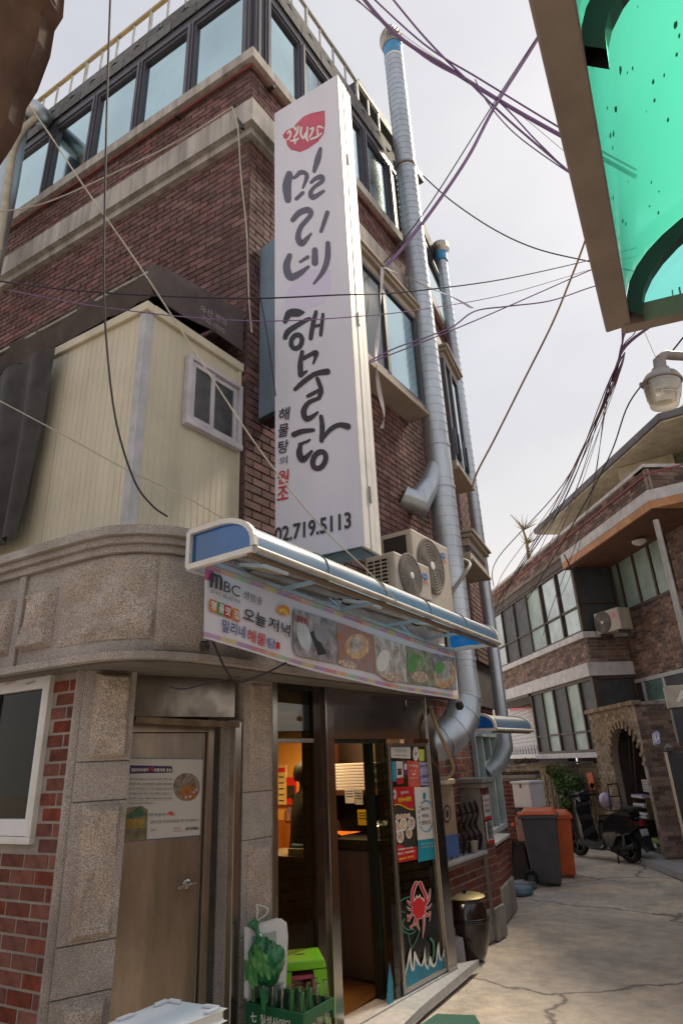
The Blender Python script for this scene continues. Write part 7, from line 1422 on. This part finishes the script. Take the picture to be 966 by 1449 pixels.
cable([(-10, 562, 3.3), (80, 610, 3.3), (180, 665, 3.35), (260, 702, 3.4), (330, 742, 3.5)], .0035, wireG, 'thin pale line falling from the left edge across the cream panel room')
cable([(345, 330, 5.0), (372, 440, 4.8), (390, 560, 4.8)], .004, wire, 'thin dark wire beside the old blue sign panel')
bk = FL.hit(331, 150, .02); bk2 = FL.hit(343, 182, .16); MB().bar(bk, bk2, .04, .02).build('wire_bracket', black, None, label='black steel bracket on the white stone band holding the pale line', cat='bracket')
# cable fan at the right
fan_top = (882, 505, 9)
tops = [(893, 448), (880, 452), (898, 470), (925, 455), (945, 440), (955, 436)]
for i, (x, y) in enumerate(tops): cable([(x + 6, y - 30, 8.4), (x, y, 8.6), (fan_top[0] + (i - 2.5) * 1.5, 490, 8.9), (870 - i, 540, 9.2)], .012 if i % 2 else .008, wireP, ('first', 'second', 'third', 'fourth', 'fifth', 'sixth')[i] + ' strand anticlockwise joining the tied bundle under the green canopy', group='cables joining the tied bundle')
ends = [(698, 830, 13), (700, 850, 13), (705, 865, 13), (712, 872, 13), (722, 880, 13), (735, 870, 13), (700, 890, 13), (745, 850, 13), (760, 830, 13), (690, 905, 13), (768, 900, 13), (790, 850, 13)]
for i, (x, y, d_) in enumerate(ends):
    mx_ = 882 + (x - 882) * .5; my_ = 505 + (y - 505) * .5
    cable([(884, 498, 8.9), (868 - (i % 4) * 3, 545 + (i % 3) * 4, 9.2), (mx_ + 6 - (i % 5) * 3, my_ + 18, 11), (x + (i % 3) * 6 + 6, y - 40, 12.4), (x, y, d_)], (.009, .006, .005)[i % 3], (wireP, wireO, wire, wireP)[i % 4], 'fan cable landing ' + ('leftmost', 'second', 'third', 'fourth', 'fifth', 'sixth', 'seventh', 'eighth', 'ninth', 'tenth', 'eleventh', 'rightmost')[sorted(range(12), key=lambda q: ends[q][0] + .01 * q).index(i)] + ' on the dark brick house', group='cables fanning down to the dark brick house')
cable([(972, 470, 7), (940, 510, 7.4), (890, 570, 8.4), (860, 650, 9.6), (800, 760, 11), (745, 850, 12.6)], .010, wire, 'dark cable passing left of the street lamp down to the dark brick house')
cable([(878, 500, 9), (883, 470, 9), (884, 462, 9)][::-1], .012, wireP, 'short loose cable end dangling under the green canopy')
cable([(905, 455, 9), (925, 500, 9.3), (934, 520, 9.5)], .004, wireG, 'thin pale line behind the street lamp')
cable([(798, 785, 12.6), (812, 815, 12.8), (820, 850, 12.9), (832, 890, 12.9), (842, 930, 12.9), (860, 965, 13), (868, 1010, 13)], .014, wire, 'dark cable dropping down the corner of the glazed bay')
cable([(300, 905, 3.3), (330, 962, 3.35), (370, 955, 3.4), (405, 938, 3.5)], .006, wire, 'black cable looping under the granite cornice left of the shop window')
cable([(240, 972, 3.1), (262, 975, 3.1), (300, 965, 3.2), (340, 958, 3.3)], .004, wire, 'thin black cable sagging below the soffit over the metal door')
# ribbons
def ribbon_(pts, w, label):
    P = [PD(x, y, d_) for x, y, d_ in pts]; P = [Vector(p) for p in resample([tuple(p) for p in P], 6)]; m = MB(); vs = []
    for i, p in enumerate(P): a = i * .25; s_ = CR * math.cos(a) * w + CF * math.sin(a) * w * .6; vs += [p - s_, p + s_]
    n = len(P); m.add(vs, [(2 * i, 2 * i + 1, 2 * i + 3, 2 * i + 2) for i in range(n - 1)]); o = m.build('plastic_ribbon', M_('white_film', '#cfcbd0', .6), None, label=label, cat='ribbon'); 
    sd2 = o.modifiers.new('thick', 'SOLIDIFY'); sd2.thickness = .002
ribbon_([(541, 378, 7.3), (538, 430, 7), (534, 480, 6.6), (532, 510, 6.3), (536, 550, 6.3), (543, 585, 6.3), (540, 606, 6.3)], .022, 'white plastic ribbon hanging from the thick cable beside the tall sign')
ribbon_([(543, 378, 7.3), (575, 392, 7.0), (610, 408, 6.9), (640, 420, 6.8), (668, 436, 6.6)], .022, 'white plastic ribbon stretched across the big duct to the kinked cable')
# bare tree over the far roof
tb = PD(750, 800, 21); TRB = thing('bare_tree', 'small bare yellowish tree beyond the dark brick house', 'tree', V(tb.x, tb.y, 0)); tm_ = M_('dry_branch', '#8a7040', .8)
def tp_(x, y): return PD(x, y, 21)
MB().tube([V(tb.x, tb.y, 0), tp_(752, 830), tp_(748, 790), tp_(745, 765), tp_(738, 745), tp_(722, 728)], [.14, .08, .06, .045, .028, .01], 7).build('trunk', tm_, TRB, smooth=True)
for i in range(46):
    x0, y0 = random.choice(((752, 815), (748, 790), (746, 770), (741, 750))); a = random.uniform(-1.1, 1.1); l = random.uniform(8, 24)
    MB().tube([tp_(x0, y0), tp_(x0 + math.sin(a) * l * .6, y0 - math.cos(a) * l * .5), tp_(x0 + math.sin(a) * l * 1.2, y0 - math.cos(a) * l)], [.018, .010, .003], 5).build('branch', tm_, TRB)

grit = MB()
for i in range(1500):
    x = random.uniform(-3.0, .4); y = random.uniform(3.2, 11.5)
    if x < -2.62 + .0 * y and y < 6.9: continue
    if random.random() < .35: x = -2.75 - .06 * max(0, y - 6) + random.uniform(0, .25)
    r_ = random.uniform(.001, .0045); z = ground_z(x, y) - .012; a = random.random() * 3
    p = [V(x + r_ * math.cos(a + k * 1.57) * random.uniform(.6, 1.2), y + r_ * math.sin(a + k * 1.57), z) for k in range(4)]; t_ = V(x, y, z + r_ * .8)
    grit.add(p + [t_], [(0, 1, 4), (1, 2, 4), (2, 3, 4), (3, 0, 4)])
grit.build('gravel', M_('grit_stone', '#8f867c', .9, isl=.5), None, kind='stuff', label='loose grit and dry litter scattered over the alley concrete', cat='gravel')

# ================================================================ neighbouring houses beside and behind the standpoint
def plain_house(name, label, x0, y0, x1, y1, h, mat, rz=0):
    t = thing(name, label, 'house', ((x0 + x1) / 2, (y0 + y1) / 2, 0)); MB().cb(((x0 + x1) / 2, (y0 + y1) / 2, 0), x1 - x0, y1 - y0, h).build('walls', mat, t); MB().cb(((x0 + x1) / 2, (y0 + y1) / 2, h), x1 - x0 + .4, y1 - y0 + .4, .25).build('roof', concG, t)
    return t
nw = M_('neighbour_brick', '#a8988c', .85, var=.15, scale=3)
n1 = plain_house('side_house', 'brick house right beside the alley under the green canopy', 1.3, -3, 5, 3.2, 3.3, nw)
for y in (-1.5, 1.5): MB().cb((1.29, y, 1.0), .06, 1.2, 1.2).build('window', gB, n1)
RW = Fr((.62, 3.3), 164); n4 = thing('tan_brick_house', 'tan brick side wall just outside the right edge of the lane', 'house', (.4, 6, 0)); MB().fb(RW, -5.2, 0, 0, 2.1, -1.5, -.06).build('wall_core', mortB, n4); bricks(RW, -5.2, 0, 0, 2.1, n4, M_('tan_lane_brick', '#c08a58', .8, isl=.25), mortD, L=.30, hh=.09, j=.02, proud=.01)
n2 = plain_house('opposite_house', 'brick house across the lane facing the restaurant corner', -10, -9, -1, -4.5, 3.6, nw)
for x in (-8, -5, -2.2): MB().cb((x, -4.48, 1.0), 1.5, .06, 1.3).build('window', gB, n2)

# ---------------------------------------------------------------- fit the lettering to its measured width, turn it into plain meshes
bpy.context.view_layer.update(); dg = bpy.context.evaluated_depsgraph_get()
DEL = []; NM = []
for ob, w, h in TXT:
    me = bpy.data.meshes.new_from_object(ob.evaluated_get(dg)); me.name = ob.name
    if not me.vertices: continue
    xs_ = [v.co.x for v in me.vertices]; ys_ = [v.co.y for v in me.vertices]; x0, dx = min(xs_), max(xs_) - min(xs_); y0, dy = min(ys_), max(ys_) - min(ys_)
    cs = (w / max(dx, 1e-4), (h / max(dy, 1e-4)) if h else w / max(dx, 1e-4))
    for v in me.vertices: v.co.x = (v.co.x - x0) * cs[0]; v.co.y = (v.co.y - (y0 if h else 0)) * cs[1]
    if not me.materials: me.materials.append(ob.data.materials[0])
    nm = ob.name; o = bpy.data.objects.new(nm, me); COL.objects.link(o); o.parent = ob.parent; o.matrix_parent_inverse = ob.matrix_parent_inverse.copy(); o.matrix_basis = ob.matrix_basis.copy()
    DEL.append(ob); NM.append((o, nm))

bpy.data.batch_remove(DEL)
for o, nm in NM: o.name = nm
